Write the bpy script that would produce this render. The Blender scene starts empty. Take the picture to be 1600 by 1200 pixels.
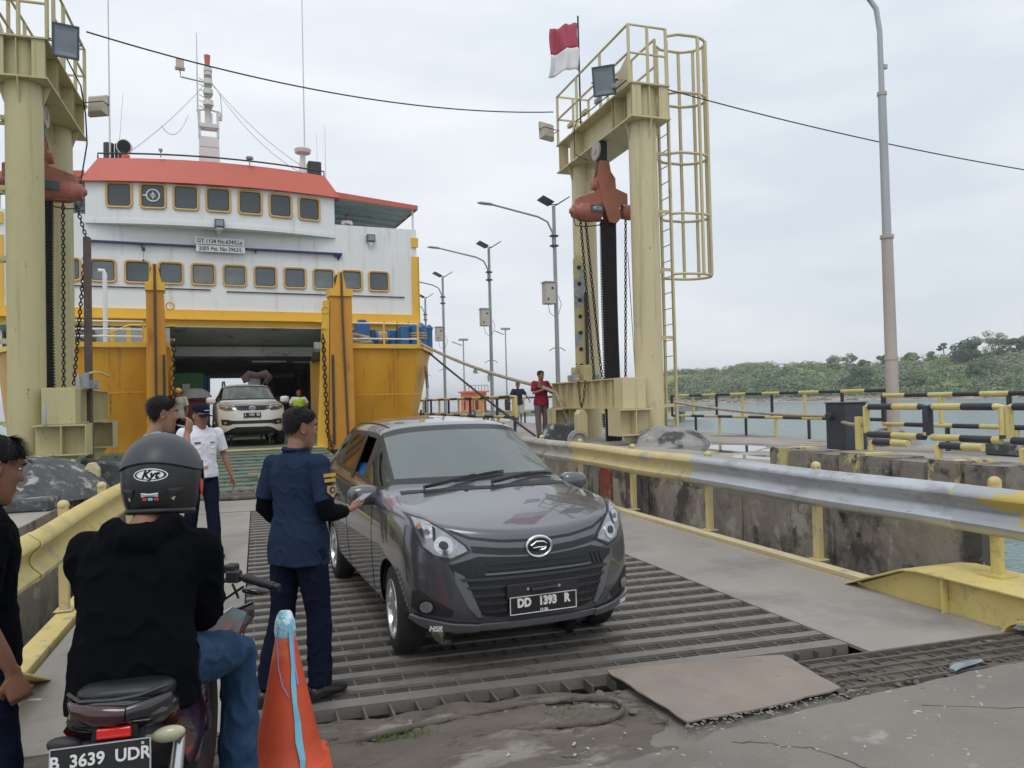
import bpy, bmesh, math, random
from mathutils import Vector, Matrix, Euler, noise
from mathutils.bvhtree import BVHTree
R = math.radians
random.seed(7)
scn = bpy.context.scene
C = scn.collection

# ---------------------------------------------------------------- camera
cam_d = bpy.data.cameras.new('camera'); cam = bpy.data.objects.new('camera', cam_d); C.objects.link(cam)
YAW, ROLL, PIT = R(18.4), R(1.4), math.atan(26.5/1200)
fw = Vector((math.sin(YAW)*math.cos(PIT), math.cos(YAW)*math.cos(PIT), math.sin(PIT)))
r0 = Vector((math.cos(YAW), -math.sin(YAW), 0)); u0 = r0.cross(fw)
rt = r0*math.cos(ROLL) - u0*math.sin(ROLL); up = r0*math.sin(ROLL) + u0*math.cos(ROLL)
cm = Matrix((rt, up, -fw)).transposed().to_4x4(); cm.translation = Vector((0, 0, 1.72))
cam.matrix_world = cm
cam_d.sensor_width = 36; cam_d.lens = 27; cam_d.clip_start = .05; cam_d.clip_end = 9000
scn.camera = cam
scn.render.resolution_x = 1024; scn.render.resolution_y = 768

# ---------------------------------------------------------------- sky and sun
SUN_EL, SUN_AZ = R(58), R(200)
w = bpy.data.worlds.new('World'); scn.world = w; w.use_nodes = True
nt = w.node_tree; N = nt.nodes; Lk = nt.links; N.clear()
out = N.new('ShaderNodeOutputWorld'); bg = N.new('ShaderNodeBackground'); bg.inputs['Strength'].default_value = .1
sky = N.new('ShaderNodeTexSky'); sky.sky_type = 'NISHITA'; sky.sun_disc = False
sky.sun_elevation = SUN_EL; sky.sun_rotation = SUN_AZ; sky.air_density = 1; sky.dust_density = 2
tc = N.new('ShaderNodeTexCoord'); mp = N.new('ShaderNodeMapping'); mp.inputs['Scale'].default_value = (1.0, 1.0, 3.6)
Lk.new(tc.outputs['Generated'], mp.inputs['Vector'])
n1 = N.new('ShaderNodeTexNoise'); n1.inputs['Scale'].default_value = 2.1; n1.inputs['Detail'].default_value = 5; n1.inputs['Roughness'].default_value = .5
Lk.new(mp.outputs['Vector'], n1.inputs['Vector'])
cr = N.new('ShaderNodeValToRGB'); e = cr.color_ramp.elements
e[0].position = .32; e[0].color = (5.9, 6.45, 7.05, 1); e[1].position = .68; e[1].color = (7.95, 8.15, 8.4, 1)
Lk.new(n1.outputs['Fac'], cr.inputs['Fac'])
sep = N.new('ShaderNodeSeparateXYZ'); Lk.new(tc.outputs['Generated'], sep.inputs['Vector'])
mr = N.new('ShaderNodeMapRange'); mr.inputs['From Min'].default_value = 0; mr.inputs['From Max'].default_value = .9
mr.inputs['To Min'].default_value = 1.18; mr.inputs['To Max'].default_value = 1.5
Lk.new(sep.outputs['Z'], mr.inputs['Value'])
vm = N.new('ShaderNodeVectorMath'); vm.operation = 'SCALE'
Lk.new(cr.outputs['Color'], vm.inputs[0]); Lk.new(mr.outputs['Result'], vm.inputs['Scale'])
mx = N.new('ShaderNodeMixRGB'); mx.inputs['Fac'].default_value = .93
Lk.new(sky.outputs['Color'], mx.inputs['Color1']); Lk.new(vm.outputs['Vector'], mx.inputs['Color2'])
Lk.new(mx.outputs['Color'], bg.inputs['Color']); Lk.new(bg.outputs['Background'], out.inputs['Surface'])
sl = bpy.data.lights.new('sun', 'SUN'); sl.energy = .8; sl.angle = R(25); sl.color = (1, .97, .93)
so = bpy.data.objects.new('sun', sl); C.objects.link(so)
sd = Vector((math.sin(SUN_AZ)*math.cos(SUN_EL), math.cos(SUN_AZ)*math.cos(SUN_EL), math.sin(SUN_EL)))
so.rotation_euler = sd.to_track_quat('Z', 'Y').to_euler(); so.location = (0, -20, 40)
scn.view_settings.view_transform = 'Standard'; scn.view_settings.look = 'None'
scn.view_settings.exposure = 0; scn.view_settings.gamma = 1; scn.view_settings.use_curve_mapping = False

# ---------------------------------------------------------------- materials
def mat(name, col, rough=.6, metal=0., var=.12, vs=2.5, spots=(), bump=0., bs=40., coat=0., spec=.5, stretch=None, trans=0., emit=None, alpha=1., rv=.12, sheen=0.):
    """spots: (colour, noise scale, threshold, softness, roughness) patches laid over the base colour"""
    m = bpy.data.materials.new(name); m.use_nodes = True
    t = m.node_tree; n = t.nodes; l = t.links; p = n['Principled BSDF']
    tcn = n.new('ShaderNodeTexCoord'); v = tcn.outputs['Object']
    if stretch:
        q = n.new('ShaderNodeMapping'); q.inputs['Scale'].default_value = stretch; l.new(v, q.inputs['Vector']); v = q.outputs['Vector']
    c = None
    nz = n.new('ShaderNodeTexNoise'); nz.inputs['Scale'].default_value = vs; nz.inputs['Detail'].default_value = 6; nz.inputs['Roughness'].default_value = .62
    l.new(v, nz.inputs['Vector'])
    r = n.new('ShaderNodeValToRGB'); ee = r.color_ramp.elements
    a = tuple(max(0, x*(1-var)) for x in col); b = tuple(min(1, x*(1+var)) for x in col)
    ee[0].position = .3; ee[0].color = (*a, 1); ee[1].position = .7; ee[1].color = (*b, 1)
    l.new(nz.outputs['Fac'], r.inputs['Fac']); c = r.outputs['Color']
    rg = n.new('ShaderNodeMapRange'); rg.inputs['To Min'].default_value = max(0.02, rough-rv); rg.inputs['To Max'].default_value = min(1, rough+rv)
    l.new(nz.outputs['Fac'], rg.inputs['Value']); rr = rg.outputs['Result']
    for i, s in enumerate(spots):
        sc, ss, th, sf = s[:4]
        z = n.new('ShaderNodeTexNoise'); z.inputs['Scale'].default_value = ss; z.inputs['Detail'].default_value = 8; z.inputs['Roughness'].default_value = .65
        o = n.new('ShaderNodeVectorMath'); o.operation = 'ADD'; o.inputs[1].default_value = (i*7.3+3, i*3.1, i*5.7)
        l.new(v, o.inputs[0])
        if len(s) > 5:
            q_ = n.new('ShaderNodeMapping'); q_.inputs['Scale'].default_value = s[5]; l.new(o.outputs[0], q_.inputs['Vector']); l.new(q_.outputs['Vector'], z.inputs['Vector'])
        else: l.new(o.outputs[0], z.inputs['Vector'])
        g = n.new('ShaderNodeMapRange'); g.inputs['From Min'].default_value = th; g.inputs['From Max'].default_value = th+sf
        l.new(z.outputs['Fac'], g.inputs['Value'])
        k = n.new('ShaderNodeMixRGB'); k.inputs['Color2'].default_value = (*sc, 1)
        l.new(g.outputs['Result'], k.inputs['Fac']); l.new(c, k.inputs['Color1']); c = k.outputs['Color']
        if len(s) > 4:
            k2 = n.new('ShaderNodeMix'); l.new(g.outputs['Result'], k2.inputs[0]); l.new(rr, k2.inputs[2]); k2.inputs[3].default_value = s[4]; rr = k2.outputs[0]
    l.new(c, p.inputs['Base Color']); l.new(rr, p.inputs['Roughness'])
    p.inputs['Metallic'].default_value = metal; p.inputs['Specular IOR Level'].default_value = spec
    if coat: p.inputs['Coat Weight'].default_value = coat; p.inputs['Coat Roughness'].default_value = .03
    if trans: p.inputs['Transmission Weight'].default_value = trans
    if sheen: p.inputs['Sheen Weight'].default_value = sheen
    if alpha < 1: p.inputs['Alpha'].default_value = alpha
    if emit: p.inputs['Emission Color'].default_value = (*emit, 1); p.inputs['Emission Strength'].default_value = 1
    if bump:
        bz = n.new('ShaderNodeTexNoise'); bz.inputs['Scale'].default_value = bs; bz.inputs['Detail'].default_value = 5; l.new(v, bz.inputs['Vector'])
        bp = n.new('ShaderNodeBump'); bp.inputs['Strength'].default_value = bump; bp.inputs['Distance'].default_value = .02
        l.new(bz.outputs['Fac'], bp.inputs['Height']); l.new(bp.outputs['Normal'], p.inputs['Normal'])
    return m

RUST = (.13, .045, .02)
M = dict(
 cream=mat('cream paint', (.60, .52, .31), .45, var=.07, vs=1.2, spots=((( .36,.30,.16), 1.6, .6, .25),((.16,.09,.04), 9, .675, .05, .8), ((.30,.27,.16), 5, .62, .12), ((.36,.31,.20), 3.5, .56, .16, .6, (1.6, 1.6, .18)), ((.22,.12,.06), 5, .68, .06, .8, (2.2, 2.2, .12))), bump=.06, bs=25, stretch=(1, 1, .45)),
 cream_worn=mat('cream paint worn to primer', (.48, .41, .20), .5, var=.08, spots=(((.27,.30,.32), 1.7, .50, .03, .5), ((.07,.05,.04), 6, .62, .04, .8)), bump=.08),
 yellow=mat('yellow paint', (.68, .55, .20), .42, var=.08, spots=(((.42,.34,.14), 2.2, .56, .2), ((.12,.07,.03), 11, .655, .04, .85), ((.36,.36,.33), 3.1, .625, .02, .5), ((.46,.37,.16), 5, .57, .12)), bump=.10),
 fyel=mat('ferry hull yellow', (.66, .33, .022), .48, var=.10, vs=.7, spots=(((.50,.24,.03), .9, .52, .25), ((.28,.11,.03), 5, .66, .05, .8), ((.40,.19,.04), 3, .56, .15, .6, (1.6, 1.6, .12))), bump=.35, bs=1.6, stretch=(1, 1, .35)),
 fyel_b=mat('ferry bright yellow', (.80, .47, .05), .45, var=.05, vs=.8, spots=(((.6,.30,.04), 2, .62, .2),)),
 forange=mat('bow ramp orange yellow', (.62, .28, .025), .5, var=.10, spots=(((.3,.12,.04), 2.6, .58, .15), ((.08,.04,.03), 8, .68, .05, .8)), bump=.1, stretch=(1, 1, .3)),
 fwhite=mat('ferry white paint', (.78, .79, .79), .42, var=.03, vs=.5, spots=(((.62,.60,.55), .8, .60, .3), ((.45,.33,.24), 7, .70, .05, .8), ((.60,.56,.50), 2.2, .54, .2, .5, (1.5, 1.5, .16)), ((.42,.27,.17), 4.5, .70, .05, .8, (2, 2, .10))), bump=.10, bs=1.2),
 fred=mat('ferry red roof', (.58, .135, .092), .55, var=.06, spots=(((.46,.12,.1), 1, .55, .3),)),
 blue_line=mat('dark blue trim', (.04, .05, .16), .5),
 navy_hull=mat('navy hull paint', (.03, .035, .10), .5, spots=((RUST, 4, .62, .1),)),
 red_hull=mat('red antifouling paint', (.55, .05, .03), .6, spots=((RUST, 4, .6, .1),)),
 winframe=mat('ochre window gasket', (.60, .38, .12), .5, var=.1),
 darkgrey=mat('dark grey metal', (.05, .052, .055), .5, metal=.3, spots=((RUST, 6, .64, .1, .9),)),
 black=mat('black rubber and plastic', (.014, .014, .016), .5, var=.2, rv=.1),
 chain=mat('greasy black chain', (.028, .026, .028), .5, metal=.5, spots=((RUST, 12, .6, .1, .9),)),
 rustchain=mat('rusty chain', (.11, .06, .035), .8, metal=.3, var=.3, vs=20),
 galv=mat('galvanised steel', (.52, .545, .575), .38, metal=.55, var=.14, vs=3, spots=(((.62,.61,.58), 1.2, .56, .1, .6), ((.18,.14,.11), 6, .64, .06, .8), ((.36,.37,.38), 2.4, .56, .1, .5), ((.50,.50,.48), 14, .72, .03, .6)), bump=.06, bs=20, stretch=(1, .5, 1)),
 galv_dirty=mat('dusty galvanised steel', (.42, .40, .36), .6, metal=.2, var=.2, vs=3, spots=(((.20,.17,.14), 3, .55, .15, .8),), bump=.1),
 pole=mat('pole grey', (.30, .31, .32), .5, metal=.3, var=.1, stretch=(1, 1, .3), spots=(((.42,.40,.36), 1.4, .5, .3),)),
 pole_b=mat('beige pole paint', (.46, .40, .36), .6, var=.1, stretch=(1, 1, .3), spots=((RUST, 8, .72, .04, .8),)),
 pole_top=mat('galvanised pole section', (.40, .42, .44), .4, metal=.4, stretch=(1, 1, .3)),
 hoist=mat('hoist orange red', (.37, .135, .09), .55, var=.14, vs=4, spots=(((.10,.05,.04), 3.0, .60, .12, .8), ((.5,.26,.2), 8, .66, .1)), bump=.1),
 lampgrey=mat('floodlight body grey', (.10, .12, .14), .4, metal=.3),
 lampglass=mat('floodlight glass', (.22, .27, .30), .12, var=.1, spec=.8),
 lamptan=mat('floodlight back tan', (.52, .47, .40), .6),
 conc=mat('quay concrete', (.30, .285, .26), .85, var=.18, vs=1.1, spots=(((.18,.165,.15), .8, .52, .12), ((.42,.38,.32), 2.6, .60, .10), ((.08,.075,.07), 9, .68, .04)), bump=.35, bs=18),
 ramp_conc=mat('worn ramp plate', (.315, .29, .26), .72, var=.10, vs=.8, spots=(((.22,.20,.18), 50, .60, .1), ((.20,.19,.175), .9, .50, .2), ((.11,.095,.08), 5.5, .70, .05), ((.33,.32,.30), 3.5, .62, .15)), bump=.12, bs=60),
 wall_stain=mat('stained quay wall', (.30, .265, .225), .9, var=.3, vs=1.6, spots=(((.10,.092,.085), 1.1, .52, .07), ((.45,.42,.37), 2.4, .57, .05), ((.42,.36,.28), .7, .60, .04), ((.20,.08,.06), 1.3, .68, .04), ((.035,.035,.035), 3.7, .60, .08)), bump=1., bs=9, stretch=(1, 1, .8)),
 mound=mat('mound concrete', (.30, .29, .27), .9, var=.25, vs=3, spots=(((.07,.075,.08), 2.0, .50, .08), ((.48,.47,.45), 5, .58, .08)), bump=.8, bs=6),
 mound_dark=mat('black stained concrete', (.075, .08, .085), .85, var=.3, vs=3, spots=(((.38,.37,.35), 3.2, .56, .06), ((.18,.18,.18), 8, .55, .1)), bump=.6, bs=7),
 kerb=mat('kerb block concrete', (.22, .195, .165), .92, var=.22, vs=5, spots=(((.07,.062,.055), 3, .50, .12), ((.36,.33,.27), 6, .60, .06)), bump=.6, bs=20),
 kerb_y=mat('kerb block with yellow traces', (.25, .22, .17), .92, var=.2, vs=5, spots=(((.55,.46,.22), 2.2, .50, .04), ((.07,.062,.055), 4, .53, .08)), bump=.6, bs=20),
 steelbar=mat('polished steel strip', (.235, .22, .20), .55, metal=.35, var=.12, vs=5, spots=(((.14,.12,.10), 3.5, .56, .12, .8),), bump=.1, bs=60),
 grate=mat('rusty grate bars', (.13, .113, .097), .75, metal=.2, var=.25, vs=7, spots=(((.24,.22,.2), 5, .6, .1),)),
 void=mat('dirt under the grating', (.075, .066, .058), .95, var=.4, vs=4, bump=.5),
 rustplate=mat('rusty plate', (.27, .225, .19), .78, metal=.1, var=.14, vs=2.5, spots=(((.26,.16,.10), 2.2, .54, .14), ((.09,.06,.045), 13, .66, .05)), bump=.15, bs=40),
 mud=mat('dried mud', (.12, .10, .085), .95, var=.3, vs=5, spots=(((.27,.24,.2), 2.6, .56, .1), ((.05,.045,.04), 7, .58, .1)), bump=1., bs=25),
 ground=mat('foreground concrete', (.190, .172, .150), .85, var=.14, vs=1.4, spots=(((.27,.25,.22), 75, .60, .08), ((.09,.08,.07), 60, .64, .06), ((.15,.14,.125), 1.3, .53, .12), ((.30,.29,.27), 3.2, .58, .12), ((.06,.055,.05), 16, .71, .03), ((.12,.105,.09), 5, .64, .05)), bump=.35, bs=30),
 sand=mat('beach rock', (.34, .29, .24), .95, var=.3, vs=.2, spots=(((.14,.12,.10), .3, .5, .1),), bump=.6, bs=1),
 green_deck=mat('green ferry deck', (.13, .185, .135), .8, var=.2, vs=2, spots=(((.20,.19,.16), 1.3, .50, .15), ((.05,.055,.045), 4, .56, .1)), bump=.4, bs=12),
 interior=mat('ferry interior grey green', (.44, .48, .465), .65, var=.12, vs=.6, spots=(((.08,.09,.09), 1.5, .55, .2),)),
 interior_wall=mat('ferry interior wall', (.30, .32, .31), .65, var=.1, spots=(((.1,.09,.08), 2, .58, .15),)),
 rope=mat('mooring rope', (.40, .33, .24), .95, var=.25, vs=14, bump=1, bs=50),
 rope_dk=mat('dark wire rope', (.05, .045, .045), .8),
 cable=mat('black cable', (.025, .025, .03), .7),
 blue=mat('blue machinery', (.03, .13, .30), .5, var=.15, spots=(((.02,.06,.14), 3, .55, .1),)),
 rail_y=mat('rail yellow', (.62, .52, .20), .5, var=.12, vs=6, spots=(((.3,.2,.1), 9, .68, .05, .8), ((.45,.42,.36), 4, .64, .08))),
 rail_k=mat('rail black', (.035, .037, .05), .5, var=.2, vs=6, spots=(((.22,.13,.08), 7, .66, .05, .8),)),
 white=mat('white enamel', (.75, .76, .76), .4, var=.04),
 offw=mat('weathered white mast', (.62, .63, .62), .55, var=.08, spots=(((.42,.38,.32), 4, .68, .1),)),
 orange=mat('orange paint', (.75, .19, .07), .6),
 red=mat('bright red', (.60, .05, .04), .5),
 glass=mat('dark cabin glass', (.045, .06, .068), .10, var=.25, vs=.6, spec=.7, rv=.03),
 glass_b=mat('grey frosted glass', (.19, .20, .20), .35, var=.2, vs=2),
 canopy=mat('canopy underside', (.55, .61, .60), .7, var=.08),
 boxm=mat('control box beige', (.50, .46, .40), .6, var=.06),
 panel=mat('solar panel', (.02, .022, .03), .25),
 flagr=mat('flag red cloth', (.44, .08, .12), .8, var=.06),
 flagw=mat('flag white cloth', (.74, .74, .76), .8, var=.04),
 darkred=mat('dark red cloth', (.12, .03, .025), .8),
 green_truck=mat('truck green panel', (.07, .24, .085), .6, var=.1),
 tarp=mat('grey tarpaulin', (.13, .13, .13), .8, var=.2, bump=.3),
 lettering=mat('black lettering', (.02, .02, .03), .6),
 brownletter=mat('brown painted letters', (.13, .04, .02), .7, spots=(((.5,.25,.03), 6, .6, .05),)),
 wlettering=mat('white lettering', (.72, .72, .7), .5),
 plank=mat('raw plank', (.42, .28, .15), .85, var=.15),
 railcream=mat('dull cream rail paint', (.60, .49, .235), .5, var=.1, vs=3, spots=(((.40,.37,.32), 3.2, .585, .04, .6), ((.14,.09,.06), 9, .68, .04, .8), ((.46,.40,.26), 1.3, .55, .15)), bump=.08, bs=20),
 chan=mat('pale cream channel paint', (.66, .56, .34), .5, var=.08, spots=(((.3,.24,.16), 7, .64, .06),)),
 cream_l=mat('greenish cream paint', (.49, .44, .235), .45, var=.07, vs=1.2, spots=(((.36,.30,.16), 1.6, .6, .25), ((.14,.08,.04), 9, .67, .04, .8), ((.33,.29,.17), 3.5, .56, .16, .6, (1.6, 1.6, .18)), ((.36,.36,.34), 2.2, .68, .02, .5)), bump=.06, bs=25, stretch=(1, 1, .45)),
 leafdry=mat('dry scrap', (.45, .42, .36), .9, var=.2),
)

# ---------------------------------------------------------------- object helpers
WM = {}
def tagp(o, label, cat, group=None, kind=None):
    if label: o['label'] = label
    if cat: o['category'] = cat
    if group: o['group'] = group
    if kind: o['kind'] = kind
    return o
def thing(name, label, cat, loc=(0, 0, 0), rz=0., group=None):
    o = bpy.data.objects.new(name, None); C.objects.link(o); o.empty_display_size = .2
    o.location = loc; o.rotation_euler = (0, 0, rz)
    WM[o] = Matrix.Translation(Vector(loc)) @ Matrix.Rotation(rz, 4, 'Z')
    return tagp(o, label, cat, group)
def link(me, name, parent=None, local=True):
    """local: mesh coordinates are in the root thing's frame; otherwise in world coordinates"""
    o = bpy.data.objects.new(name, me); C.objects.link(o)
    if parent is None: WM[o] = Matrix.Identity(4); return o
    o.parent = parent
    if parent.type == 'MESH' and local: WM[o] = WM[parent]; return o
    if not local:
        o.matrix_parent_inverse = WM[parent].inverted(); WM[o] = Matrix.Identity(4)
    else: WM[o] = WM[parent]
    return o

class MB:
    def __init__(s): s.v = []; s.f = []; s.mi = []; s.m = 0; s.T = None
    def add(s, vs, fs):
        b = len(s.v)
        if s.T is not None: vs = [s.T @ Vector(p) for p in vs]
        s.v += [tuple(p) for p in vs]; s.f += [tuple(i+b for i in f) for f in fs]; s.mi += [s.m]*len(fs); return s
    def box(s, x0, x1, y0, y1, z0, z1):
        if x0 > x1: x0, x1 = x1, x0
        if y0 > y1: y0, y1 = y1, y0
        if z0 > z1: z0, z1 = z1, z0
        v = [(x, y, z) for z in (z0, z1) for y in (y0, y1) for x in (x0, x1)]
        return s.add(v, [(0, 2, 3, 1), (4, 5, 7, 6), (0, 1, 5, 4), (1, 3, 7, 5), (3, 2, 6, 7), (2, 0, 4, 6)])
    def obox(s, c, sz, rot=(0, 0, 0)):
        Q = Matrix.Translation(Vector(c)) @ Euler(rot).to_matrix().to_4x4(); a, b, d = sz[0]/2, sz[1]/2, sz[2]/2
        v = [Q @ Vector((x, y, z)) for z in (-d, d) for y in (-b, b) for x in (-a, a)]
        return s.add(v, [(0, 2, 3, 1), (4, 5, 7, 6), (0, 1, 5, 4), (1, 3, 7, 5), (3, 2, 6, 7), (2, 0, 4, 6)])
    def loft(s, rings, cap=True, closed=False):
        n = len(rings[0]); vs = [p for r in rings for p in r]; fs = []
        m = len(rings)
        for i in range(m if closed else m-1):
            a, b = i*n, ((i+1) % m)*n
            for j in range(n):
                k = (j+1) % n; fs.append((a+j, a+k, b+k, b+j))
        if cap and not closed: fs.append(tuple(range(n-1, -1, -1))); fs.append(tuple((m-1)*n+j for j in range(n)))
        return s.add(vs, fs)
    def tube(s, pts, r, n=8, cap=True, closed=False, flat=1.):
        P = [Vector(p) for p in pts]; rings = []; m = len(P)
        rr = r if isinstance(r, (list, tuple)) else [r]*m
        ref = None
        for i, p in enumerate(P):
            a = P[i-1] if (i > 0 or closed) else p; b = P[(i+1) % m] if (i < m-1 or closed) else p
            t = (b-a)
            if t.length < 1e-9: t = Vector((0, 0, 1))
            t.normalize()
            if ref is None:
                ref = Vector((0, 0, 1)) if abs(t.z) < .9 else Vector((0, 1, 0))
                ref = (ref - t*ref.dot(t)).normalized()
            else:
                q = ref - t*ref.dot(t)
                if q.length > 1e-6: ref = q.normalized()
            bn = t.cross(ref)
            rings.append([p + (bn*math.cos(2*math.pi*j/n) + ref*math.sin(2*math.pi*j/n)*flat)*rr[i] for j in range(n)])
        return s.loft(rings, cap, closed)
    def cyl(s, p0, p1, r0, r1=None, n=14, cap=True): return s.tube([p0, p1], [r0, r0 if r1 is None else r1], n, cap)
    def prism(s, poly, ax, a, b):
        """extrude a 2D polygon along ax (0 x: poly is (y,z); 1 y: (x,z); 2 z: (x,y))"""
        def mk(p, h): return (h, p[0], p[1]) if ax == 0 else ((p[0], h, p[1]) if ax == 1 else (p[0], p[1], h))
        n = len(poly); v = [mk(p, a) for p in poly]+[mk(p, b) for p in poly]
        f = [tuple(range(n-1, -1, -1)), tuple(range(n, 2*n))]+[(j, (j+1) % n, n+(j+1) % n, n+j) for j in range(n)]
        return s.add(v, f)
    def ell(s, c, r, n=12, m=8, rot=None):
        c = Vector(c); vs = []; q = Euler(rot).to_matrix() if rot else None
        for i in range(1, m):
            th = math.pi*i/m
            for j in range(n):
                a = 2*math.pi*j/n; p = Vector((r[0]*math.sin(th)*math.cos(a), r[1]*math.sin(th)*math.sin(a), r[2]*math.cos(th)))
                vs.append(c + (q @ p if q else p))
        t = Vector((0, 0, r[2])); t = q @ t if q else t
        vs += [c+t, c-t]; T, B = len(vs)-2, len(vs)-1; fs = []
        for i in range(m-2):
            for j in range(n):
                k = (j+1) % n; fs.append((i*n+j, (i+1)*n+j, (i+1)*n+k, i*n+k))
        for j in range(n):
            k = (j+1) % n; fs.append((T, j, k)); fs.append((B, (m-2)*n+k, (m-2)*n+j))
        return s.add(vs, fs)
    def torus(s, c, R0, r, ax=2, n=16, m=6, sx=1., sy=1.):
        pts = []
        for i in range(n):
            a = 2*math.pi*i/n; u, v = R0*math.cos(a)*sx, R0*math.sin(a)*sy
            pts.append(Vector(c)+Vector(((0, u, v), (u, 0, v), (u, v, 0))[ax]))
        return s.tube(pts, r, m, closed=True)
    def mesh(s, name, mats, smooth=None, bevel=0., seg=1):
        me = bpy.data.meshes.new(name); me.from_pydata(s.v, [], s.f)
        for q in (mats if isinstance(mats, (list, tuple)) else [mats]): me.materials.append(q)
        me.polygons.foreach_set('material_index', s.mi)
        bm = bmesh.new(); bm.from_mesh(me)
        bmesh.ops.recalc_face_normals(bm, faces=bm.faces)
        if bevel:
            ed = [x for x in bm.edges if len(x.link_faces) == 2 and x.calc_face_angle(0) > R(40)]
            bmesh.ops.bevel(bm, geom=ed, offset=bevel, segments=seg, affect='EDGES', clamp_overlap=True)
        bm.to_mesh(me); bm.free()
        if smooth:
            me.polygons.foreach_set('use_smooth', [True]*len(me.polygons)); me.set_sharp_from_angle(angle=R(smooth))
        me.update(); return me
    def build(s, name, mats, parent=None, local=False, smooth=None, bevel=0., seg=1):
        return link(s.mesh(name, mats, smooth, bevel, seg), name, parent, local)

def struct(o, label=None): o['kind'] = 'structure'; return o
def copy_tree(o, parent=None):
    c = o.copy(); C.objects.link(c); WM[c] = WM[o].copy()
    if parent is not None: c.parent = parent
    for ch in o.children: copy_tree(ch, c)
    return c
def chain_pts(m, p0, p1, link=.06, r=.008, wd=.02, sag=0.):
    """a run of links between two points, alternately turned"""
    p0, p1 = Vector(p0), Vector(p1); L = (p1-p0).length; n = max(2, int(L/(link*.78))); d = (p1-p0).normalized()
    s1 = d.cross(Vector((0, 1, .1))).normalized(); s2 = d.cross(s1)
    for i in range(n):
        t = (i+.5)/n; c = p0.lerp(p1, t); c.z -= sag*4*t*(1-t); sd_ = s1 if i % 2 else s2
        ring = [c + d*(link*.5*math.cos(a)) + sd_*(wd*math.sin(a)) for a in [2*math.pi*k/8 for k in range(8)]]
        m.tube(ring, r, 4, closed=True)
    return m
def text_obj(s, size, mt, name, parent, M4, local=False, extrude=.002, shear=0., bold=0., sx=1.):
    cu = bpy.data.curves.new(name, 'FONT'); cu.body = s; cu.size = size; cu.extrude = extrude; cu.align_x = 'CENTER'; cu.align_y = 'CENTER'
    cu.shear = shear; cu.offset = bold; cu.resolution_u = 3
    tmp = bpy.data.objects.new(name, cu); C.objects.link(tmp); bpy.context.view_layer.update()
    me = bpy.data.meshes.new_from_object(tmp.evaluated_get(bpy.context.evaluated_depsgraph_get()))
    bpy.data.objects.remove(tmp); bpy.data.curves.remove(cu)
    me.name = name; me.materials.clear(); me.materials.append(mt)
    me.transform(M4 @ Matrix.Diagonal((sx, 1, 1, 1)))
    return link(me, name, parent, local)
FRONT = Matrix.Rotation(R(90), 4, 'X')          # text standing up, read from -Y
def sag_line(a, b, sag, n=16):
    a, b = Vector(a), Vector(b); o = []
    for i in range(n+1):
        t = i/n; p = a.lerp(b, t); p.z -= 4*sag*t*(1-t); o.append(p)
    return o
# ================================================================ SETTING
rnd = random.Random(3)
# sea
def sea():
    m = bpy.data.materials.new('sea water'); m.use_nodes = True; t = m.node_tree; n = t.nodes; l = t.links; p = n['Principled BSDF']
    p.inputs['Base Color'].default_value = (.15, .22, .22, 1); p.inputs['Roughness'].default_value = .16; p.inputs['IOR'].default_value = 1.33
    tc = n.new('ShaderNodeTexCoord'); prev = None
    for sc, st, dist, strch in ((.22, .7, .9, (1, 1.6, 1)), (1.1, 1., .30, (1, 1.5, 1)), (4.2, .9, .07, (1, 1.3, 1))):
        mp = n.new('ShaderNodeMapping'); mp.inputs['Scale'].default_value = strch; mp.inputs['Rotation'].default_value = (0, 0, .5+sc*.1); l.new(tc.outputs['Object'], mp.inputs['Vector'])
        z = n.new('ShaderNodeTexNoise'); z.inputs['Scale'].default_value = sc; z.inputs['Detail'].default_value = 4; l.new(mp.outputs['Vector'], z.inputs['Vector'])
        b = n.new('ShaderNodeBump'); b.inputs['Strength'].default_value = st; b.inputs['Distance'].default_value = dist; l.new(z.outputs['Fac'], b.inputs['Height'])
        if prev: l.new(prev.outputs['Normal'], b.inputs['Normal'])
        prev = b
    l.new(prev.outputs['Normal'], p.inputs['Normal'])
    return m
M['sea'] = sea()
b = MB(); b.add([(-3000, -200, -1.65), (4500, -200, -1.65), (4500, 6500, -1.65), (-3000, 6500, -1.65)], [(0, 1, 2, 3)])
struct(b.build('sea', M['sea']))

# quay masses either side of the ramp slot
b = MB(); b.box(5.8, 6.02, 4.95, 16.5, -2.6, .8); struct(b.build('quay_wall', M['wall_stain']))
b = MB(); b.box(6.021, 10.9, 4.96, 16.5, .46, .799); struct(b.build('quay_deck', M['conc']))
for px_, py_ in ((10.4, 7.0), (10.4, 10.5), (10.4, 14.0), (8.3, 14.0), (8.3, 10.5)):
    b = MB(); b.cyl((px_, py_, -2.6), (px_, py_, .459), .28, n=16); struct(b.build('pile', M['wall_stain'], smooth=50))
b = MB(); b.box(6.6, 10.9, 19.002, 190, .25, .79); b.box(6.1, 10.9, 16.502, 19, -2.6, .79)
for yy in range(20, 190, 6): b.box(6.9, 7.4, yy, yy+.5, -2.6, .249); b.box(10.2, 10.7, yy, yy+.5, -2.6, .249)
struct(b.build('pier', M['conc']))
b = MB(); b.box(-9, -2.5, 5.6, 17.6, -2.6, .45); struct(b.build('quay_wall', M['wall_stain']))
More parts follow.
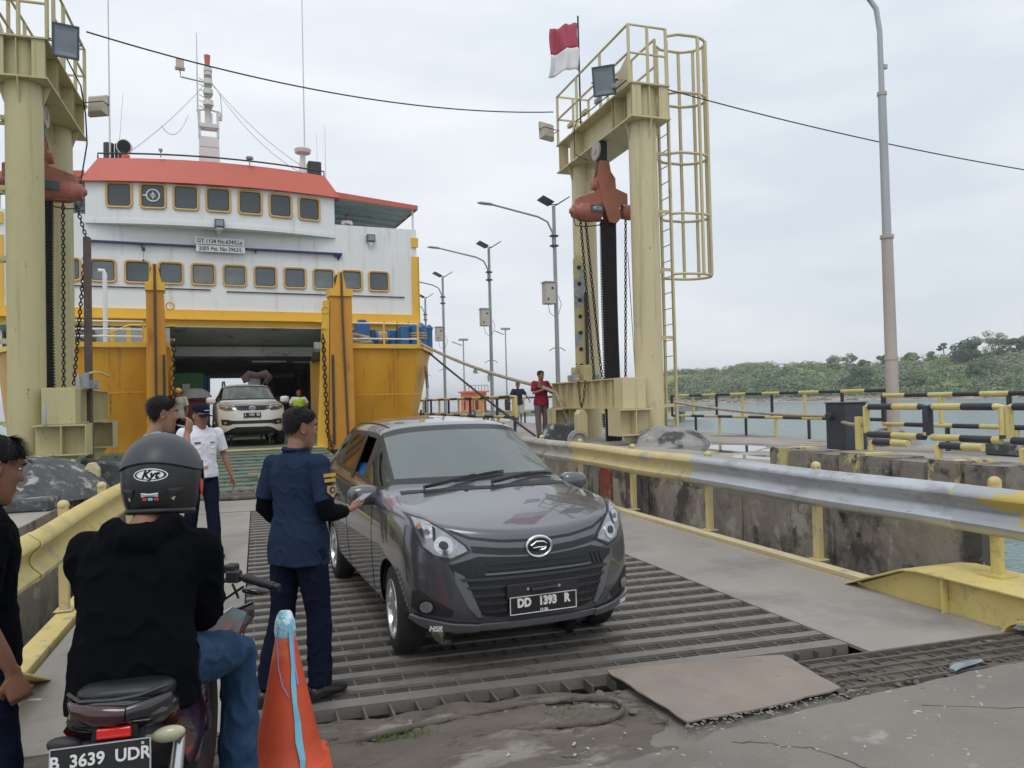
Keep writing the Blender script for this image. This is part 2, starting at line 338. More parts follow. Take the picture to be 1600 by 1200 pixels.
# a thin worn screed over each quay top, with puddles on the right
M['puddle'] = mat('rain puddle', (.10, .10, .10), .03, var=.05, spec=.8, rv=.01)
M['quaytop'] = mat('quay top concrete', (.33, .30, .265), .85, var=.2, vs=1.2, spots=(((.16,.14,.12), .7, .52, .1), ((.45,.42,.36), 3, .62, .08)), bump=.3, bs=15, stretch=(1, .5, 1))
b = MB(); b.box(5.81, 10.89, 4.96, 16.49, .8, .806); struct(b.build('quay_pavement', M['quaytop']))
b = MB()
for cx, cy, rx, ry in ((7.6, 11.6, .75, 1.1), (8.2, 10.2, .5, .7), (7.0, 9.4, .35, .6), (7.9, 13.0, .35, .5)):
    ring = [(cx+rx*math.cos(a)*(1+.25*math.sin(3*a+cx)), cy+ry*math.sin(a)*(1+.2*math.cos(2*a+cy)), .8085) for a in [2*math.pi*i/28 for i in range(28)]]
    b.add(ring, [tuple(range(28))])
tagp(struct(b.build('puddle', M['puddle'])), None, None)
b = MB(); b.box(-8.99, -2.51, 5.61, 17.59, .45, .456); struct(b.build('quay_pavement', M['quaytop']))

# weathered red board and pale cast blocks set against the wall face
b = MB(); b.box(5.74, 5.797, 12.05, 12.45, -.6, .52); tagp(b.build('red_board', mat('weathered red paint', (.30, .07, .05), .8, var=.25, vs=5, spots=(((.36,.30,.26), 5, .56, .06),), bump=.4)), 'weathered red painted board fixed to the quay wall behind the guard rail', 'board')
for (ya, yb, za, zb, dx) in ((10.7, 11.95, -.9, .50, .05), (12.55, 13.6, -.9, .47, .04), (8.3, 10.62, -1.2, .44, .025), (6.7, 8.1, -1.4, .36, .02)):
    b = MB(); n_ = 12; m_ = 8
    vs = [(5.795-dx-.018*noise.noise(Vector((y_*3, z_*3, ya))), y_, z_) for z_ in [za+(zb-za)*j/m_ for j in range(m_+1)] for y_ in [ya+(yb-ya)*i/n_ for i in range(n_+1)]]
    k_ = len(vs); fs = [(j*(n_+1)+i, j*(n_+1)+i+1, (j+1)*(n_+1)+i+1, (j+1)*(n_+1)+i) for j in range(m_) for i in range(n_)]
    b.add(vs, fs); b.box(5.795-dx+.02, 5.799, ya, yb, za, zb-.01); struct(b.build('quay_wall', M['wall_stain'], smooth=60))
# concrete kerb blocks along the right quay edge: each one its own piece
kb = thing('block_kerb', 'row of weathered concrete kerb blocks with traces of yellow paint on the right quay edge', 'kerb', (6.3, 4.96, .8))
yy = 4.98; i = 0
while yy < 8.15:
    L = (.42, .40, .44, .40, .38, .42, .40, .42)[i % 8]; gap = .012 if i != 1 else .05
    q = MB(); h = .235+.02*math.sin(i*2.1); q.box(6.13+.012*math.sin(i*5), 6.62, yy+gap, min(yy+L, 8.2), .807, .807+h)
    o = q.build('block', M['kerb_y'] if i % 3 == 1 else M['kerb'], kb, bevel=.018, seg=2); yy += L; i += 1

# foreground ground, with a shelf that meets the ramp
def ground_mesh():
    nx, ny = 150, 110; x0, x1, y0, y1 = -9, 13, -4, 4.4; vs = []; fs = []
    for j in range(ny+1):
        for i in range(nx+1):
            u = i/nx; v = j/ny; x = x0+(x1-x0)*u; ye = 4.36-.062*x if -2.4 < x < 5.7 else 4.36
            if x < -2.4: ye = 4.5
            if x > 5.7: ye = 4.0
            y = y0+(ye-y0)*(v**.6)
            z = -.02+.012*noise.noise(Vector((x*.7, y*.7, 0)))+.006*noise.noise(Vector((x*4, y*4, 2)))
            d = ye-y
            # broken, sunken margin in front of the ramp
            if d < .75 and x < 2.1: z += (.030*noise.noise(Vector((x*2.2, y*5, 5))) + .018*noise.noise(Vector((x*7, y*9, 9)))) * (1-d/.75)*1.6 - .02*(1-d/.75)
            if d < .5 and x > 3.1: z += .02*noise.noise(Vector((x*3, y*6, 5)))*(1-d/.5)-.03*max(0, 1-d/.3)
            vs.append((x, y, z))
    for j in range(ny):
        for i in range(nx): a = j*(nx+1)+i; fs.append((a, a+1, a+nx+2, a+nx+1))
    return vs, fs
b = MB(); b.add(*ground_mesh()); o = struct(b.build('ground', M['ground'], smooth=80))
b = MB(); b.box(-9, 13, -4, 3.7, -2.6, -.09); b.box(-9, -2.4, 3.7, 4.45, -2.6, -.09); b.box(5.7, 13, 3.7, 3.95, -2.6, -.09); struct(b.build('quay_base', M['wall_stain']))
# patched slabs of the foreground lying slightly proud, leaving an open crack between them
def slab(name, poly, z, mt, t=.03):
    m = MB(); n = len(poly); rs = []
    pts = []
    for i in range(n):
        a, c = Vector(poly[i]), Vector(poly[(i+1) % n]); k = max(2, int((c-a).length/.09))
        for j in range(k):
            p = a.lerp(c, j/k); q = 0.022 if (j or 1) else 0
            pts.append((p.x+q*noise.noise(Vector((p.x*9, p.y*9, 1))), p.y+q*noise.noise(Vector((p.x*9, p.y*9, 7)))))
    m.prism(pts, 2, z-t, z); return m.build(name, mt)
M['slab_b'] = mat('pale foreground slab', (.215, .195, .168), .85, var=.13, vs=1.2, spots=(((.30,.28,.25), 75, .60, .08), ((.11,.10,.085), 60, .64, .06), ((.15,.135,.115), .55, .54, .10), ((.19,.175,.155), 1.4, .53, .14), ((.075,.07,.065), 19, .725, .02), ((.33,.31,.285), 4, .6, .12), ((.11,.10,.09), 2.6, .70, .05)), bump=.4, bs=35)
struct(slab('slab', [(1.62, 3.18), (2.18, 3.42), (3.25, 3.52), (4.6, 3.62), (8.5, 3.4), (8.5, -3), (.6, -3), (1.0, 2.0), (1.35, 2.8)], .017, M['slab_b']))
struct(slab('slab', [(-.3, 3.62), (.8, 3.5), (1.45, 3.36), (1.5, 3.2), (1.28, 2.78), (.93, 2.0), (.53, -3), (-6, -3), (-6, 3.4), (-1.6, 3.5)], .011, M['ground']))
# mud and rubble in the broken margin
b = MB()
for i in range(260):
    x = rnd.uniform(-1.4, 2.05); y = 4.28-.06*x-abs(rnd.gauss(0, .26)); s = rnd.uniform(.008, .03)
    if y < 3.3: continue
    b.ell((x, y, .0+s*.1), (s*rnd.uniform(.8, 2), s, s*.5), 6, 4, (0, 0, rnd.uniform(0, 3)))
for i in range(150):
    x = rnd.uniform(3.2, 5.2); y = 3.95-.04*x-abs(rnd.gauss(0, .12)); s = rnd.uniform(.006, .022)
    b.ell((x, y, .01), (s*rnd.uniform(.8, 2), s, s*.5), 6, 4, (0, 0, rnd.uniform(0, 3)))
tagp(b.build('rubble', M['mud'], smooth=60), 'crumbled mud and small rubble in the broken margin before the ramp', 'rubble', kind='stuff')
b = MB(); n_ = 110; m_ = 26; vs = []; fs = []
for j in range(m_+1):
    for i in range(n_+1):
        x = -1.5+3.6*i/n_; v_ = j/m_; y = 3.28+.22*noise.noise(Vector((x*1.3, 4, 0)))*(1-v_)+v_*(4.36-.062*x-3.28); e_ = min(1, v_*5, (1-i/n_)*8)
        vs.append((x, y, -.03+.042*e_+(.030*noise.noise(Vector((x*2.4, y*6, 3)))+.016*noise.noise(Vector((x*8, y*12, 3)))+.007*noise.noise(Vector((x*26, y*30, 3))))*e_-.02*max(0, v_-.75)*4))
for j in range(m_):
    for i in range(n_): a = j*(n_+1)+i; fs.append((a, a+1, a+n_+2, a+n_+1))
M['mud_b'] = mat('brown mud over concrete', (.125, .105, .088), .92, var=.25, vs=4, spots=(((.255,.23,.20), 2.1, .545, .06), ((.055,.047,.04), 6, .58, .1), ((.30,.28,.25), 9, .68, .05)), bump=.9, bs=30, stretch=(.5, 1.3, 1))
b.add(vs, fs); struct(b.build('mud', M['mud_b'], smooth=80))
# a thick old hose lying in the mud
b = MB(); b.tube([(-.5, 3.98, .005), (.1, 3.93, .015), (.6, 4.05, .012), (1.0, 4.08, .018), (1.5, 4.14, .02), (1.86, 4.03, .025), (1.93, 3.86, .025), (1.73, 3.70, .022), (1.43, 3.80, .02), (1.1, 3.84, .01), (.7, 3.88, .0)], [.010, .017, .02, .016, .022, .02, .018, .021, .017, .014, .008], 10)
me_ = b.build('old_hose', M['mud'], smooth=60); me_.modifiers.new('s', 'SUBSURF').levels = 1
tagp(me_, 'mud caked old rubber hose curled beside the rusty plate', 'hose')
b = MB(); b.T = Matrix.Translation((4.1, 3.64, .035)) @ Matrix.Rotation(.25, 4, 'Z')
b.tube([(-.16, 0, 0), (-.1, .01, .01), (.05, 0, .005), (.15, -.01, 0)], [.02, .035, .03, .02], 8, flat=.5)
tagp(b.build('plastic_bottle', M['lampglass'], smooth=60), 'flattened grey plastic bottle lying in the dirt at the right of the ramp foot', 'bottle')
b = MB()
for i in range(420):
    x = rnd.uniform(-1.0, 7); y = rnd.uniform(1.6, 3.6); s_ = rnd.uniform(.002, .009); a = rnd.uniform(0, 6.3)
    b.ell((x, y, .018), (s_*rnd.uniform(1, 3.5), s_, s_*.6), 5, 4, (0, 0, a))
tagp(b.build('grit', M['leafdry']), 'pale grit and dry scraps strewn over the foreground concrete', 'grit', kind='stuff')
b = MB()
for pts in ([(2.2, 3.30), (2.5, 3.1), (2.62, 2.8), (2.95, 2.5)], [(1.35, 3.0), (1.2, 2.7), (1.27, 2.3), (1.1, 1.9), (.9, 1.4)], [(3.4, 3.3), (3.9, 3.05), (4.6, 3.1)]):
    P_ = []
    for k in range(len(pts)-1):
        for q in range(8): f = q/8; P_.append(Vector((pts[k][0]*(1-f)+pts[k+1][0]*f+rnd.uniform(-.015, .015), pts[k][1]*(1-f)+pts[k+1][1]*f+rnd.uniform(-.015, .015), .0172)))
    b.tube(P_, [.004+.004*rnd.random() for _ in P_], 4, flat=.15)
tagp(b.build('crack', M['void']), 'thin dark cracks in the foreground concrete', 'cracks', kind='stuff')
# grass tufts in the mud
b = MB()
for (cx, cy) in ((.62, 3.97), (1.62, 3.93), (.75, 3.95)):
    for i in range(60):
        x = cx+rnd.gauss(0, .09); y = cy+rnd.gauss(0, .03); a = rnd.uniform(0, 6.28); h = rnd.uniform(.012, .04)
        b.add([(x, y, .01), (x+.006, y+.002, .01), (x+.02*math.cos(a), y+.02*math.sin(a), .01+h)], [(0, 1, 2)])
M['grass'] = mat('weed green', (.10, .15, .03), .8)
tagp(b.build('grass', M['grass']), 'small weeds growing in the mud before the ramp', 'grass', kind='stuff')

# rusty grid set in the ground at the right of the ramp foot
dg = thing('drain_grate', 'rusty dirt filled steel grid in the ground right of the cover plate', 'grate', (4.6, 3.8, 0))
for (xa, ya, xb, yb, nm) in [(3.22, 4.10-.03*i-.085*i, 6.6, 3.97-.085*i-.03*i, 'cross_bar') for i in range(5)]:
    b = MB(); b.add([(xa, ya, -.02), (xb, yb, -.02), (xb, yb+.022, -.02), (xa, ya+.022, -.02), (xa, ya, .018), (xb, yb, .018), (xb, yb+.022, .018), (xa, ya+.022, .018)], [(0, 3, 2, 1), (4, 5, 6, 7), (0, 1, 5, 4), (1, 2, 6, 5), (2, 3, 7, 6), (3, 0, 4, 7)]); b.build(nm, M['steelbar'] if i == 0 else M['grate'], dg)
for i in range(24):
    x = 3.26+.14*i; b = MB(); b.add([(x, 4.08-.04*(x-3.2), -.02), (x+.012, 4.08-.04*(x-3.2), -.02), (x+.05, 3.62, -.02), (x+.038, 3.62, -.02), (x, 4.08-.04*(x-3.2), .013), (x+.012, 4.08-.04*(x-3.2), .013), (x+.05, 3.62, .013), (x+.038, 3.62, .013)], [(0, 3, 2, 1), (4, 5, 6, 7), (0, 1, 5, 4), (1, 2, 6, 5), (2, 3, 7, 6), (3, 0, 4, 7)]); b.build('grate_bar', M['grate'], dg)
b = MB(); n_ = 60; m_ = 10; vs = []; fs = []
for j in range(m_+1):
    for i in range(n_+1):
        x = 3.15+3.5*i/n_; y = 3.52+.56*j/m_-.035*(x-3.2); vs.append((x, y, -.004+.022*noise.noise(Vector((x*2.5, y*6, 3)))+.012*noise.noise(Vector((x*9, y*14, 3)))+.02*max(0, .3-j/m_)))
for j in range(m_):
    for i in range(n_): a = j*(n_+1)+i; fs.append((a, a+1, a+n_+2, a+n_+1))
b.add(vs, fs); struct(b.build('dirt', M['mud'], smooth=80))
# rusty cover plate bridging the gap
pl = [(2.04, 4.42), (3.22, 4.24), (3.16, 3.64), (2.62, 3.57), (2.1, 3.56)]
o = slab('cover_plate', pl, .0285, M['rustplate'], .009);
b = MB()
for i in range(150):
    f = rnd.random(); x = 2.0+1.35*f; y = 3.545+.07*f-abs(rnd.gauss(0, .05)); s_ = rnd.uniform(.002, .009)*(1.8 if rnd.random() < .08 else 1)
    b.ell((x, y, .019), (s_*rnd.uniform(1, 2.2), s_, s_*.55), 6, 4, (0, 0, rnd.uniform(0, 3)))
tagp(b.build('crumbs', M['slab_b'], smooth=60), 'crumbled concrete along the near edge of the rusty plate', 'rubble', kind='stuff')
tagp(o, 'rusty steel cover plate bridging the ramp foot and the concrete', 'steel plate')

# ================================================================ LOADING RAMP
ramp = thing('loading_ramp', 'grey steel loading ramp with open grating in the middle leading to the ferry', 'ramp', (1.85, 4.3, 0))
def rs(x, y): return y-.055*(x-2)*max(0, 1-(y-4.3)/5)       # the foot of the ramp is slightly askew
GX0, GX1 = -.12, 3.82
b = MB(); b.box(-1.43, 5.12, 4.0, 13.5, -.30, -.26); b.build('under_tray', M['void'], ramp)
y = 4.42; k = 0
wb = None
while y < 13.5:
    b = MB(); bw = .088 if k > 0 else .12
    ya, yb = rs(GX0, y), rs(GX1, y)
    b.add([(GX0, ya, -.07), (GX1, yb, -.07), (GX1, yb+bw, -.07), (GX0, ya+bw, -.07), (GX0, ya, 0), (GX1, yb, 0), (GX1, yb+bw, 0), (GX0, ya+bw, 0)],
          [(0, 1, 2, 3), (4, 7, 6, 5), (0, 4, 5, 1), (1, 5, 6, 2), (2, 6, 7, 3), (3, 7, 4, 0)])
    b.build('cross_bar', M['steelbar'], ramp); y += .238; k += 1
x = GX0+.07; gi = 0; proto = None
while x < GX1:
    b = MB(); b.box(x-.007, x+.007, 4.3, 13.5, -.075, -.012); b.build('grate_bar', M['grate'], ramp); x += .15
b = MB(); y = 4.44
while y < 13.4:
    for q in (1, 2, 3):
        yy = y+.085+q*.04
        ya, yb = rs(GX0, yy), rs(GX1, yy)
        b.add([(GX0, ya, -.06), (GX1, yb, -.06), (GX1, yb+.008, -.06), (GX0, ya+.008, -.06), (GX0, ya, -.014), (GX1, yb, -.014), (GX1, yb+.008, -.014), (GX0, ya+.008, -.014)],
              [(0, 1, 2, 3), (4, 7, 6, 5), (0, 4, 5, 1), (2, 6, 7, 3)])
    y += .238
o = b.build('grate_mesh', M['grate'], ramp); o['kind'] = 'stuff'
# side plates in lengths with narrow joints
for (xa, xb, ends) in ((-1.42, GX0-.012, (4.29, 7.1, 9.7, 13.5)), (GX1+.012, 5.12, (4.2, 9.3, 13.5))):
    for i in range(len(ends)-1):
        b = MB(); y0 = ends[i]; y1 = ends[i+1]-.008
        n = 8; vs = []; 
        a0 = rs(xa, y0) if i == 0 else y0; a1 = rs(xb, y0) if i == 0 else y0
        b.add([(xa, a0, -.02), (xb, a1, -.02), (xb, y1, -.02), (xa, y1, -.02), (xa, a0, .002), (xb, a1, .002), (xb, y1, .002), (xa, y1, .002)],
              [(0, 3, 2, 1), (4, 5, 6, 7), (0, 1, 5, 4), (1, 2, 6, 5), (2, 3, 7, 6), (3, 0, 4, 7)])
        b.build('side_plate', M['ramp_conc'], ramp)
b = MB(); b.box(-1.44, 5.2, 13.51, 15.7, -.03, .004); b.build('end_plate', M['ramp_conc'], ramp)
b = MB(); b.box(-1.44, 5.14, 13.5, 13.508, -.3, .006); b.build('joint_edge', M['darkgrey'], ramp)
# edge channels
b = MB(); b.box(5.16, 5.28, 5.45, 15.6, -.35, -.01); b.box(5.17, 5.30, 5.45, 15.6, -.009, .045); b.build('edge_channel', M['chan'], ramp, bevel=.004)
b = MB(); b.box(5.122, 5.158, 5.4, 15.6, -.3, -.03); b.build('edge_gap', M['black'], ramp)
b = MB(); b.box(-1.62, -1.45, 5.6, 15.6, -.35, .04); b.build('edge_channel', M['yellow'], ramp, bevel=.004)
# near end beams: tapered box girders standing above the ramp foot
def end_beam(xi, xo, sgn, label):
    t = thing('end_beam', label, 'steel beam', ((xi+xo)/2, 4.6, 0))
    prof = [(5.62, .0), (5.02, .245), (4.86, .27), (3.55, .27), (3.55, -.3), (5.0, -.3), (5.0, .02)]
    web = [(5.60, .0), (5.02, .232), (4.86, .256), (3.6, .256), (3.6, -.3), (4.15, -.3), (4.12, -.1), (3.98, .02), (3.8, .06), (3.66, .02)]
    web = [(5.58, .01), (5.02, .240), (4.86, .262), (3.2, .262), (3.2, -.2), (3.78, -.2), (3.80, -.06), (3.86, .06), (3.95, .11), (4.05, .10), (4.13, .03), (4.18, -.06), (4.5, -.06)]
    b = MB(); b.prism(web, 0, xi+sgn*.075, xi+sgn*.09); b.build('web_plate', M['yellow'], t)
    # top flange following the slope
    ln = [(5.66, .0), (5.02, .248), (4.86, .27), (3.2, .27)]; b = MB(); rings = []
    for (yy, zz) in ln: rings.append([(xi, yy, zz), (xo, yy, zz), (xo, yy, zz+.016), (xi, yy, zz+.016)])
    b.loft(rings); b.build('top_flange', M['yellow'], t, bevel=.003)
    b = MB()
    for yy in (4.62,): b.box(xi+sgn*.012, xi+sgn*.07, yy, yy+.014, -.05, .266)
    b.build('stiffener', M['yellow'], t)
    b = MB(); arc = [(3.965+.175*math.cos(a), -.06+.17*math.sin(a)) for a in [math.pi*i/10 for i in range(11)]]
    b.prism([(p[0], p[1]) for p in arc]+[(3.965+.155*math.cos(a), -.06+.15*math.sin(a)) for a in [math.pi*(10-i)/10 for i in range(11)]], 0, xi+sgn*.0, xi+sgn*.072)
    b.build('arch_lip', M['yellow'], t)
    return t
end_beam(4.98, 5.62, 1, 'yellow tapered steel end beam under the last post of the right guard rail')
end_beam(-1.28, -1.92, -1, 'yellow end beam with worn grey top behind the motorcycle on the left')

# guard rails
WP = [(.0, .0), (.028, .018), (.078, .055), (.082, .085), (.03, .135), (.012, .165), (.012, .205), (.03, .235), (.082, .285), (.078, .315), (.028, .352), (0, .37)]
def guard_rail(X, sgn, z0, segs, posts, label, tube_posts=()):
    t = thing('guard_rail', label, 'guard rail', (X, segs[0][0], 0))
    for i, (ya, yb, mt, lift) in enumerate(segs):
        b = MB(); rings = []; n = 14
        for j in range(n+1):
            y = ya+(yb-ya)*j/n; w = .004*math.sin(y*3.1+i)+(.002 if i % 2 else 0)
            rings.append([(X-sgn*(p[0]+w+lift), y, z0+p[1]+.006*math.sin(y*1.7)) for p in WP]+[(X-sgn*(p[0]+w+lift-.006), y, z0+p[1]+.006*math.sin(y*1.7)) for p in reversed(WP)])
        b.loft(rings); o = b.build('rail_panel', M[mt], t, smooth=50)
    for (y, zt) in posts:
        b = MB(); b.box(X+sgn*.012, X+sgn*.085, y-.038, y+.038, .047, zt); b.box(X-sgn*.02, X+sgn*.12, y-.08, y+.08, .046, .058)
        p = b.build('post', M['railcream'], t, bevel=.004)
        b = MB(); b.ell((X+sgn*.05, y, zt), (.05, .05, .045), 12, 6); b.build('cap', M['railcream'], p, smooth=60)
    for (y, zb, zt, r) in tube_posts:
        b = MB(); b.cyl((X+sgn*.09, y, zb), (X+sgn*.09, y, zt), r, n=18); b.box(X+sgn*.09-.1, X+sgn*.09+.1, y-.1, y+.1, zb, zb+.018)
        p = b.build('post', M['yellow'], t, smooth=40)
        b = MB(); b.ell((X+sgn*.09, y, zt), (r*1.02, r*1.02, .05), 14, 6); b.build('cap', M['yellow'], p, smooth=60)
    b = MB()
    for (ya, yb, mt, lift) in segs:
        for yy in (ya+.1, ya+.28, (ya+yb)/2):
            for zz in (.06, .30): b.ell((X-sgn*(.045+lift), yy, z0+zz), (.012, .014, .014), 8, 5)
    b.build('bolt', M['darkgrey'], t, smooth=60)
    return t
M['galv_y'] = mat('galvanised rail with yellow overspray', (.40, .42, .44), .36, metal=.5, var=.12, vs=3, spots=(((.60,.47,.13), 1.6, .60, .02, .5), ((.14,.10,.07), 7, .68, .06, .8), ((.52,.52,.50), 12, .70, .03, .6)), bump=.06, stretch=(1, .6, 1))
guard_rail(5.3, 1, .60, [(3.3, 4.72, 'galv_y', .006), (4.6, 8.72, 'galv', 0), (8.62, 12.6, 'railcream', .006), (12.5, 15.2, 'galv_dirty', 0)],
           [(6.42, .99), (8.38, .99), (10.42, .99), (12.4, .99), (14.3, .99)], 'long corrugated guard rail right of the ramp, galvanised grey with a yellow section', [(4.47, .288, 1.0, .048)])
guard_rail(-1.52, -1, .52, [(2.2, 6.2, 'yellow', 0), (6.1, 10.2, 'yellow', .006), (10.1, 14.5, 'yellow', 0)],
           [(7.4, .93), (9.1, .93), (10.9, .93), (12.7, .93)], 'yellow corrugated guard rail left of the ramp beside the motorcyclist', [(5.2, .288, .93, .05)])

# ================================================================ HOIST TOWERS
def tower(X, Yf, Yr, sgn, label, worn):
    """sgn +1: the ramp lies on the -X side"""
    t = thing('hoist_tower', label, 'tower', (X, (Yf+Yr)/2, .8))
    ZB, ZT, Z0 = 7.3, 8.0, (.5 if sgn < 0 else .85)
    for yy, mt in ((Yf, M['cream']), (Yr, M['cream'] if worn == 0 else M['cream'])):
        b = MB(); b.cyl((X, yy, Z0-.1), (X, yy, ZB-.001), .285, n=40); b.build('pillar', mt, t, smooth=40)
        b = MB()
        for s in (-1, 1):                                   # gussets under the flange
            b = MB(); b.add([(X+s*.29, yy-.01, ZB-.002), (X+s*.40, yy-.01, ZB-.002), (X+s*.29, yy-.01, ZB-.34), (X+s*.29, yy+.01, ZB-.002), (X+s*.40, yy+.01, ZB-.002), (X+s*.29, yy+.01, ZB-.34)], [(0, 1, 2), (3, 5, 4), (0, 3, 4, 1), (1, 4, 5, 2), (2, 5, 3, 0)])
            b.build('gusset', M['cream'], t); b = MB(); b.add([(X-.01, yy+s*.29, ZB-.002), (X-.01, yy+s*.42, ZB-.002), (X-.01, yy+s*.29, ZB-.4), (X+.01, yy+s*.29, ZB-.002), (X+.01, yy+s*.42, ZB-.002), (X+.01, yy+s*.29, ZB-.4)], [(0, 1, 2), (3, 5, 4), (0, 3, 4, 1), (1, 4, 5, 2), (2, 5, 3, 0)])
            b.build('gusset', M['cream'], t)
    ya, yb = Yf-.4, Yr+.6
    b = MB(); b.box(X-.44, X+.44, ya, yb, ZB, ZB+.03); b.build('bottom_flange', M['cream'], t)
    b = MB(); b.box(X-.44, X+.44, ya, yb, ZT-.03, ZT); b.build('top_flange', M['cream'], t)
    b = MB(); b.box(X-.20, X+.20, Yf+.35, Yr-.35, ZB+.031, ZT-.031); b.build('beam_web', M['cream'], t)
    for yy in (Yf, Yr):
        b = MB(); b.cyl((X, yy, ZB+.031), (X, yy, ZT-.031), .30, n=32); b.build('beam_core', M['cream'], t, smooth=40)
    for yy in (Yf-.36, Yf-.30, Yf+.42, Yf+.55, Yr-.5, Yr-.38, Yr+.4, Yr+.52):
        for s in (-1, 1): b = MB(); b.box(X+s*.203, X+s*.40, yy-.008, yy+.008, ZB+.032, ZT-.032); b.build('web_stiffener', M['cream'], t)
    for xx in (-.3, -.02, .25): b = MB(); b.box(X+xx-.007, X+xx+.007, Yf-.38, Yf-.27, ZB+.032, ZT-.032); b.build('web_stiffener', M['cream'], t)
    # hand rail round the top platform
    rt = 1.18
    cs = [(X-.42, ya+.1), (X+.42, ya+.1), (X+.42, yb-.1), (X-.42, yb-.1)]
    posts = [(X-.42, ya+.1, 1), (X-.42, ya+(yb-ya)*.36, 0), (X-.42, ya+(yb-ya)*.68, 0), (X-.42, yb-.1, 1), (X+.42, ya+.55, 0), (X+.42, ya+(yb-ya)*.4, 0), (X+.42, ya+(yb-ya)*.7, 0), (X+.42, yb-.1, 1), (X+.42, ya+.1, 1), (X, ya+.1, 0), (X, yb-.1, 0)]
    for (px, py, c_) in posts:
        b = MB(); b.cyl((px, py, ZT), (px, py, ZT+rt), .034, n=8); b.build('rail_post', M['cream'], t, smooth=50)
    for zz in (ZT+rt, ZT+rt*.52):
        b = MB()
        b.tube([(X+.42, ya+.1, zz), (X-.42, ya+.1, zz), (X-.42, yb-.1, zz), (X+.42, yb-.1, zz), (X+.42, ya+.55, zz)], .026, 8); b.build('hand_rail', M['cream'], t, smooth=50)
    # solid corner plates of the rail
    b = MB(); b.add([(X-.40, ya+.15, ZT), (X-.40, ya+.75, ZT), (X-.40, ya+.75, ZT+.35), (X-.40, ya+.15, ZT+.62), (X-.385, ya+.15, ZT), (X-.385, ya+.75, ZT), (X-.385, ya+.75, ZT+.35), (X-.385, ya+.15, ZT+.62)], [(0, 1, 2, 3), (4, 7, 6, 5), (0, 4, 5, 1), (1, 5, 6, 2), (2, 6, 7, 3), (3, 7, 4, 0)])
    b.build('side_plate', M['cream'], t)
    # ladder with safety cage on the landward side
    s = sgn; lx = X+s*.62; l0, l1 = Yf+.02, Yf+.42; lt = ZT-.15 if sgn > 0 else ZT-.15
    for yy in (l0, l1):
        b = MB(); b.box(lx-.02, lx+.02, yy-.036, yy+.036, 1.0, ZT+1.1); b.build('ladder_rail', M['cream'], t)
    z = 1.25
    while z < ZT:
        b = MB(); b.cyl((lx, l0+.03, z), (lx, l1-.03, z), .011, n=6); b.build('rung', M['cream'], t); z += .33
    for z in (1.55, 2.95, 4.35, 5.55, 6.75):
        b = MB()
        for yy in (l0+.04, l1-.04): b.box(min(X+s*.26, lx-s*.016), max(X+s*.26, lx-s*.016), yy-.02, yy+.02, z-.03, z+.03)
        b.box(min(X+s*.2, X+s*.36), max(X+s*.2, X+s*.36), l0-.02, l1+.02, z-.06, z-.032); b.build('ladder_bracket', M['cream'], t)
    cen = (l0+l1)/2; hoops = (4.25, 5.5, 6.75, 8.0, 9.2)
    def hoop_pt(a): # a 0..1
        th = -math.pi*.5+math.pi*a; return (lx+s*(.06+.66*math.cos(th)**.6 if math.cos(th) > 0 else lx), cen+.40*math.sin(th))
    for z in hoops:
        pts = [(lx, l0-.03, z), (lx+s*.18, cen-.36, z)] + [(lx+s*(.50+.50*math.cos(th)), cen+.38*math.sin(th), z) for th in [R(-80+16*i) for i in range(11)]] + [(lx+s*.18, cen+.36, z), (lx, l1+.03, z)]
        b = MB(); b.tube(pts, .030, 6, flat=1.0); b.build('cage_hoop', M['cream'], t, smooth=50)
    for th in (-75, -38, 0, 38, 75):
        xx, yy = lx+s*(.50+.515*math.cos(R(th))), cen+.395*math.sin(R(th))
        b = MB(); b.box(xx-.026, xx+.026, yy-.026, yy+.026, hoops[0], hoops[-1]); b.build('cage_bar', M['cream'], t)
    # low girder on brackets, ramp side
    gx1, gx0 = X-s*.30, X-s*.80
    ga, gb = Yf-.40, Yr+.45
    a_, c_ = min(gx0, gx1), max(gx0, gx1)
    b = MB(); b.box(a_, c_, ga+.4, gb, 2.10, 2.125); b.box(a_, c_, ga+.4, gb, 1.515, 1.54); b.box(min(gx0+s*.13, gx0+s*.15), max(gx0+s*.13, gx0+s*.15), ga+.4, gb, 1.541, 2.099); b.build('low_girder', M['cream'], t)
    b = MB(); b.box(a_, c_, ga, ga+.398, 1.515, 2.125); b.build('girder_end_box', M['cream'], t, bevel=.006)
    n = 8
    for i in range(n):
        yy = ga+.55+(gb-ga-.62)*i/(n-1); b = MB(); xa, xb = sorted((gx0+s*.005, gx0+s*.128)); b.box(xa, xb, yy-.008, yy+.008, 1.541, 2.099); b.build('girder_stiffener', M['cream'], t)
    for yy in (Yf-.36, Yr-.02):
        xo = X-s*.98; xi = X-s*.2
        xa, xb = sorted((xo, xi))
        b = MB(); b.box(xa, xb, yy-.24, yy+.24, 1.485, 1.512); b.box(xa, xb, yy-.24, yy+.24, 1.0, 1.025); b.box(xa, xb, yy-.012, yy+.012, 1.026, 1.484); b.build('bracket_beam', M['cream'], t)
        xa, xb = sorted((xo, xo-s*.014)); b = MB(); b.box(xa, xb, yy-.26, yy+.26, .99, 1.52); b.build('end_plate', M['cream'], t)
        xm = X-s*.62; xa, xb = xm-.009, xm+.009
        b = MB(); b.box(xa, xb, yy-.235, yy-.013, 1.026, 1.484); b.build('bracket_stiffener', M['cream'], t)
        b = MB(); b.prism([(xo+s*.12, .988), (xo+s*.56, .988), (xo+s*.34, .70)], 1, yy-.1, yy-.085); b.build('gusset', M['cream'], t)
    return t
tw = tower(7.56, 13.9, 16.9, 1, 'cream yellow steel hoist tower with caged ladder and flag, right of the ramp', 0)
cream_r = M['cream']; M['cream'] = M['cream_l']
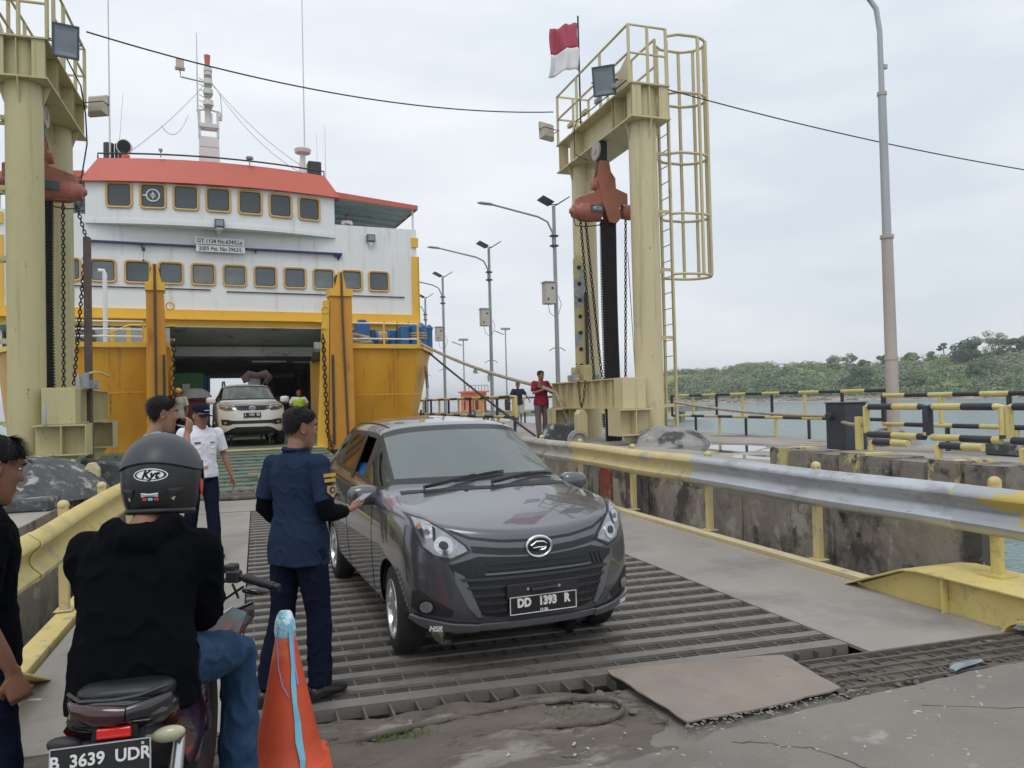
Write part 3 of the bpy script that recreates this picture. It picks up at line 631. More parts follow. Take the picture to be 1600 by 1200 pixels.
tl = tower(-3.68, 14.9, 17.1, -1, 'cream yellow steel hoist tower standing on dark stained concrete at the left edge', 1)
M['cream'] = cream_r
# guide plates with holes and chipped paint against the rear pillars
for (X, Yg, s, lab) in ((7.06, 16.35, 1, 'tall perforated guide plate with flaking paint beside the rear pillar of the right tower'), (-2.9, 15.6, -1, 'dark brown rusty guide post inside the left tower')):
    if s > 0:
        b = MB(); b.box(X-.05, X+.22, Yg, Yg+.03, 2.13, 4.95); o = b.build('guide_plate', M['cream_worn']); tagp(o, lab, 'guide plate')
        bb = MB()
        for i in range(7): bb.cyl((X+.085, Yg-.012, 2.5+i*.38), (X+.085, Yg-.002, 2.5+i*.38), .05, n=12)
        bb.build('bolt_hole', M['black'], o)
        q = MB(); q.ell((X+.085, Yg+.015, 4.95), (.135, .014, .14), 16, 8); q.build('rounded_top', M['cream_worn'], o, smooth=60)
        q = MB(); q.box(X+.2, X+.26, Yg-.05, Yg+.02, 2.13, 4.2); q.build('edge_strip', M['darkgrey'], o)
        q = MB(); q.box(X-.28, X-.1, Yg-.3, Yg, 2.13, 2.28); q.cyl((X-.2, Yg-.2, 2.28), (X-.2, Yg-.2, 2.45), .06, n=10); q.box(X+.0, X+.2, Yg-.34, Yg-.05, 2.13, 2.5); q.box(X+.25, X+.45, Yg-.2, Yg, 2.13, 2.3); q.build('winch_fitting', M['cream_worn'], o, bevel=.015)
    else:
        b = MB(); b.box(X-.05, X+.06, Yg, Yg+.16, .6, 4.9); M['brownsteel'] = mat('brown weathered steel', (.10, .075, .065), .7, var=.3, spots=((RUST, 6, .6, .1),))
        o = b.build('guide_post', M['brownsteel'], bevel=.01); tagp(o, lab, 'guide post')
# rusty chain loop hanging on the right girder, bottles on the left ledge
b = MB(); 
L = [(6.62, 15.35, 2.13), (6.63, 15.33, 1.95), (6.63, 15.28, 1.65), (6.63, 15.22, 1.55), (6.63, 15.12, 1.68), (6.62, 15.02, 1.95), (6.62, 14.98, 2.13)]
for i in range(len(L)-1): chain_pts(b, L[i], L[i+1], .08, .010, .025)
tagp(b.build('hanging_chain', M['rustchain'], smooth=60), 'rusty chain loop hanging over the side of the right tower girder', 'chain')
def bottle(x, y, z, h, label):
    b = MB(); b.tube([(x, y, z), (x, y, z+h*.08), (x, y, z+h*.62), (x, y, z+h*.8), (x, y, z+h*.88), (x, y, z+h)], [.03, .034, .034, .02, .013, .013], 12)
    M.setdefault('pet', mat('clear plastic bottle', (.55, .58, .60), .15, var=.1, trans=.5))
    tagp(b.build('plastic_bottle', M['pet'], smooth=60), label, 'bottle')
bottle(-3.28, 14.28, 1.513, .42, 'clear plastic bottle standing on the lower ledge of the left tower')
bottle(-2.92, 14.9, 2.127, .26, 'clear plastic bottle standing on top of the left tower girder')
b = MB(); b.box(-3.0, -2.7, 15.3, 15.7, 2.127, 2.28); b.cyl((-2.85, 15.15, 2.127), (-2.85, 15.15, 2.4), .06, n=10); b.tube(sag_line((-2.95, 15.2, 2.3), (-2.6, 15.9, 2.35), -.1), .02, 6)
tagp(b.build('winch_fitting', M['cream_worn'], bevel=.0), 'chipped fitting with cable on top of the left tower girder', 'fitting')
# marker scribble on the girder end
b = MB()
for i in range(16):
    z = 1.62+.027*i; y0 = 17.1+.05*math.sin(i*2.3); b.tube([(-2.785, y0, z), (-2.785, y0+.12, z+.02*math.sin(i)), (-2.785, y0+.05, z+.03)], .004, 4)
b.build('scribble', M['lettering'], tl)

# guide posts in the slot below the girders
def slot_post(x, y, z0, z1, s, mt, label):
    b = MB(); b.box(x-s, x+s, y-s, y+s, z0, z1-.1)
    b.add([(x-s, y-s, z1-.1), (x+s, y-s, z1-.1), (x+s, y+s, z1-.1), (x-s, y+s, z1-.1), (x-s*.4, y-s, z1), (x+s*.4, y-s, z1), (x+s*.4, y+s, z1), (x-s*.4, y+s, z1)], [(0, 1, 5, 4), (1, 2, 6, 5), (2, 3, 7, 6), (3, 0, 4, 7), (4, 5, 6, 7)])
    tagp(b.build('guide_post', M[mt], bevel=.008), label, 'guide post')
slot_post(-2.35, 12.9, -.6, .95, .10, 'cream', 'short cream post with tapered top behind the helmet, below the left girder')
slot_post(-2.72, 13.4, -.6, .98, .07, 'cream', 'thin cream post left of the tapered one, below the left girder')
slot_post(6.55, 15.1, -.2, 1.5, .11, 'cream', 'cream post standing under the right girder beside a round pulley')
b = MB(); b.cyl((6.36, 14.8, .86), (6.36, 14.9, .86), .22, n=24); b.torus((6.36, 14.78, .86), .17, .02, 1, 20); tagp(b.build('pulley', M['cream_worn'], smooth=40), 'round cream pulley at the foot of the post under the right girder', 'pulley')
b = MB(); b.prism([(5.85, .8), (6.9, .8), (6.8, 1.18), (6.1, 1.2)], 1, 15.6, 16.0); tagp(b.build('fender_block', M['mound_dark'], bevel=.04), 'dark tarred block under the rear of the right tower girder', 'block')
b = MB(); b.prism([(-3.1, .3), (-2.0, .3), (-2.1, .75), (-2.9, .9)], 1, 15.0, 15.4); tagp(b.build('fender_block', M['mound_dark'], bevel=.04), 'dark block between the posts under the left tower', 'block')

# rough concrete mounds at the pillar feet
def mound(cx, cy, z0, rx, ry, h, mt, label, n=44, m=16, flat=.5):
    vs = []; fs = []
    for i in range(m+1):
        f = i/m; rr = (1-f)*1.0
        pr = min(1, (1-rr**5.0)*1.0) if rr > .0 else 1
        zz = h*((1-rr**3.2))
        for j in range(n):
            a = 2*math.pi*j/n; k = .10*noise.noise(Vector((cx+math.cos(a)*2.2, cy+math.sin(a)*2.2, f*3)))
            vs.append((cx+rx*rr*(1+k)*math.cos(a), cy+ry*rr*(1+k)*math.sin(a), z0+zz*(1+.1*k)+.02*noise.noise(Vector((a*4, f*9, 3)))))
    for i in range(m):
        for j in range(n): k = (j+1) % n; fs.append((i*n+j, i*n+k, (i+1)*n+k, (i+1)*n+j))
    b = MB(); b.add(vs, fs); return tagp(b.build('concrete_footing', M[mt], smooth=60), label, 'footing')
mound(7.55, 13.15, .8, .78, .75, .36, 'mound', 'pale rough concrete mound round the foot of the right tower pillar')
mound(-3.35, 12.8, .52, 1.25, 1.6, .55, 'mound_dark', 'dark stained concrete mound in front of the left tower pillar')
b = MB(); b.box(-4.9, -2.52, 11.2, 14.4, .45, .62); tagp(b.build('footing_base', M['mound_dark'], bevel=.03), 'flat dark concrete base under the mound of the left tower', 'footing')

# ---------------------------------------------------------------- hoists
class MBX(MB):
    def build(s, *a, **k):
        if HF[0] < 0: s.v = [(2*HF[1]-p[0], p[1], p[2]) for p in s.v]
        return MB.build(s, *a, **k)
HF = [1, 0]
def hoist(X, Y, label, sgn):
    MB = MBX; HF[:] = [sgn, X]
    t = thing('chain_hoist', label, 'hoist', (X, Y, 7.3))
    b = MB(); b.cyl((X-.19, Y, 7.08), (X-.15, Y, 7.08), .20, n=24); b.cyl((X-.21, Y, 7.08), (X-.191, Y, 7.08), .06, n=12); b.build('trolley_wheel', M['pole_b'], t, smooth=40)
    b = MB(); b.box(X-.14, X+.06, Y-.08, Y+.08, 6.6, 7.29); b.build('hanger', M['darkgrey'], t, bevel=.01)
    # side plates: bell shape in the XZ plane
    pl = [(-.13, 6.85), (.08, 6.85), (.12, 6.62), (.22, 6.48), (.23, 6.26), (.5, 6.16), (.5, 5.92), (.34, 5.92), (.3, 5.82), (.33, 5.62), (.22, 5.5), (.05, 5.52), (-.1, 5.95), (-.16, 6.3), (-.22, 6.4), (-.18, 6.6)]
    b = MB(); b.prism([(X+p[0], p[1]) for p in pl], 1, Y-.12, Y-.09); b.build('side_plate', M['hoist'], t, bevel=.006)
    b = MB(); b.prism([(X+p[0], p[1]) for p in pl], 1, Y+.09, Y+.12); b.build('side_plate', M['hoist'], t, bevel=.006)
    b = MB(); b.cyl((X-.3, Y, 6.32), (X+.16, Y, 6.32), .1, n=12); b.box(X-.2, X+.2, Y-.085, Y+.085, 5.9, 6.5); b.build('gear_block', M['hoist'], t, bevel=.02)
    b = MB(); b.add([(X-.66, Y-.10, 6.02), (X-.10, Y-.10, 6.22), (X-.08, Y-.10, 5.92), (X-.66, Y-.10, 5.86), (X-.66, Y+.10, 6.02), (X-.10, Y+.10, 6.22), (X-.08, Y+.10, 5.92), (X-.66, Y+.10, 5.86)], [(0, 1, 2, 3), (4, 7, 6, 5), (0, 4, 5, 1), (1, 5, 6, 2), (2, 6, 7, 3), (3, 7, 4, 0)])
    b.build('arm_plate', M['hoist'], t, bevel=.01)
    b = MB(); b.tube([(X-.82, Y, 5.74), (X-.76, Y, 5.74), (X-.75, Y, 5.74), (X-.66, Y, 5.74), (X-.6, Y, 5.74), (X-.14, Y, 5.74)], [.05, .09, .14, .15, .20, .20], 22); b.build('motor', M['hoist'], t, smooth=35)
    b = MB()
    for i in range(12):
        a = 2*math.pi*i/12; b.box(X-.55, X-.3, Y+.19*math.cos(a)-.006, Y+.19*math.cos(a)+.006, 5.74+.19*math.sin(a), 5.74+.215*math.sin(a))
    b.build('cooling_fin', M['hoist'], t)
    b = MB(); b.tube([(X+.38, Y, 5.78), (X+.42, Y, 5.78), (X+.6, Y, 5.78)], [.06, .15, .17], 18); b.build('brake_housing', M['hoist'], t, smooth=35)
    b = MB(); b.box(X-.42, X-.14, Y-.235, Y-.19, 5.7, 5.86); pn = b.build('type_plate', M['lampgrey'], t)
    if sgn > 0: text_obj('40.2t', .10, M['wlettering'], 'lettering', pn, Matrix.Translation((X-.28, Y-.238, 5.78)) @ FRONT)
    b = MB(); b.tube([(X-.74, Y, 5.6), (X-.7, Y, 5.44), (X-.5, Y, 5.42), (X-.2, Y, 5.46), (X-.05, Y, 5.5)], .012, 6); b.build('guard_hoop', M['darkgrey'], t)
    return t
hoist(7.22, 15.05, 'orange red chain hoist with motor hanging under the right tower beam', 1)
hoist(-3.72, 15.75, 'orange red chain hoist with grimy underside hanging inside the left tower', -1)
# heavy black multi-strand load chain: rows of staggered link plates
def load_chain(X, Y, zt, zb, w, label):
    b = MB(); n = int((zt-zb)/.055); cols = 6
    b.box(X-w*.44, X+w*.44, Y-.03, Y+.03, zb, zt)
    for i in range(n):
        z = zt-.03-i*.055; xo = .01*math.sin(z*1.3)
        for j in range(cols):
            x = X+xo-w/2+w*(j+.5)/cols
            zz = z-(.027 if j % 2 else 0)
            for yy in (Y-.04,):
                b.add([(x-w/cols*.48, yy, zz-.024), (x+w/cols*.48, yy, zz-.012), (x+w/cols*.48, yy, zz+.024), (x-w/cols*.48, yy, zz+.012), (x, yy-.016, zz)], [(0, 1, 4), (1, 2, 4), (2, 3, 4), (3, 0, 4)])
        for s in (-1, 1):
            b.obox((X+xo+s*w*.48, Y, z), (.03, .07, .034), (0, 0, 0))
    return tagp(b.build('load_chain', M['chain']), label, 'chain')
load_chain(7.28, 15.05, 5.6, .2, .35, 'broad black leaf chain hanging from the hoist of the right tower')
load_chain(-3.64, 15.75, 5.55, .5, .36, 'broad black leaf chain hanging from the hoist of the left tower')
def hang_chain(a, c, label, link=.09, r=.012, w=.026, grp=None):
    b = MB(); chain_pts(b, a, c, link, r, w); tagp(b.build('hand_chain', M['chain'], smooth=60), label, 'chain', grp)
hang_chain((6.62, 15.0, 5.55), (6.8, 14.9, 2.13), 'thin black chain hanging leftmost under the right hoist motor')
hang_chain((6.75, 15.02, 5.5), (6.98, 14.9, 2.13), 'thin black chain hanging second from left under the right hoist motor')
hang_chain((7.72, 15.05, 5.65), (7.48, 14.8, 2.0), 'thin black chain slanting down right of the broad chain in the right tower')
b = MB(); b.tube([(7.72, 15.0, 4.9), (7.78, 14.9, 2.0)], .008, 5); tagp(b.build('cord', M['cable']), 'thin black cord beside the slanting chain in the right tower', 'cord')
hang_chain((-3.26, 15.6, 5.5), (-3.22, 15.3, 2.13), 'thin rusty chain hanging down the middle of the left tower')
hang_chain((-3.06, 15.6, 5.5), (-2.92, 15.75, 4.9), 'short upper run of the slanting chain inside the left tower')
hang_chain((-2.92, 15.75, 4.9), (-3.08, 15.4, 2.2), 'thin black chain running down along the brown guide post of the left tower')

# ---------------------------------------------------------------- floodlights
def floodlight(c, tgt, label, w=.42, h=.52, back=False):
    t = thing('floodlight', label, 'floodlight', c)
    d = Vector(tgt).normalized(); q = d.to_track_quat('Z', 'Y').to_matrix().to_4x4(); T = Matrix.Translation(Vector(c)) @ q
    b = MB(); b.T = T; b.box(-w/2, w/2, -h/2, h/2, -.05, .0)
    b.add([(-w/2, -h/2, -.051), (w/2, -h/2, -.051), (w/2, h/2, -.051), (-w/2, h/2, -.051), (-w*.35, -h*.35, -.13), (w*.35, -h*.35, -.13), (w*.35, h*.35, -.13), (-w*.35, h*.35, -.13)], [(0, 1, 5, 4), (1, 2, 6, 5), (2, 3, 7, 6), (3, 0, 4, 7), (4, 5, 6, 7)])
    b.build('housing', M['lamptan'] if back else M['lampgrey'], t, bevel=.006)
    b = MB(); b.T = T
    for (x0, x1, y0, y1) in ((-w/2, w/2, h/2-.035, h/2), (-w/2, w/2, -h/2, -h/2+.035), (-w/2, -w/2+.035, -h/2+.036, h/2-.036), (w/2-.035, w/2, -h/2+.036, h/2-.036)): b.box(x0, x1, y0, y1, .001, .022)
    b.build('bezel', M['lampgrey'], t, bevel=.003)
    b = MB(); b.T = T; a, e_ = w/2-.036, h/2-.036; p, q_ = a*.72, e_*.72
    b.add([(-a, -e_, .012), (a, -e_, .012), (a, e_, .012), (-a, e_, .012), (-p, -q_, .003), (p, -q_, .003), (p, q_, .003), (-p, q_, .003)], [(0, 1, 5, 4), (1, 2, 6, 5), (2, 3, 7, 6), (3, 0, 4, 7), (4, 5, 6, 7)])
    b.build('lens', M['lampglass'], t)
    b = MB(); b.T = T; b.tube([(-w/2-.005, 0, -.03), (-w/2-.03, 0, -.03), (-w/2-.03, 0, -.22), (w/2+.03, 0, -.22), (w/2+.03, 0, -.03), (w/2+.005, 0, -.03)], .012, 6); b.build('yoke', M['darkgrey'], t)
    return t
floodlight((-2.95, 14.45, 7.95), (.25, -1, -.25), 'grey square floodlight facing the camera on the front corner of the left tower', .40, .54)
floodlight((-2.98, 17.5, 7.98), (.45, .9, -.05), 'beige backed floodlight at the far end of the left tower beam', .42, .42, True)
floodlight((6.80, 14.05, 8.18), (-.75, -1, -.35), 'grey square floodlight facing the camera on the left side of the right tower platform', .46, .58)
floodlight((6.86, 17.5, 8.32), (-.35, .9, -.05), 'beige backed floodlight at the far left end of the right tower beam', .42, .42, True)
# cable along the beams and down
b = MB(); b.tube([(7.1, 13.65, 8.06), (7.05, 15.0, 8.05), (6.98, 15.9, 8.03), (6.96, 16.0, 7.8), (6.97, 16.0, 7.3), (7.05, 15.5, 7.02)], .012, 6); tagp(b.build('cable', M['cable']), 'black cable looping over the right tower beam', 'cable')
b = MB(); b.tube([(-3.12, 14.4, 8.05), (-3.14, 16.6, 8.03), (-3.12, 16.9, 7.6), (-3.1, 16.9, 7.0), (-3.2, 16.6, 5.9)], .014, 6); tagp(b.build('cable', M['cable']), 'black cable hanging from the left tower beam', 'cable')
for k, (x_, y_) in enumerate(((6.98, 13.9), (6.98, 14.6), (6.98, 15.3), (6.98, 16.1))):
    b = MB(); b.box(x_-.05, x_+.03, y_, y_+.22, 8.001, 8.09); b.build('junction_box', M['cream_worn'], tw)
# flag
fl = thing('flag', 'red over white flag flying from a thin pole on the right tower platform', 'flag', (7.1, 16.1, 8.0))
b = MB(); b.cyl((7.22, 16.2, 8.0), (7.22, 16.2, 10.62), .022, n=8); b.build('flag_pole', M['darkgrey'], fl)
def cloth(z0, z1, mt, nm):
    b = MB(); n, m = 20, 8; vs = []; fs = []
    for j in range(m+1):
        for i in range(n+1):
            u = i/n; v = j/m; z = z0+(z1-z0)*v
            vs.append((7.20-u*.74+.03*math.sin(z*6), 16.2-u*.05+.10*math.sin(u*7+z*2.2)*u+.04*math.sin(u*15+z), z-u*.22+.05*math.sin(u*5)+.015*math.sin(u*19)*v))
    for j in range(m):
        for i in range(n): a = j*(n+1)+i; fs.append((a, a+1, a+n+2, a+n+1))
    b.add(vs, fs); o = b.build(nm, mt, fl, smooth=60); md = o.modifiers.new('t', 'SOLIDIFY'); md.thickness = .006
cloth(9.85, 10.42, M['flagr'], 'red_stripe'); cloth(9.34, 9.85, M['flagw'], 'white_stripe')
# overhead wire
b = MB(); b.tube(sag_line((-2.56, 14.0, 7.95), (6.79, 16.8, 8.55), .38, 30), .014, 5); tagp(b.build('overhead_cable', M['cable']), 'black overhead cable strung between the two towers', 'cable')
b = MB(); b.tube(sag_line((8.0, 13.6, 7.95), (17.0, 12.6, 6.6), .12, 24), .013, 5); tagp(b.build('overhead_cable', M['cable']), 'black overhead cable running off to the right from the right tower', 'cable')

# ---------------------------------------------------------------- quay railings
def striped(t, pts, r, step=.42, ph=0):
    """a pipe cut into alternating yellow and black bands, each band a part"""
    P = [Vector(p) for p in pts]; L = [0]
    for i in range(1, len(P)): L.append(L[-1]+(P[i]-P[i-1]).length)
    def at(s):
        for i in range(1, len(P)):
            if s <= L[i]+1e-9: return P[i-1].lerp(P[i], (s-L[i-1])/max(1e-9, L[i]-L[i-1]))
        return P[-1]
    s = 0; k = ph
    while s < L[-1]-.02:
        e = min(L[-1], s+step); mid = [at(s)]+[P[i] for i in range(1, len(P)-1) if s+.01 < L[i] < e-.01]+[at(e)]
        b = MB(); b.tube(mid, r*(1+.012*(k % 2)), 10); b.build('pipe_band', M['rail_y'] if k % 2 == 0 else M['rail_k'], t, smooth=50); s = e; k += 1
def railing(x, ya, yb, z0, h, r, label, step=.45, sp=1.5, detail=True, dx=0.):
    t = thing('pipe_railing', label, 'railing', (x, ya, z0))
    X = lambda y: x+dx*(y-ya)
    striped(t, [(X(ya), ya, z0+h*.45), (X(ya), ya, z0+h), (X(yb), yb, z0+h), (X(yb), yb, z0+h*.45)], r, step, 0)
    striped(t, [(X(ya), ya, z0+h*.45), (X(yb), yb, z0+h*.45)], r, step, 1)
    n = max(1, round((yb-ya)/sp)); 
    for i in range(n+1):
        y = ya+.12+(yb-ya-.24)*i/n
        b = MB(); b.tube([(X(y), y, z0), (X(y), y, z0+h*.45-r)], r*.95, 8); b.build('lower_post', M['rail_y'] if i % 2 else M['rail_k'], t, smooth=50)
        b = MB(); b.tube([(X(y), y+.1, z0+h*.45+r), (X(y), y+.1, z0+h-r)], r*.95, 8); b.build('upper_post', M['rail_k'] if i % 2 else M['rail_y'], t, smooth=50)
    return t
railing(10.55, 10.6, 18.2, .8, .95, .034, 'yellow and black pipe railing along the sea side behind the right tower ladder', .6, 1.1)
railing(9.9, 6.6, 10.2, .8, .86, .036, 'low yellow and black pipe railing on the sea side behind the nearest one', .45, 1.2)
# the nearer, heavier barrier with double frames
nb = thing('pipe_barrier', 'heavy yellow and black pipe barrier nearest the camera at the right edge', 'railing', (7.9, 6.5, .8))
for (ya, yb, ph) in ((7.55, 8.55, 0), (6.5, 7.5, 1), (5.4, 6.42, 0)):
    x = 8.0
    striped(nb, [(x, yb, .8+.36), (x, yb, .8+.72), (x, ya, .8+.72), (x, ya, .8+.36)], .044, .42, ph)
    striped(nb, [(x, yb-.03, .8+.34), (x, ya+.03, .8+.34)], .044, .42, 1-ph)
    striped(nb, [(x-.2, (ya+yb)/2+.2, .8), (x-.2, (ya+yb)/2+.2, .8+.26), (x-.2, ya+.1, .8+.26)], .044, .3, 0)
b = MB(); b.cyl((8.02, 8.72, .92), (8.02, 8.72, 1.38), .055, n=12); b.build('end_stub', M['rail_y'], nb, smooth=40)
# far-pier railing, left of the right tower
railing(6.75, 20.0, 46, .79, 1.05, .045, 'long yellow and black railing along the far pier beyond the parked car roof', 1.0, 1.5)
railing(10.6, 18.6, 40, .79, 1.05, .04, 'sea side railing of the far pier behind the standing men', 1.2, 2.0)
# rope strung along the railing
b = MB(); b.tube(sag_line((7.6, 13.0, 1.62), (9.5, 11.0, 1.32), .06, 8)+sag_line((9.5, 11.0, 1.32), (8.0, 8.6, 1.27), .05, 8)[1:], .028, 7); tagp(b.build('slack_rope', M['rope'], smooth=60), 'frayed beige rope strung along the pipe railing by the right tower', 'rope')
# black box and low bollards on the quay edge
b = MB(); b.box(8.85, 9.27, 9.9, 10.35, .81, 1.55); b.cyl((8.75, 10.2, 1.35), (8.85, 10.2, 1.35), .06, n=12); b.box(8.83, 9.29, 9.88, 10.37, 1.551, 1.57)
tagp(b.build('electric_box', mat('black cabinet', (.045, .05, .06), .6, var=.2), bevel=.012), 'black electric cabinet standing among the quay railings', 'cabinet')
b = MB(); b.box(9.6, 10.2, 7.6, 8.1, .81, .98); tagp(b.build('mooring_block', M['mound_dark'], bevel=.02), 'small black block on the quay edge behind the heavy barrier', 'block')
mound(10.35, 10.5, .8, .5, .45, .3, 'mound', 'small concrete footing at the base of the tall lamp post')

# ---------------------------------------------------------------- lamp posts
t = thing('lamp_post', 'tall slim lamp post with curved top rising out of the picture at the right', 'lamp post', (10.4, 10.5, .8))
b = MB(); b.tube([(10.4, 10.5, .8), (10.4, 10.5, 4.4)], [.105, .092], 16); b.build('lower_section', M['pole_b'], t, smooth=50)
b = MB(); b.tube([(10.4, 10.5, 4.4), (10.4, 10.5, 6.9)], [.075, .068], 16); b.build('middle_section', M['pole_top'], t, smooth=50)
b = MB(); b.tube([(10.4, 10.5, 6.9), (10.4, 10.5, 8.0), (10.36, 10.52, 8.4), (10.22, 10.6, 8.68), (9.9, 10.75, 8.88), (9.2, 11.1, 9.0)], [.05, .045, .045, .042, .04, .035], 12); b.build('upper_section', M['pole_top'], t, smooth=50)
b = MB(); b.ell((9.1, 11.15, 8.99), (.32, .14, .07), 14, 8, (0, 0, -.45)); b.build('lamp_head', M['pole_top'], t, smooth=60)
for z in (4.4, 6.9, 2.3):
    b = MB(); b.cyl((10.4, 10.5, z-.03), (10.4, 10.5, z+.03), .112 if z < 5 else .08, n=16); b.build('joint_ring', M['pole_b'], t)
b = MB(); b.box(10.44, 10.52, 10.47, 10.53, 7.35, 7.42); b.build('hook', M['pole_top'], t)
def solar_post(x, y, label, s=1.):
    t = thing('solar_lamp_post', label, 'lamp post', (x, y, .79)); z0 = .79
    b = MB(); b.tube([(x, y, z0), (x, y, 4.4), (x, y, 8.6)], [.085, .075, .06], 12); b.build('pole', M['pole'], t, smooth=50)
    b = MB(); b.tube([(x-.06, y, 7.1), (x-.07, y, 7.65), (x-.25, y, 8.02), (x-.6, y, 8.18), (x-2.2, y, 8.5)], .035, 8); b.build('arm', M['pole'], t, smooth=50)
    b = MB(); b.tube([(x-2.2, y, 8.5), (x-2.35, y, 8.53), (x-2.7, y, 8.55), (x-2.82, y, 8.55)], [.05, .1, .1, .03], 10, flat=.5); b.build('lamp_head', M['pole_top'], t, smooth=50)
    for zz in (7.15, 7.5):
        b = MB(); b.box(x-.15, x+.12, y-.1, y+.1, zz, zz+.05); b.build('clamp', M['darkgrey'], t)
    b = MB(); b.box(x-.46, x-.09, y-.22, y+.18, 5.1, 5.85); bx = b.build('battery_box', M['boxm'], t, bevel=.01)
    b = MB(); b.box(x-.4, x-.34, y-.223, y-.221, 5.2, 5.3); b.box(x-.25, x-.16, y-.223, y-.221, 5.6, 5.68); b.build('box_label', M['darkgrey'], bx)
    b = MB(); b.box(x-.5, x-.05, y-.26, y+.2, 5.851, 5.88); b.build('box_lid', M['boxm'], bx)
    b = MB(); b.tube([(x-.3, y, 5.1), (x-.25, y, 4.8), (x-.05, y, 4.65)], .01, 5); b.tube([(x+.1, y, 5.4), (x+.2, y, 5.1), (x+.06, y, 4.7)], .01, 5); b.build('cable', M['cable'], t)
    for sg in (-1, 1):
        b = MB(); b.obox((x+sg*.30, y, 8.76), (.46, .62, .035), (0, -sg*.55 if sg > 0 else .45, 0)); b.build('solar_panel', M['panel'], t)
    b = MB(); b.cyl((x-.2, y, 8.62), (x+.2, y, 8.68), .02, n=6); b.build('bracket', M['darkgrey'], t)
    b = MB(); b.tube([(x-.3, y, 3.45), (x-.15, y, 3.55), (x+.15, y, 3.55), (x+.3, y, 3.45)], .015, 5); b.build('step_iron', M['darkgrey'], t)
    return t
solar_post(10.1, 25.2, 'solar street lamp nearest the right tower, on the far pier')
solar_post(10.0, 32.9, 'solar street lamp second from the right tower, on the far pier')
solar_post(9.8, 41.1, 'solar street lamp third from the right tower, close to the ferry side')
solar_post(10.6, 49.5, 'solar street lamp farthest along the pier, beside the ferry rail')
for (px, py, h, lab) in ((16.5, 95, 9, 'small distant lamp post left of the orange hut'), (26.5, 100, 10, 'small distant lamp post behind the orange hut'), (32.5, 100, 11.5, 'distant twin headed mast right of the orange hut')):
    t = thing('distant_lamp_post', lab, 'lamp post', (px, py, .3)); b = MB(); b.cyl((px, py, .3), (px, py, h), .12, .08, n=8); b.build('pole', M['pole'], t)
    b = MB(); b.obox((px-.9, py, h-.4), (1.5, .12, .12), (0, .35, 0)); b.box(px-.6, px+.6, py-.3, py+.3, h, h+.25); b.build('lamp_head', M['pole'], t)
# distant jetty and orange hut
b = MB(); b.box(10, 60, 92, 99, -.3, .5)
for i in range(12): b.box(11+i*4, 11.6+i*4, 92.4, 93, -2.2, -.3)
struct(b.build('distant_jetty', M['conc']))
hut = thing('orange_hut', 'small orange hut with flat roof and rail on the distant jetty', 'hut', (25, 95, .5))
b = MB(); b.box(25.2, 27.8, 94, 97, .5, 2.9); b.build('wall', M['orange'], hut)
b = MB(); b.box(24.9, 28.1, 93.7, 97.3, 2.9, 3.1); b.build('roof', M['orange'], hut)
b = MB(); 
for i in range(8): b.box(25.0+i*.42, 25.07+i*.42, 93.8, 93.87, 3.1, 3.8)
b.box(25.0, 28.0, 93.8, 93.87, 3.78, 3.85); b.build('roof_rail', M['pole'], hut)
b = MB(); b.box(26.0, 26.7, 93.96, 93.99, .55, 2.4); b.build('door', M['darkred'], hut)
for i, x in enumerate((13.5, 17.8, 20, 30.5, 36)):
    lab = ('leftmost small dark bollard on the distant jetty', 'small dark bollard second from left on the distant jetty', 'small dark bollard just left of the orange hut', 'small dark bollard just right of the orange hut', 'rightmost small dark bollard on the distant jetty')[i]
    b = MB(); b.tube([(x, 94, .5), (x, 94, 1.3), (x, 94, 2.0)], [.25, .3, .26], 8); b.ell((x, 94, 2.2), (.2, .2, .22), 8, 6)
    tagp(b.build('mooring_bollard', M['black'], smooth=60), lab, 'bollard', 'bollards on the distant jetty')

# ---------------------------------------------------------------- far shore with hill and trees
def hill():
    vs = []; fs = []; nx, ny = 130, 26
    def top(u):   # crest height along the shore
        return 14.5+7.2*(u**1.1)+1.6*math.sin(u*9)+1.0*math.sin(u*23+1)
    for j in range(ny+1):
        for i in range(nx+1):
            u = i/nx; v = j/ny; az = R(26.5+u*34)
            sh = 388-60*u+6*math.sin(u*14); d = sh+v*190
            k = min(1, v*2.0); z = -1.7+(top(u)+1.7)*(k*k*(3-2*k))*(.93+.12*noise.noise(Vector((u*12, v*5, 0))))
            if v < .06: z = -1.9+v*40
            if u < .07: z = -1.8+(z+1.8)*(u/.07)**1.2
            vs.append((d*math.sin(az), d*math.cos(az), z))
    for j in range(ny):
        for i in range(nx): a = j*(nx+1)+i; fs.append((a, a+1, a+nx+2, a+nx+1))
    return vs, fs, nx, ny
hv, hf, hnx, hny = hill()
M['hillside'] = mat('hillside grass', (.19, .24, .095), .95, var=.25, vs=.03, spots=(((.24,.24,.13), .05, .56, .06), ((.13,.18,.07), .12, .52, .1)), bump=.5, bs=.3)
b = MB(); b.add(hv, hf); struct(b.build('hillside', M['hillside'], smooth=80))
def hz(u, v):
    i = min(hnx-1, int(u*hnx)); j = min(hny-1, int(v*hny)); fu, fv = u*hnx-i, v*hny-j
    p = lambda a, c: Vector(hv[c*(hnx+1)+a]); return p(i, j).lerp(p(i+1, j), fu).lerp(p(i, j+1).lerp(p(i+1, j+1), fu), fv)
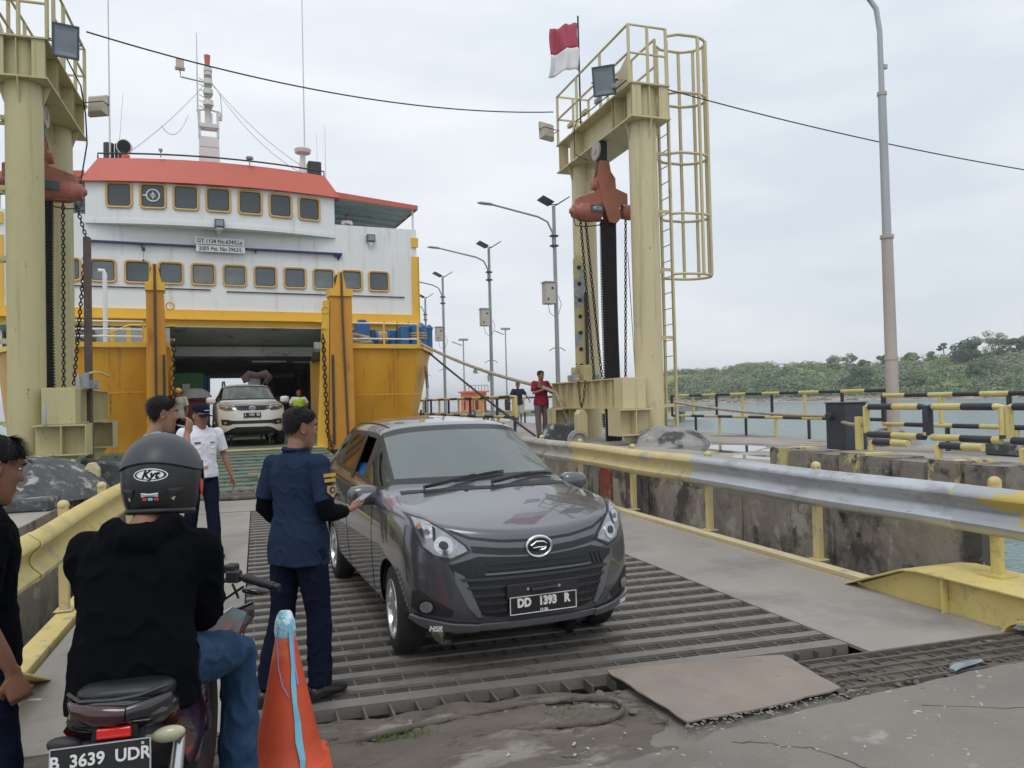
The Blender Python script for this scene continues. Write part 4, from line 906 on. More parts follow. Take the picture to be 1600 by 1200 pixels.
# beach and rocks
b = MB(); rings = []
for i in range(91):
    u = i/90; az = R(26.3+u*34.4); sh = 388-60*u+6*math.sin(u*14)
    q = [(sh-11+4*noise.noise(Vector((u*30, 0, 0))), -1.75), (sh-4, -1.15), (sh+2, -.35), (sh+9, .7), (sh+12, -2.2)]
    rings.append([(d*math.sin(az), d*math.cos(az), z) for d, z in q])
b.loft(rings); struct(b.build('beach', M['sand'], smooth=30))
b = MB(); rr = random.Random(11)
for i in range(420):
    u = rr.random(); az = R(26.5+u*34); sh = 388-60*u+6*math.sin(u*14); d = sh+rr.uniform(-6, 10); s = rr.uniform(.3, 1.3)*(1.6 if rr.random() < .1 else 1)
    b.ell((d*math.sin(az), d*math.cos(az), -.6+(d-sh)*.1), (s*rr.uniform(1, 2.4), s, s*rr.uniform(.4, .9)), 7, 5, (0, 0, rr.uniform(0, 3)))
M['rock'] = mat('shore rock', (.27, .24, .21), .95, var=.3, vs=.6, spots=(((.10,.095,.09), .5, .5, .1),))
tagp(b.build('rocks', M['rock']), 'scattered rocks along the far shoreline', 'rocks', kind='stuff')
# leaves
def leafmat(name, c, tr=.25):
    m = mat(name, c, .75, var=.35, vs=.12, spec=.2); return m
LM = [leafmat('scrub green', (.19, .26, .11)), leafmat('olive green', (.22, .28, .12)), leafmat('dark tree green', (.085, .15, .075)), leafmat('pale dry green', (.28, .32, .17)), leafmat('grey green', (.21, .26, .16))]
def clump(b, c, r, n, s, rng, squash=.75, shell=.55):
    for _ in range(n):
        while True:
            d = Vector((rng.uniform(-1, 1), rng.uniform(-1, 1), rng.uniform(-1, 1)))
            if .1 < d.length < 1: break
        L = d.length; d = d/L*(shell+(1-shell)*L)
        p = Vector(c)+Vector((d.x*r, d.y*r, d.z*r*squash)); nrm = (d+Vector((rng.uniform(-.6, .6), rng.uniform(-.6, .6), rng.uniform(-.2, .9)))).normalized()
        a = nrm.orthogonal().normalized(); a = Matrix.Rotation(rng.uniform(0, 6.28), 3, nrm) @ a; e_ = nrm.cross(a); k = s*rng.uniform(.6, 1.4)
        b.add([p-a*k-e_*k*.4, p+a*k*.2-e_*k, p+a*k+e_*k*.3, p-a*k*.1+e_*k], [(0, 1, 2, 3)])
def scrub():
    rng = random.Random(5); bs_ = [MB() for _ in LM]
    for i in range(2900):
        u = rng.random(); v = rng.random()**1.15*.52+.03
        if u < .02: continue
        p = hz(u, v); d = p.xy.length; r = rng.uniform(1.4, 3.3)*(1.25 if rng.random() < .2 else 1)
        patch = noise.noise(Vector((p.x*.018, p.y*.018, 2)))+.5*noise.noise(Vector((p.x*.06, p.y*.06, 7)))
        if v > .14 and patch > .02 and rng.random() < .9: continue
        k = 3 if patch > .22 else (1 if patch > 0 else (0 if patch > -.25 else 4))
        if rng.random() < .22: k = rng.choice((0, 1, 2, 4))
        if v < .12 and rng.random() < .4: k = 2
        if v < .2 and rng.random() < .05: r *= 1.9; k = 2
        clump(bs_[k], (p.x, p.y, p.z+r*.35), r, int(26+r*22), .17+.06*r, rng, .72, .8)
    for k, q in enumerate(bs_):
        o = q.build('scrub', LM[k]); tagp(o, ('mid green', 'olive', 'dark green', 'pale dry', 'grey green')[k]+' bushes and low trees covering the far hillside', 'scrub', kind='stuff')
scrub()
def tree(u, v, h, w, k, label, n=11, trunk=.35, open_=False, seed=0, umbrella=False):
    rng = random.Random(seed+1); h *= .86; trunk *= .45 if not umbrella else 1; n = int(n*1.6); p = hz(u, v)-Vector((0, 0, .8)); t = thing('shore_tree', label, 'tree', tuple(p))
    b = MB(); limbs = []
    tp = p+Vector((0, 0, h*trunk)); b.tube([p-Vector((0, 0, 1)), p+Vector((.2, 0, h*trunk*.5)), tp], [h*.035, h*.028, h*.022], 8)
    cl = []
    for i in range(n):
        a = rng.uniform(0, 6.28); rad = w/2*math.sqrt(rng.random()); zz = h*(trunk+.1+(1-trunk-.15)*rng.random()*(1 if not umbrella else .25)+(.5*(1-trunk) if umbrella else 0))
        zz = min(zz, h*(1-.35*(rad/(w/2))**2)); c = p+Vector((rad*math.cos(a), rad*math.sin(a), zz)); cl.append(c)
        if i < 9: b.tube([tp-Vector((0, 0, h*.06)), tp.lerp(c, .5)+Vector((0, 0, h*.03)), c], [h*.014, h*.009, h*.004], 5)
    M.setdefault('bark', mat('bark', (.12, .095, .075), .9, var=.3)); b.build('trunk', M['bark'], t)
    q = MB(); r = w*(.16 if open_ else .22)
    for c in cl: clump(q, c, r*rng.uniform(.75, 1.25), 70 if open_ else 120, .34 if open_ else .45, rng, .62 if not umbrella else .35, .5)
    q.build('crown', LM[k], t); return t
def uof(px): return (math.degrees(math.atan((px-800)/1200))+18.4-26.5)/34
tree(uof(1318), .46, 12, 13, 4, 'open crowned tree with bare limbs showing on the skyline left of the tall lamp post', 15, .4, True, 1)
tree(uof(1350), .47, 7, 6, 2, 'small dark tree on the skyline just right of the open crowned one', 6, .4, False, 2)
tree(uof(1338), .20, 13, 12, 2, 'dense dark tree halfway down the slope left of the tall lamp post', 16, .2, False, 3)
tree(uof(1385), .45, 9, 7, 2, 'dark round tree on the skyline behind the tall lamp post', 8, .25, False, 4)
tree(uof(1422), .46, 7, 8, 0, 'low green tree on the skyline right of the tall lamp post', 8, .25, False, 5)
tree(uof(1458), .46, 6, 6, 0, 'little round bush tree on the skyline left of the umbrella shaped tree', 6, .2, False, 6)
tree(uof(1476), .46, 11, 5.5, 2, 'small umbrella shaped tree alone on the skyline', 7, .7, True, 7, True)
tree(uof(1512), .40, 15, 13, 2, 'broad dark tree on the skyline right of the umbrella shaped tree', 16, .25, False, 8)
tree(uof(1560), .43, 17, 15, 4, 'tallest light crowned tree on the skyline near the right edge', 18, .3, True, 9)
tree(uof(1535), .24, 9, 10, 2, 'dark bushy tree low on the slope near the right edge', 12, .2, False, 10)
tree(uof(1598), .42, 12, 9, 2, 'dark tree cut off by the right edge on the skyline', 9, .25, False, 11)
tree(uof(1420), .14, 9, 11, 2, 'dark spreading tree near the beach right of the tall lamp post', 12, .15, False, 12)
tree(uof(1300), .45, 6, 7, 0, 'low mid green tree at the left foot of the open crowned tree', 7, .2, False, 13)
# small pale post on the beach
p = hz(uof(1481), .05); b = MB(); b.cyl((p.x, p.y, -1), (p.x, p.y, 9), .10, n=6); tagp(b.build('beach_marker', M['pole_top']), 'thin pale marker post standing on the far beach', 'marker post')
# ================================================================ FERRY (its own frame: x across, y aft, origin at the bow opening)
FO = (-.25, 20.5, 0); FZ = R(5)
fy = thing('ferry', 'white and yellow car ferry with red bridge roof and its bow doorway open', 'ferry', FO, FZ)
FM = WM[fy]
def fb(m, name, mt, par=fy, **k): return m.build(name, M[mt] if isinstance(mt, str) else mt, par, local=True, **k)
# hull shell: outline at deck height and a narrower one at the waterline
def hull_side(s):
    top = [(2.05 if s > 0 else 1.75, .62), (4.75, .62), (5.75, 2.9), (6.45, 6.2), (6.62, 12), (6.62, 31)]
    low = [(2.05 if s > 0 else 1.75, 1.0), (4.45, 1.0), (5.15, 3.0), (6.2, 6.4), (6.55, 12), (6.55, 31)]
    zs = [3.26, 2.2, 1.2, .66, .56, .34, -2.0]
    m = MB(); cols = []
    for i in range(len(top)-1):                # subdivide along
        n = (9, 7, 7, 6, 8)[i]
        for j in range(n): f = j/n; cols.append(((top[i][0]*(1-f)+top[i+1][0]*f, top[i][1]*(1-f)+top[i+1][1]*f), (low[i][0]*(1-f)+low[i+1][0]*f, low[i][1]*(1-f)+low[i+1][1]*f)))
    cols.append((top[-1], low[-1])); vs = []; fs = []; mi = []
    zz = [3.26, 3.0, 2.75, 2.5, 2.25, 2.0, 1.75, 1.5, 1.25, 1.0, .83, .66, .555, .34, -.4, -2.0]
    for (t, l) in cols:
        for z in zz:
            f = min(1, max(0, (3.26-z)/2.7)); w = .035*noise.noise(Vector((t[0]*1.1, t[1]*1.1, z*1.3)))+.012*noise.noise(Vector((t[0]*4, t[1]*4, z*3)))
            vs.append((s*(t[0]*(1-f)+l[0]*f), t[1]*(1-f)+l[1]*f+w, z))
    n = len(zz)
    for i in range(len(cols)-1):
        for j in range(n-1):
            fs.append((i*n+j, i*n+j+1, (i+1)*n+j+1, (i+1)*n+j)); mi.append(0 if j < 11 else (1 if j == 11 else (2 if j == 12 else 1)))
    me = bpy.data.meshes.new('hull_plating'); me.from_pydata(vs, [], fs)
    for q in ('fyel', 'navy_hull', 'red_hull'): me.materials.append(M[q])
    me.polygons.foreach_set('material_index', mi); me.polygons.foreach_set('use_smooth', [True]*len(fs)); me.set_sharp_from_angle(angle=R(22))
    return link(me, 'hull_plating', fy)
hp = {s: hull_side(s) for s in (-1, 1)}
for s in (-1, 1):
    m = MB(); o = [(s*(2.05 if s > 0 else 1.75), .52), (s*4.8, .52), (s*5.84, 2.85), (s*6.55, 6.2), (s*6.72, 12), (s*6.72, 31)]
    i_ = [(s*(2.05 if s > 0 else 1.75), .7), (s*4.7, .7), (s*5.68, 2.98), (s*6.38, 6.3), (s*6.5, 12), (s*6.5, 31)]
    m.loft([[(a[0], a[1], 3.27), (c_[0], c_[1], 3.27), (c_[0], c_[1], 3.39), (a[0], a[1], 3.39)] for a, c_ in zip(o, i_)]); fb(m, 'gunwale', 'fyel_b')
    m = MB(); m.prism([(s*1.76, .66), (s*4.7, .66), (s*5.7, 2.95), (s*6.4, 6.25), (s*6.4, 6.3), (s*(2.6 if s > 0 else 1.76), 6.3)], 2, 3.18, 3.262); fb(m, 'foredeck', 'green_deck')
    m = MB()                                       # inner side of the opening
    xa, xb = sorted((s*1.745, s*1.70)); m.box(xa, xb, .68, 6.6, .6, 3.25) if s < 0 else m.box(2.6, 2.64, .68, 6.6, .6, 3.25); fb(m, 'door_jamb', 'fyel')
    # rubbing strakes and weld seams on the bow
    m = MB()
    if s > 0: m.box(2.7, 4.74, .575, .62, 1.98, 2.01); m.box(4.0, 4.02, .59, .70, .7, 3.2)
    else: m.box(-4.74, -2.3, .575, .62, 2.15, 2.18)
    fb(m, 'weld_seam', 'fyel')
text_obj('IM', .95, M['brownletter'], 'lettering', hp[1], Matrix.Translation((5.235, 1.62, 2.45)) @ Matrix.Rotation(R(66), 4, 'Z') @ FRONT @ Matrix.Rotation(R(-4), 4, 'X'), True, .006, sx=.8)
m = MB(); 
for i in range(3): m.obox((5.05+.05*i, 1.75+.11*i, 1.15), (.02, .03, .75), (0, .2, 1.15))
fb(m, 'draught_mark', 'brownletter', hp[1])
text_obj('INA', .75, M['brownletter'], 'lettering', hp[-1], Matrix.Translation((-5.25, 1.72, 2.0)) @ Matrix.Rotation(R(-66), 4, 'Z') @ FRONT, True, .006, sx=.8)

# car deck tunnel
m = MB(); m.box(-4.7, 4.35, .3, 31, .45, .65); fb(m, 'car_deck', 'green_deck')
m = MB(); m.box(-4.8, -4.7, 6.6, 31, .651, 3.9); fb(m, 'inner_wall', 'interior_wall')
m = MB(); m.box(4.35, 4.45, 6.6, 31, .651, 3.9); fb(m, 'inner_wall', 'interior_wall')
m = MB(); m.box(-6.5, 6.5, 8.6, 31, 3.86, 3.95); m.box(-6.5, 6.5, 6.4, 6.5, 4.36, 4.38)
m.add([(-6.5, 6.42, 4.36), (6.5, 6.42, 4.36), (6.5, 8.6, 3.90), (-6.5, 8.6, 3.90)], [(0, 1, 2, 3)]); fb(m, 'deck_ceiling', 'interior')
for i in range(17):
    m = MB(); y = 8.3+i*1.32; m.box(-4.69, 4.34, y, y+.12, 3.56+.0*i, 3.859); m.box(-4.69, 4.34, y-.09, y+.21, 3.53, 3.559); fb(m, 'ceiling_beam', 'interior')
for i in range(9):
    for s in (-1, 1):
        m = MB(); y = 7.6+i*2.5; xa, xb = (4.14, 4.345) if s > 0 else (-4.69, -4.5); m.box(xa, xb, y, y+.12, .66, 3.5); fb(m, 'wall_frame', 'interior_wall')
m = MB(); m.box(.9, 2.1, 9.0, 9.15, 3.36, 3.42); m.box(2.4, 3.4, 9.4, 9.5, 3.36, 3.42); fb(m, 'tube_lamp', 'white')
# fittings hanging on the right inner wall
m = MB()
for (y, z0, z1) in ((9.0, 1.5, 2.9), (10.4, 1.2, 3.1), (11.4, 1.6, 2.8)):
    chain_pts(m, (4.05, y, z1), (4.05, y, z0), .16, .02, .05)
fb(m, 'lashing_chain', 'galv', kind=None) if False else fb(m, 'lashing_chain', 'galv')
m = MB(); m.box(3.7, 3.95, 13, 13.3, .66, 2.4); m.box(3.5, 4.1, 12.9, 13.3, 2.0, 2.1); fb(m, 'pipe_stand', 'black')

# superstructure
WF = 7.0
def bulge(x): return -.55*(1-min(1, abs(x+.3)/4.0)**2) if abs(x+.3) < 4 else 0
m = MB(); m.box(-6.6, 6.6, WF, WF+.12, 4.98, 7.82); fb(m, 'front_wall', 'fwhite')
m = MB(); m.box(-6.6, -6.48, WF+.125, 31, 3.3, 7.82); m.box(6.48, 6.6, WF+.125, 31, 3.3, 7.82); fb(m, 'side_wall', 'fwhite')
m = MB(); m.box(-6.6, 6.6, WF+.13, 31, 7.4, 7.5); fb(m, 'bridge_deck', 'interior')
for s in (-1, 1):
    m = MB(); xa, xb = sorted((s*6.40, s*6.66)); m.box(xa, xb, WF-.05, WF-.002, 4.98, 7.15); m.box(xa, xb, WF-.06, WF-.002, 7.5, 7.85); fb(m, 'corner_trim', 'fyel_b')
    m = MB(); xa, xb = sorted((s*6.604, s*6.68)); m.box(xa, xb, WF-.05, WF+.5, 4.4, 7.15); fb(m, 'side_trim', 'fyel_b')
m = MB(); m.box(-6.66, 6.66, WF-.14, WF-.002, 4.68, 4.978); fb(m, 'upper_band', 'fyel_b')
m = MB(); m.box(-6.66, 6.66, WF-.34, WF-.02, 4.635, 4.678); fb(m, 'band_ledge', 'fyel_b')
m = MB(); m.box(-6.6, 6.6, WF-.10, WF-.002, 4.36, 4.634); fb(m, 'lower_band', 'fyel_b')
# recessed deck house wall left and right of the doorway
for q_ in ((-6.4, -4.75, 8.6, 8.7, 3.27, 4.5), (4.4, 6.4, 8.6, 8.7, 3.27, 4.5), (-4.75, -1.8, 6.2, 6.3, 3.27, 4.3), (2.7, 4.4, 6.3, 6.4, 3.27, 3.9)): m = MB(); m.box(*q_); fb(m, 'deckhouse_wall', 'interior_wall')
# bridge front, gently bowed
m = MB(); xs = [-4.2+7.8*i/20 for i in range(21)]
m.loft([[(x, WF-.01+bulge(x), 7.80), (x, WF+.12+bulge(x), 7.80), (x, WF+.12+bulge(x), 9.15), (x, WF-.01+bulge(x), 9.15)] for x in xs]); br = fb(m, 'bridge_front', 'fwhite', smooth=40)
m = MB(); m.loft([[(x, WF-.03+bulge(x)-.02, 7.66), (x, WF+.1, 7.66), (x, WF+.1, 7.799), (x, WF-.03+bulge(x)-.02, 7.799)] for x in xs]); fb(m, 'bridge_sill', 'fwhite')
for s, x in ((-1, -4.2), (1, 3.6)):
    m = MB(); xa, xb = sorted((x, x-s*.1)); m.box(xa, xb, WF+.13, 14, 7.6, 9.15); fb(m, 'bridge_side', 'canopy')
m = MB(); m.box(-4.15, 3.55, 13.9, 14, 7.6, 9.15); fb(m, 'bridge_back', 'canopy')
m = MB(); m.box(-4.09, 3.49, 9.2, 9.3, 7.6, 9.1); fb(m, 'bridge_inner_wall', 'darkgrey')
# wing bulwarks and canopies
for s, x0 in ((-1, -4.2), (1, 3.6)):
    xa, xb = sorted((x0+s*.002, s*6.6)); m = MB(); m.box(xa, xb, WF, WF+.1, 7.821, 8.16 if s > 0 else 7.95); fb(m, 'wing_bulwark', 'fwhite')
    xe = s*6.62
    pts = [(x0, WF-.10, 9.12), (xe, WF-.10, 8.93), (xe, 12.5, 8.93), (x0, 12.5, 9.12)]
    m = MB(); m.add(pts+[(p[0], p[1], p[2]+.05) for p in pts], [(3, 2, 1, 0), (4, 5, 6, 7), (0, 1, 5, 4), (1, 2, 6, 5), (2, 3, 7, 6), (3, 0, 4, 7)]); fb(m, 'canopy', 'canopy')
    m = MB(); m.add([(x0, WF-.14, 9.10), (xe+s*.03, WF-.14, 8.88), (xe+s*.03, WF-.101, 8.88), (x0, WF-.101, 9.10), (x0, WF-.14, 9.30), (xe+s*.03, WF-.14, 9.04), (xe+s*.03, WF-.101, 9.04), (x0, WF-.101, 9.30)], [(3, 2, 1, 0), (4, 5, 6, 7), (0, 1, 5, 4), (1, 2, 6, 5), (2, 3, 7, 6), (3, 0, 4, 7)]); fb(m, 'canopy_edge', 'fred')
    m = MB(); m.box(xe+(-.01 if s > 0 else -.03), xe+(.03 if s > 0 else .01), WF-.09, 12.5, 8.88, 9.04); fb(m, 'canopy_edge', 'fred')
    for i in range(7):
        m = MB(); y = WF+.4+i*.8; m.add([(x0, y, 9.06), (xe, y, 8.87), (xe, y+.05, 8.87), (x0, y+.05, 9.06), (x0, y, 9.118), (xe, y, 8.928), (xe, y+.05, 8.928), (x0, y+.05, 9.118)], [(3, 2, 1, 0), (0, 1, 5, 4), (1, 2, 6, 5), (2, 3, 7, 6), (3, 0, 4, 7)]); fb(m, 'canopy_rib', 'canopy')
    for (x, y) in ((s*6.5, WF+.05), (s*6.5, 10.5), (s*6.5, 12.3)):
        m = MB(); m.cyl((x, y, 7.6), (x, y, 8.9), .04, n=8); fb(m, 'canopy_post', 'fwhite')
# red roof: flared fascia round the bridge
m = MB(); rings = []
N_ = 26; L = []
for i in range(N_+1):
    x = -4.35+8.15*i/N_; L.append((x, WF-.18+bulge(x)*1.02))
def flare(pts, z0, z1, inset):
    lo = [(p[0], p[1], z0(p[0])) for p in pts]; cx = -.28
    hi = [(cx+(p[0]-cx)*(1-inset), p[1]+.28, z1(p[0])) for p in pts]; return lo, hi
lo, hi = flare(L, lambda x: 9.03+.015*x, lambda x: 9.86+.012*x, .125)
vs = lo+hi; n = len(lo); fs = [(i, i+1, n+i+1, n+i) for i in range(n-1)]
# ends
e0l, e1l = (lo[0][0], 14.0, lo[0][2]), (lo[-1][0], 14.0, lo[-1][2]); e0h, e1h = (hi[0][0], 13.6, hi[0][2]), (hi[-1][0], 13.6, hi[-1][2])
vs += [e0l, e1l, e0h, e1h]; k = 2*n
fs += [(k, 0, n, k+2), (n-1, k+1, k+3, 2*n-1), (k+1, k, k+2, k+3), tuple([k]+list(range(n))+[k+1]), tuple(reversed([k+2]+list(range(n, 2*n))+[k+3]))]
m.add(vs, fs); rf = fb(m, 'roof', 'fred', smooth=35)
# windows
def rrect(w, h, r, n=4):
    p = []
    for (cx, cy, a0) in ((w/2-r, h/2-r, 0), (-w/2+r, h/2-r, 90), (-w/2+r, -h/2+r, 180), (w/2-r, -h/2+r, 270)):
        for i in range(n+1): a = R(a0+90*i/n); p.append((cx+r*math.cos(a), cy+r*math.sin(a)))
    return p
def win_mesh(w, h, r, glass_mat):
    a, b_, c_ = rrect(w, h, r), rrect(w-.05, h-.05, r-.02), rrect(w-.13, h-.13, r-.05)
    m = MB(); m.loft([[(p[0], .0, p[1]) for p in a], [(p[0], -.045, p[1]) for p in a], [(p[0], -.06, p[1]) for p in b_], [(p[0], -.045, p[1]) for p in c_], [(p[0], -.006, p[1]) for p in c_]], cap=False)
    f = m.mesh('frame', M['winframe'], smooth=35)
    m = MB(); d = rrect(w-.12, h-.12, r-.045); m.add([(p[0], -.012, p[1]) for p in d], [tuple(range(len(d)))]); g = m.mesh('pane', glass_mat)
    m = MB(); d2 = rrect(w-.17, h-.17, r-.06); m.loft([[(p[0], -.014, p[1]) for p in d], [(p[0], -.02, p[1]) for p in d], [(p[0], -.02, p[1]) for p in d2], [(p[0], -.014, p[1]) for p in d2]], cap=False); q = m.mesh('seal', M['black'])
    return f, g, q
GL2 = mat('grey reflecting cabin glass', (.10, .125, .14), .12, var=.2, vs=.5, spec=.6, rv=.03)
wu = win_mesh(.80, .84, .14, M['glass']); wl = win_mesh(.78, .76, .13, GL2); wg = win_mesh(.78, .76, .13, M['glass_b'])
wl2 = win_mesh(.78, .76, .13, mat('lighter reflecting cabin glass', (.15, .175, .19), .14, var=.35, vs=1.5, spec=.6, rv=.03))
def put_window(ms, x, y, z, ry=0., rx=0.):
    f = link(ms[0], 'window', fy); f.location = (x, y, z); f.rotation_euler = (rx, 0, ry)
    WM[f] = FM @ Matrix.Translation((x, y, z)) @ Euler((rx, 0, ry)).to_matrix().to_4x4()
    for me, nm in ((ms[1], 'pane'), (ms[2], 'seal')):
        g = bpy.data.objects.new(nm, me); C.objects.link(g); g.parent = f; WM[g] = WM[f]
    return f
for i, x in enumerate((-3.22, -2.24, -1.27, -.29, .71, 1.70, 2.68)):
    sl_ = (bulge(x+.05)-bulge(x-.05))/.1
    w_ = put_window(wu, x, WF-.012+bulge(x), 8.57, math.atan(sl_))
    if i == 1:      # clear-view disc in the second bridge window
        m = MB(); m.torus((0, -.03, .02), .19, .022, 1, 24); m.torus((0, -.03, .02), .06, .012, 1, 12); m.box(-.012, .012, -.035, -.022, -.10, .14); m.box(-.30, -.19, -.04, -.022, 0, .04); m.build('wiper_disc', M['white'], w_, local=True)
for i in range(12):
    x = -5.70+.987*i; put_window(wg if i == 5 else (wl2 if i in (2, 6, 9, 10) else wl), x, WF-.002, 6.18)
m = MB(); m.box(-4.2, 3.83, WF-.16, WF-.002, 7.07, 7.12); m.add([(3.6, WF-.15, 7.07), (3.83, WF-.15, 7.07), (3.7, WF-.01, 6.86)], [(0, 1, 2)]); fb(m, 'blue_ledge', 'blue_line')
for x in (-2.6, .9, 3.6):
    m = MB(); m.box(x-.02, x+.02, WF-.14, WF-.003, 6.98, 7.069); fb(m, 'ledge_bracket', 'darkgrey')
m = MB(); m.box(-6, -.55, WF-.05, WF-.002, 5.66, 5.685); fb(m, 'drip_rail', 'black')
m = MB(); m.box(-.05, 6.1, WF-.05, WF-.002, 5.62, 5.645); fb(m, 'drip_rail', 'black')
for (xa, xb, z, s) in ((-1.02, .53, 7.28, 'GT 1124 No.634/LLa'), (-.98, .55, 7.03, '2005 Pst. No 3963/L')):
    m = MB(); m.box(xa, xb, WF-.19, WF-.17, z-.11, z+.11); pl = fb(m, 'number_plate', 'fwhite')
    text_obj(s, .19, M['lettering'], 'lettering', pl, Matrix.Translation(((xa+xb)/2, WF-.193, z-.01)) @ FRONT, True, .002, bold=.003, sx=.86)
# small lamps on the front
for (x, z) in ((-.27, 7.78), (4.87, 7.72)):
    m = MB(); m.box(x-.15, x+.15, WF-.75 if x < 1 else WF-.2, WF-.6 if x < 1 else WF-.03, z-.13, z+.13); lf = fb(m, 'deck_lamp', 'lampgrey', bevel=.01)
    m = MB(); y = (WF-.753 if x < 1 else WF-.203); m.box(x-.11, x+.11, y-.006, y, z-.09, z+.09); m.build('lens', M['lampglass'], lf, local=True)
    m = MB(); m.cyl((x, WF-.3 if x < 1 else WF-.1, z-.16), (x, WF-.3 if x < 1 else WF-.1, z-.28), .05, n=8); m.box(x-.1, x+.1, WF-.7 if x < 1 else WF-.15, WF-.05, z-.19, z-.14); m.build('lamp_bracket', M['fwhite'], lf, local=True)
for (x, z) in ((-2.55, 6.95),):
    m = MB(); m.cyl((x, WF-.2, z), (x, WF-.2, z-.12), .05, n=8); m.cyl((x, WF-.2, z-.12), (x, WF-.2, z-.4), .006, n=5); m.cyl((x, WF-.2, z-.4), (x, WF-.2, z-.45), .03, n=8); fb(m, 'hanging_lamp', 'darkgrey')
# roof gear
def roofpart(m, nm, mt, **k): return fb(m, nm, mt, **k)
for xa, xb in ((-3.72, -3.45), (-3.38, -3.12)):
    m = MB(); m.cyl(((xa+xb)/2, WF+.9, 9.6), ((xa+xb)/2, WF+.9, 10.55), .16, n=16); roofpart(m, 'exhaust_pipe', 'darkgrey', smooth=40)
m = MB(); m.box(2.85, 3.32, WF+.8, WF+1.3, 9.6, 10.62); roofpart(m, 'exhaust_box', 'darkgrey', bevel=.03)
m = MB(); m.cyl((-3.06, WF+.4, 9.7), (-3.06, WF+.4, 10.06), .13, n=14); roofpart(m, 'lamp_pedestal', 'fred', smooth=40)
m = MB(); m.cyl((-3.1, WF+.25, 10.3), (-3.04, WF+.5, 10.35), .24, .2, n=20); sp = roofpart(m, 'search_light', 'fwhite', smooth=40)
m = MB(); m.cyl((-3.104, WF+.235, 10.297), (-3.1, WF+.249, 10.3), .21, n=20); m.build('lens', M['black'], sp, local=True)
m = MB(); m.tube([(2.62, WF+.8, 9.7), (2.64, WF+.8, 10.4), (2.66, WF+.8, 10.8)], [.17, .11, .09], 12); roofpart(m, 'dome_pedestal', 'offw', smooth=50)
m = MB(); m.tube([(2.66, WF+.8, 10.8), (2.66, WF+.8, 10.86), (2.66, WF+.8, 10.98), (2.66, WF+.8, 11.06), (2.66, WF+.8, 11.1)], [.12, .27, .3, .2, .02], 20); roofpart(m, 'radar_dome', 'offw', smooth=50)
for (x, y, z0, z1, r) in ((-3.52, WF+.5, 9.6, 17, .028), (2.76, WF+1.0, 9.7, 19.5, .025), (3.45, WF+.7, 9.7, 12.0, .014), (3.25, WF+1.3, 9.7, 11.8, .012), (-3.3, WF+.6, 9.9, 12.2, .012)):
    m = MB(); m.tube([(x, y, z0), (x+(.18 if x == -3.3 else 0), y, z1)], [r, r*.5], 6); roofpart(m, 'whip_antenna', 'offw')
m = MB(); q = [(h[0], h[1]+.04, h[2]+.16) for h in hi]; m.tube([(q[0][0], q[0][1], 9.8), q[0]]+q[1:-1]+[q[-1], (q[-1][0], q[-1][1], 9.85)], .028, 6); roofpart(m, 'roof_rail', 'darkgrey')
for x in (-2.0, .72):
    m = MB(); m.cyl((x, WF-.1+bulge(x)+.1, 9.85), (x, WF-.1+bulge(x)+.1, 10.05), .02, n=6); m.cyl((x, WF+bulge(x), 10.05), (x, WF+bulge(x), 10.12), .12 if x > 0 else .06, n=12); roofpart(m, 'roof_fitting', 'pole')
# mast
mx_, my_ = -.34, 12.0
m = MB(); m.add([(mx_-.42, my_-.3, 9.6), (mx_+.42, my_-.3, 9.6), (mx_+.42, my_+.3, 9.6), (mx_-.42, my_+.3, 9.6), (mx_-.36, my_-.2, 12.45), (mx_+.36, my_-.2, 12.45), (mx_+.36, my_+.2, 12.45), (mx_-.36, my_+.2, 12.45)], [(0, 1, 5, 4), (1, 2, 6, 5), (2, 3, 7, 6), (3, 0, 4, 7), (4, 5, 6, 7)]); mast = fb(m, 'mast_base', 'offw', bevel=.03)
m = MB()
for i in range(6): m.box(mx_-.40+i*.01, mx_+.40-i*.01, my_-.30-.004+i*.017, my_-.28+i*.017, 10.1+i*.38, 10.13+i*.38)
m.build('mast_seam', M['pole'], mast, local=True)
m = MB(); m.box(mx_-.38, mx_+.38, my_-.25, my_+.25, 12.8, 12.95); m.box(mx_-.38, mx_-.30, my_-.2, my_+.2, 12.45, 13.5); m.box(mx_+.30, mx_+.38, my_-.2, my_+.2, 12.45, 13.5); m.box(mx_-.14, mx_+.14, my_-.1, my_+.1, 13.0, 13.4); fb(m, 'mast_platform', 'offw')
m = MB(); m.cyl((mx_-.02, my_, 12.95), (mx_-.02, my_, 15.3), .13, .08, n=10); fb(m, 'mast_pole', 'offw')
m = MB(); m.cyl((mx_-.02, my_, 15.3), (mx_-.02, my_, 15.75), .09, .12, n=10); fb(m, 'mast_head', 'fred')
for (z, rr_) in ((13.75, .2), (14.2, .19), (14.6, .17), (14.95, .14), (15.1, .16)):
    m = MB(); m.cyl((mx_-.01, my_-.25, z-.10), (mx_-.01, my_-.25, z+.10), rr_, rr_*.9, n=12); m.box(mx_-.16, mx_+.14, my_-.25, my_, z-.14, z-.11); fb(m, 'mast_lamp', 'offw', smooth=40)
m = MB(); m.tube([(mx_-.1, my_, 14.65), (mx_-1.0, my_, 14.75), (mx_-1.02, my_, 15.05)], .03, 6); fb(m, 'lamp_arm', 'pole')
m = MB(); m.box(mx_-1.17, mx_-.87, my_-.12, my_+.12, 15.1, 15.42); m.box(mx_-1.2, mx_-.84, my_-.15, my_+.15, 15.04, 15.1); fb(m, 'arm_light', 'lamptan', bevel=.02)
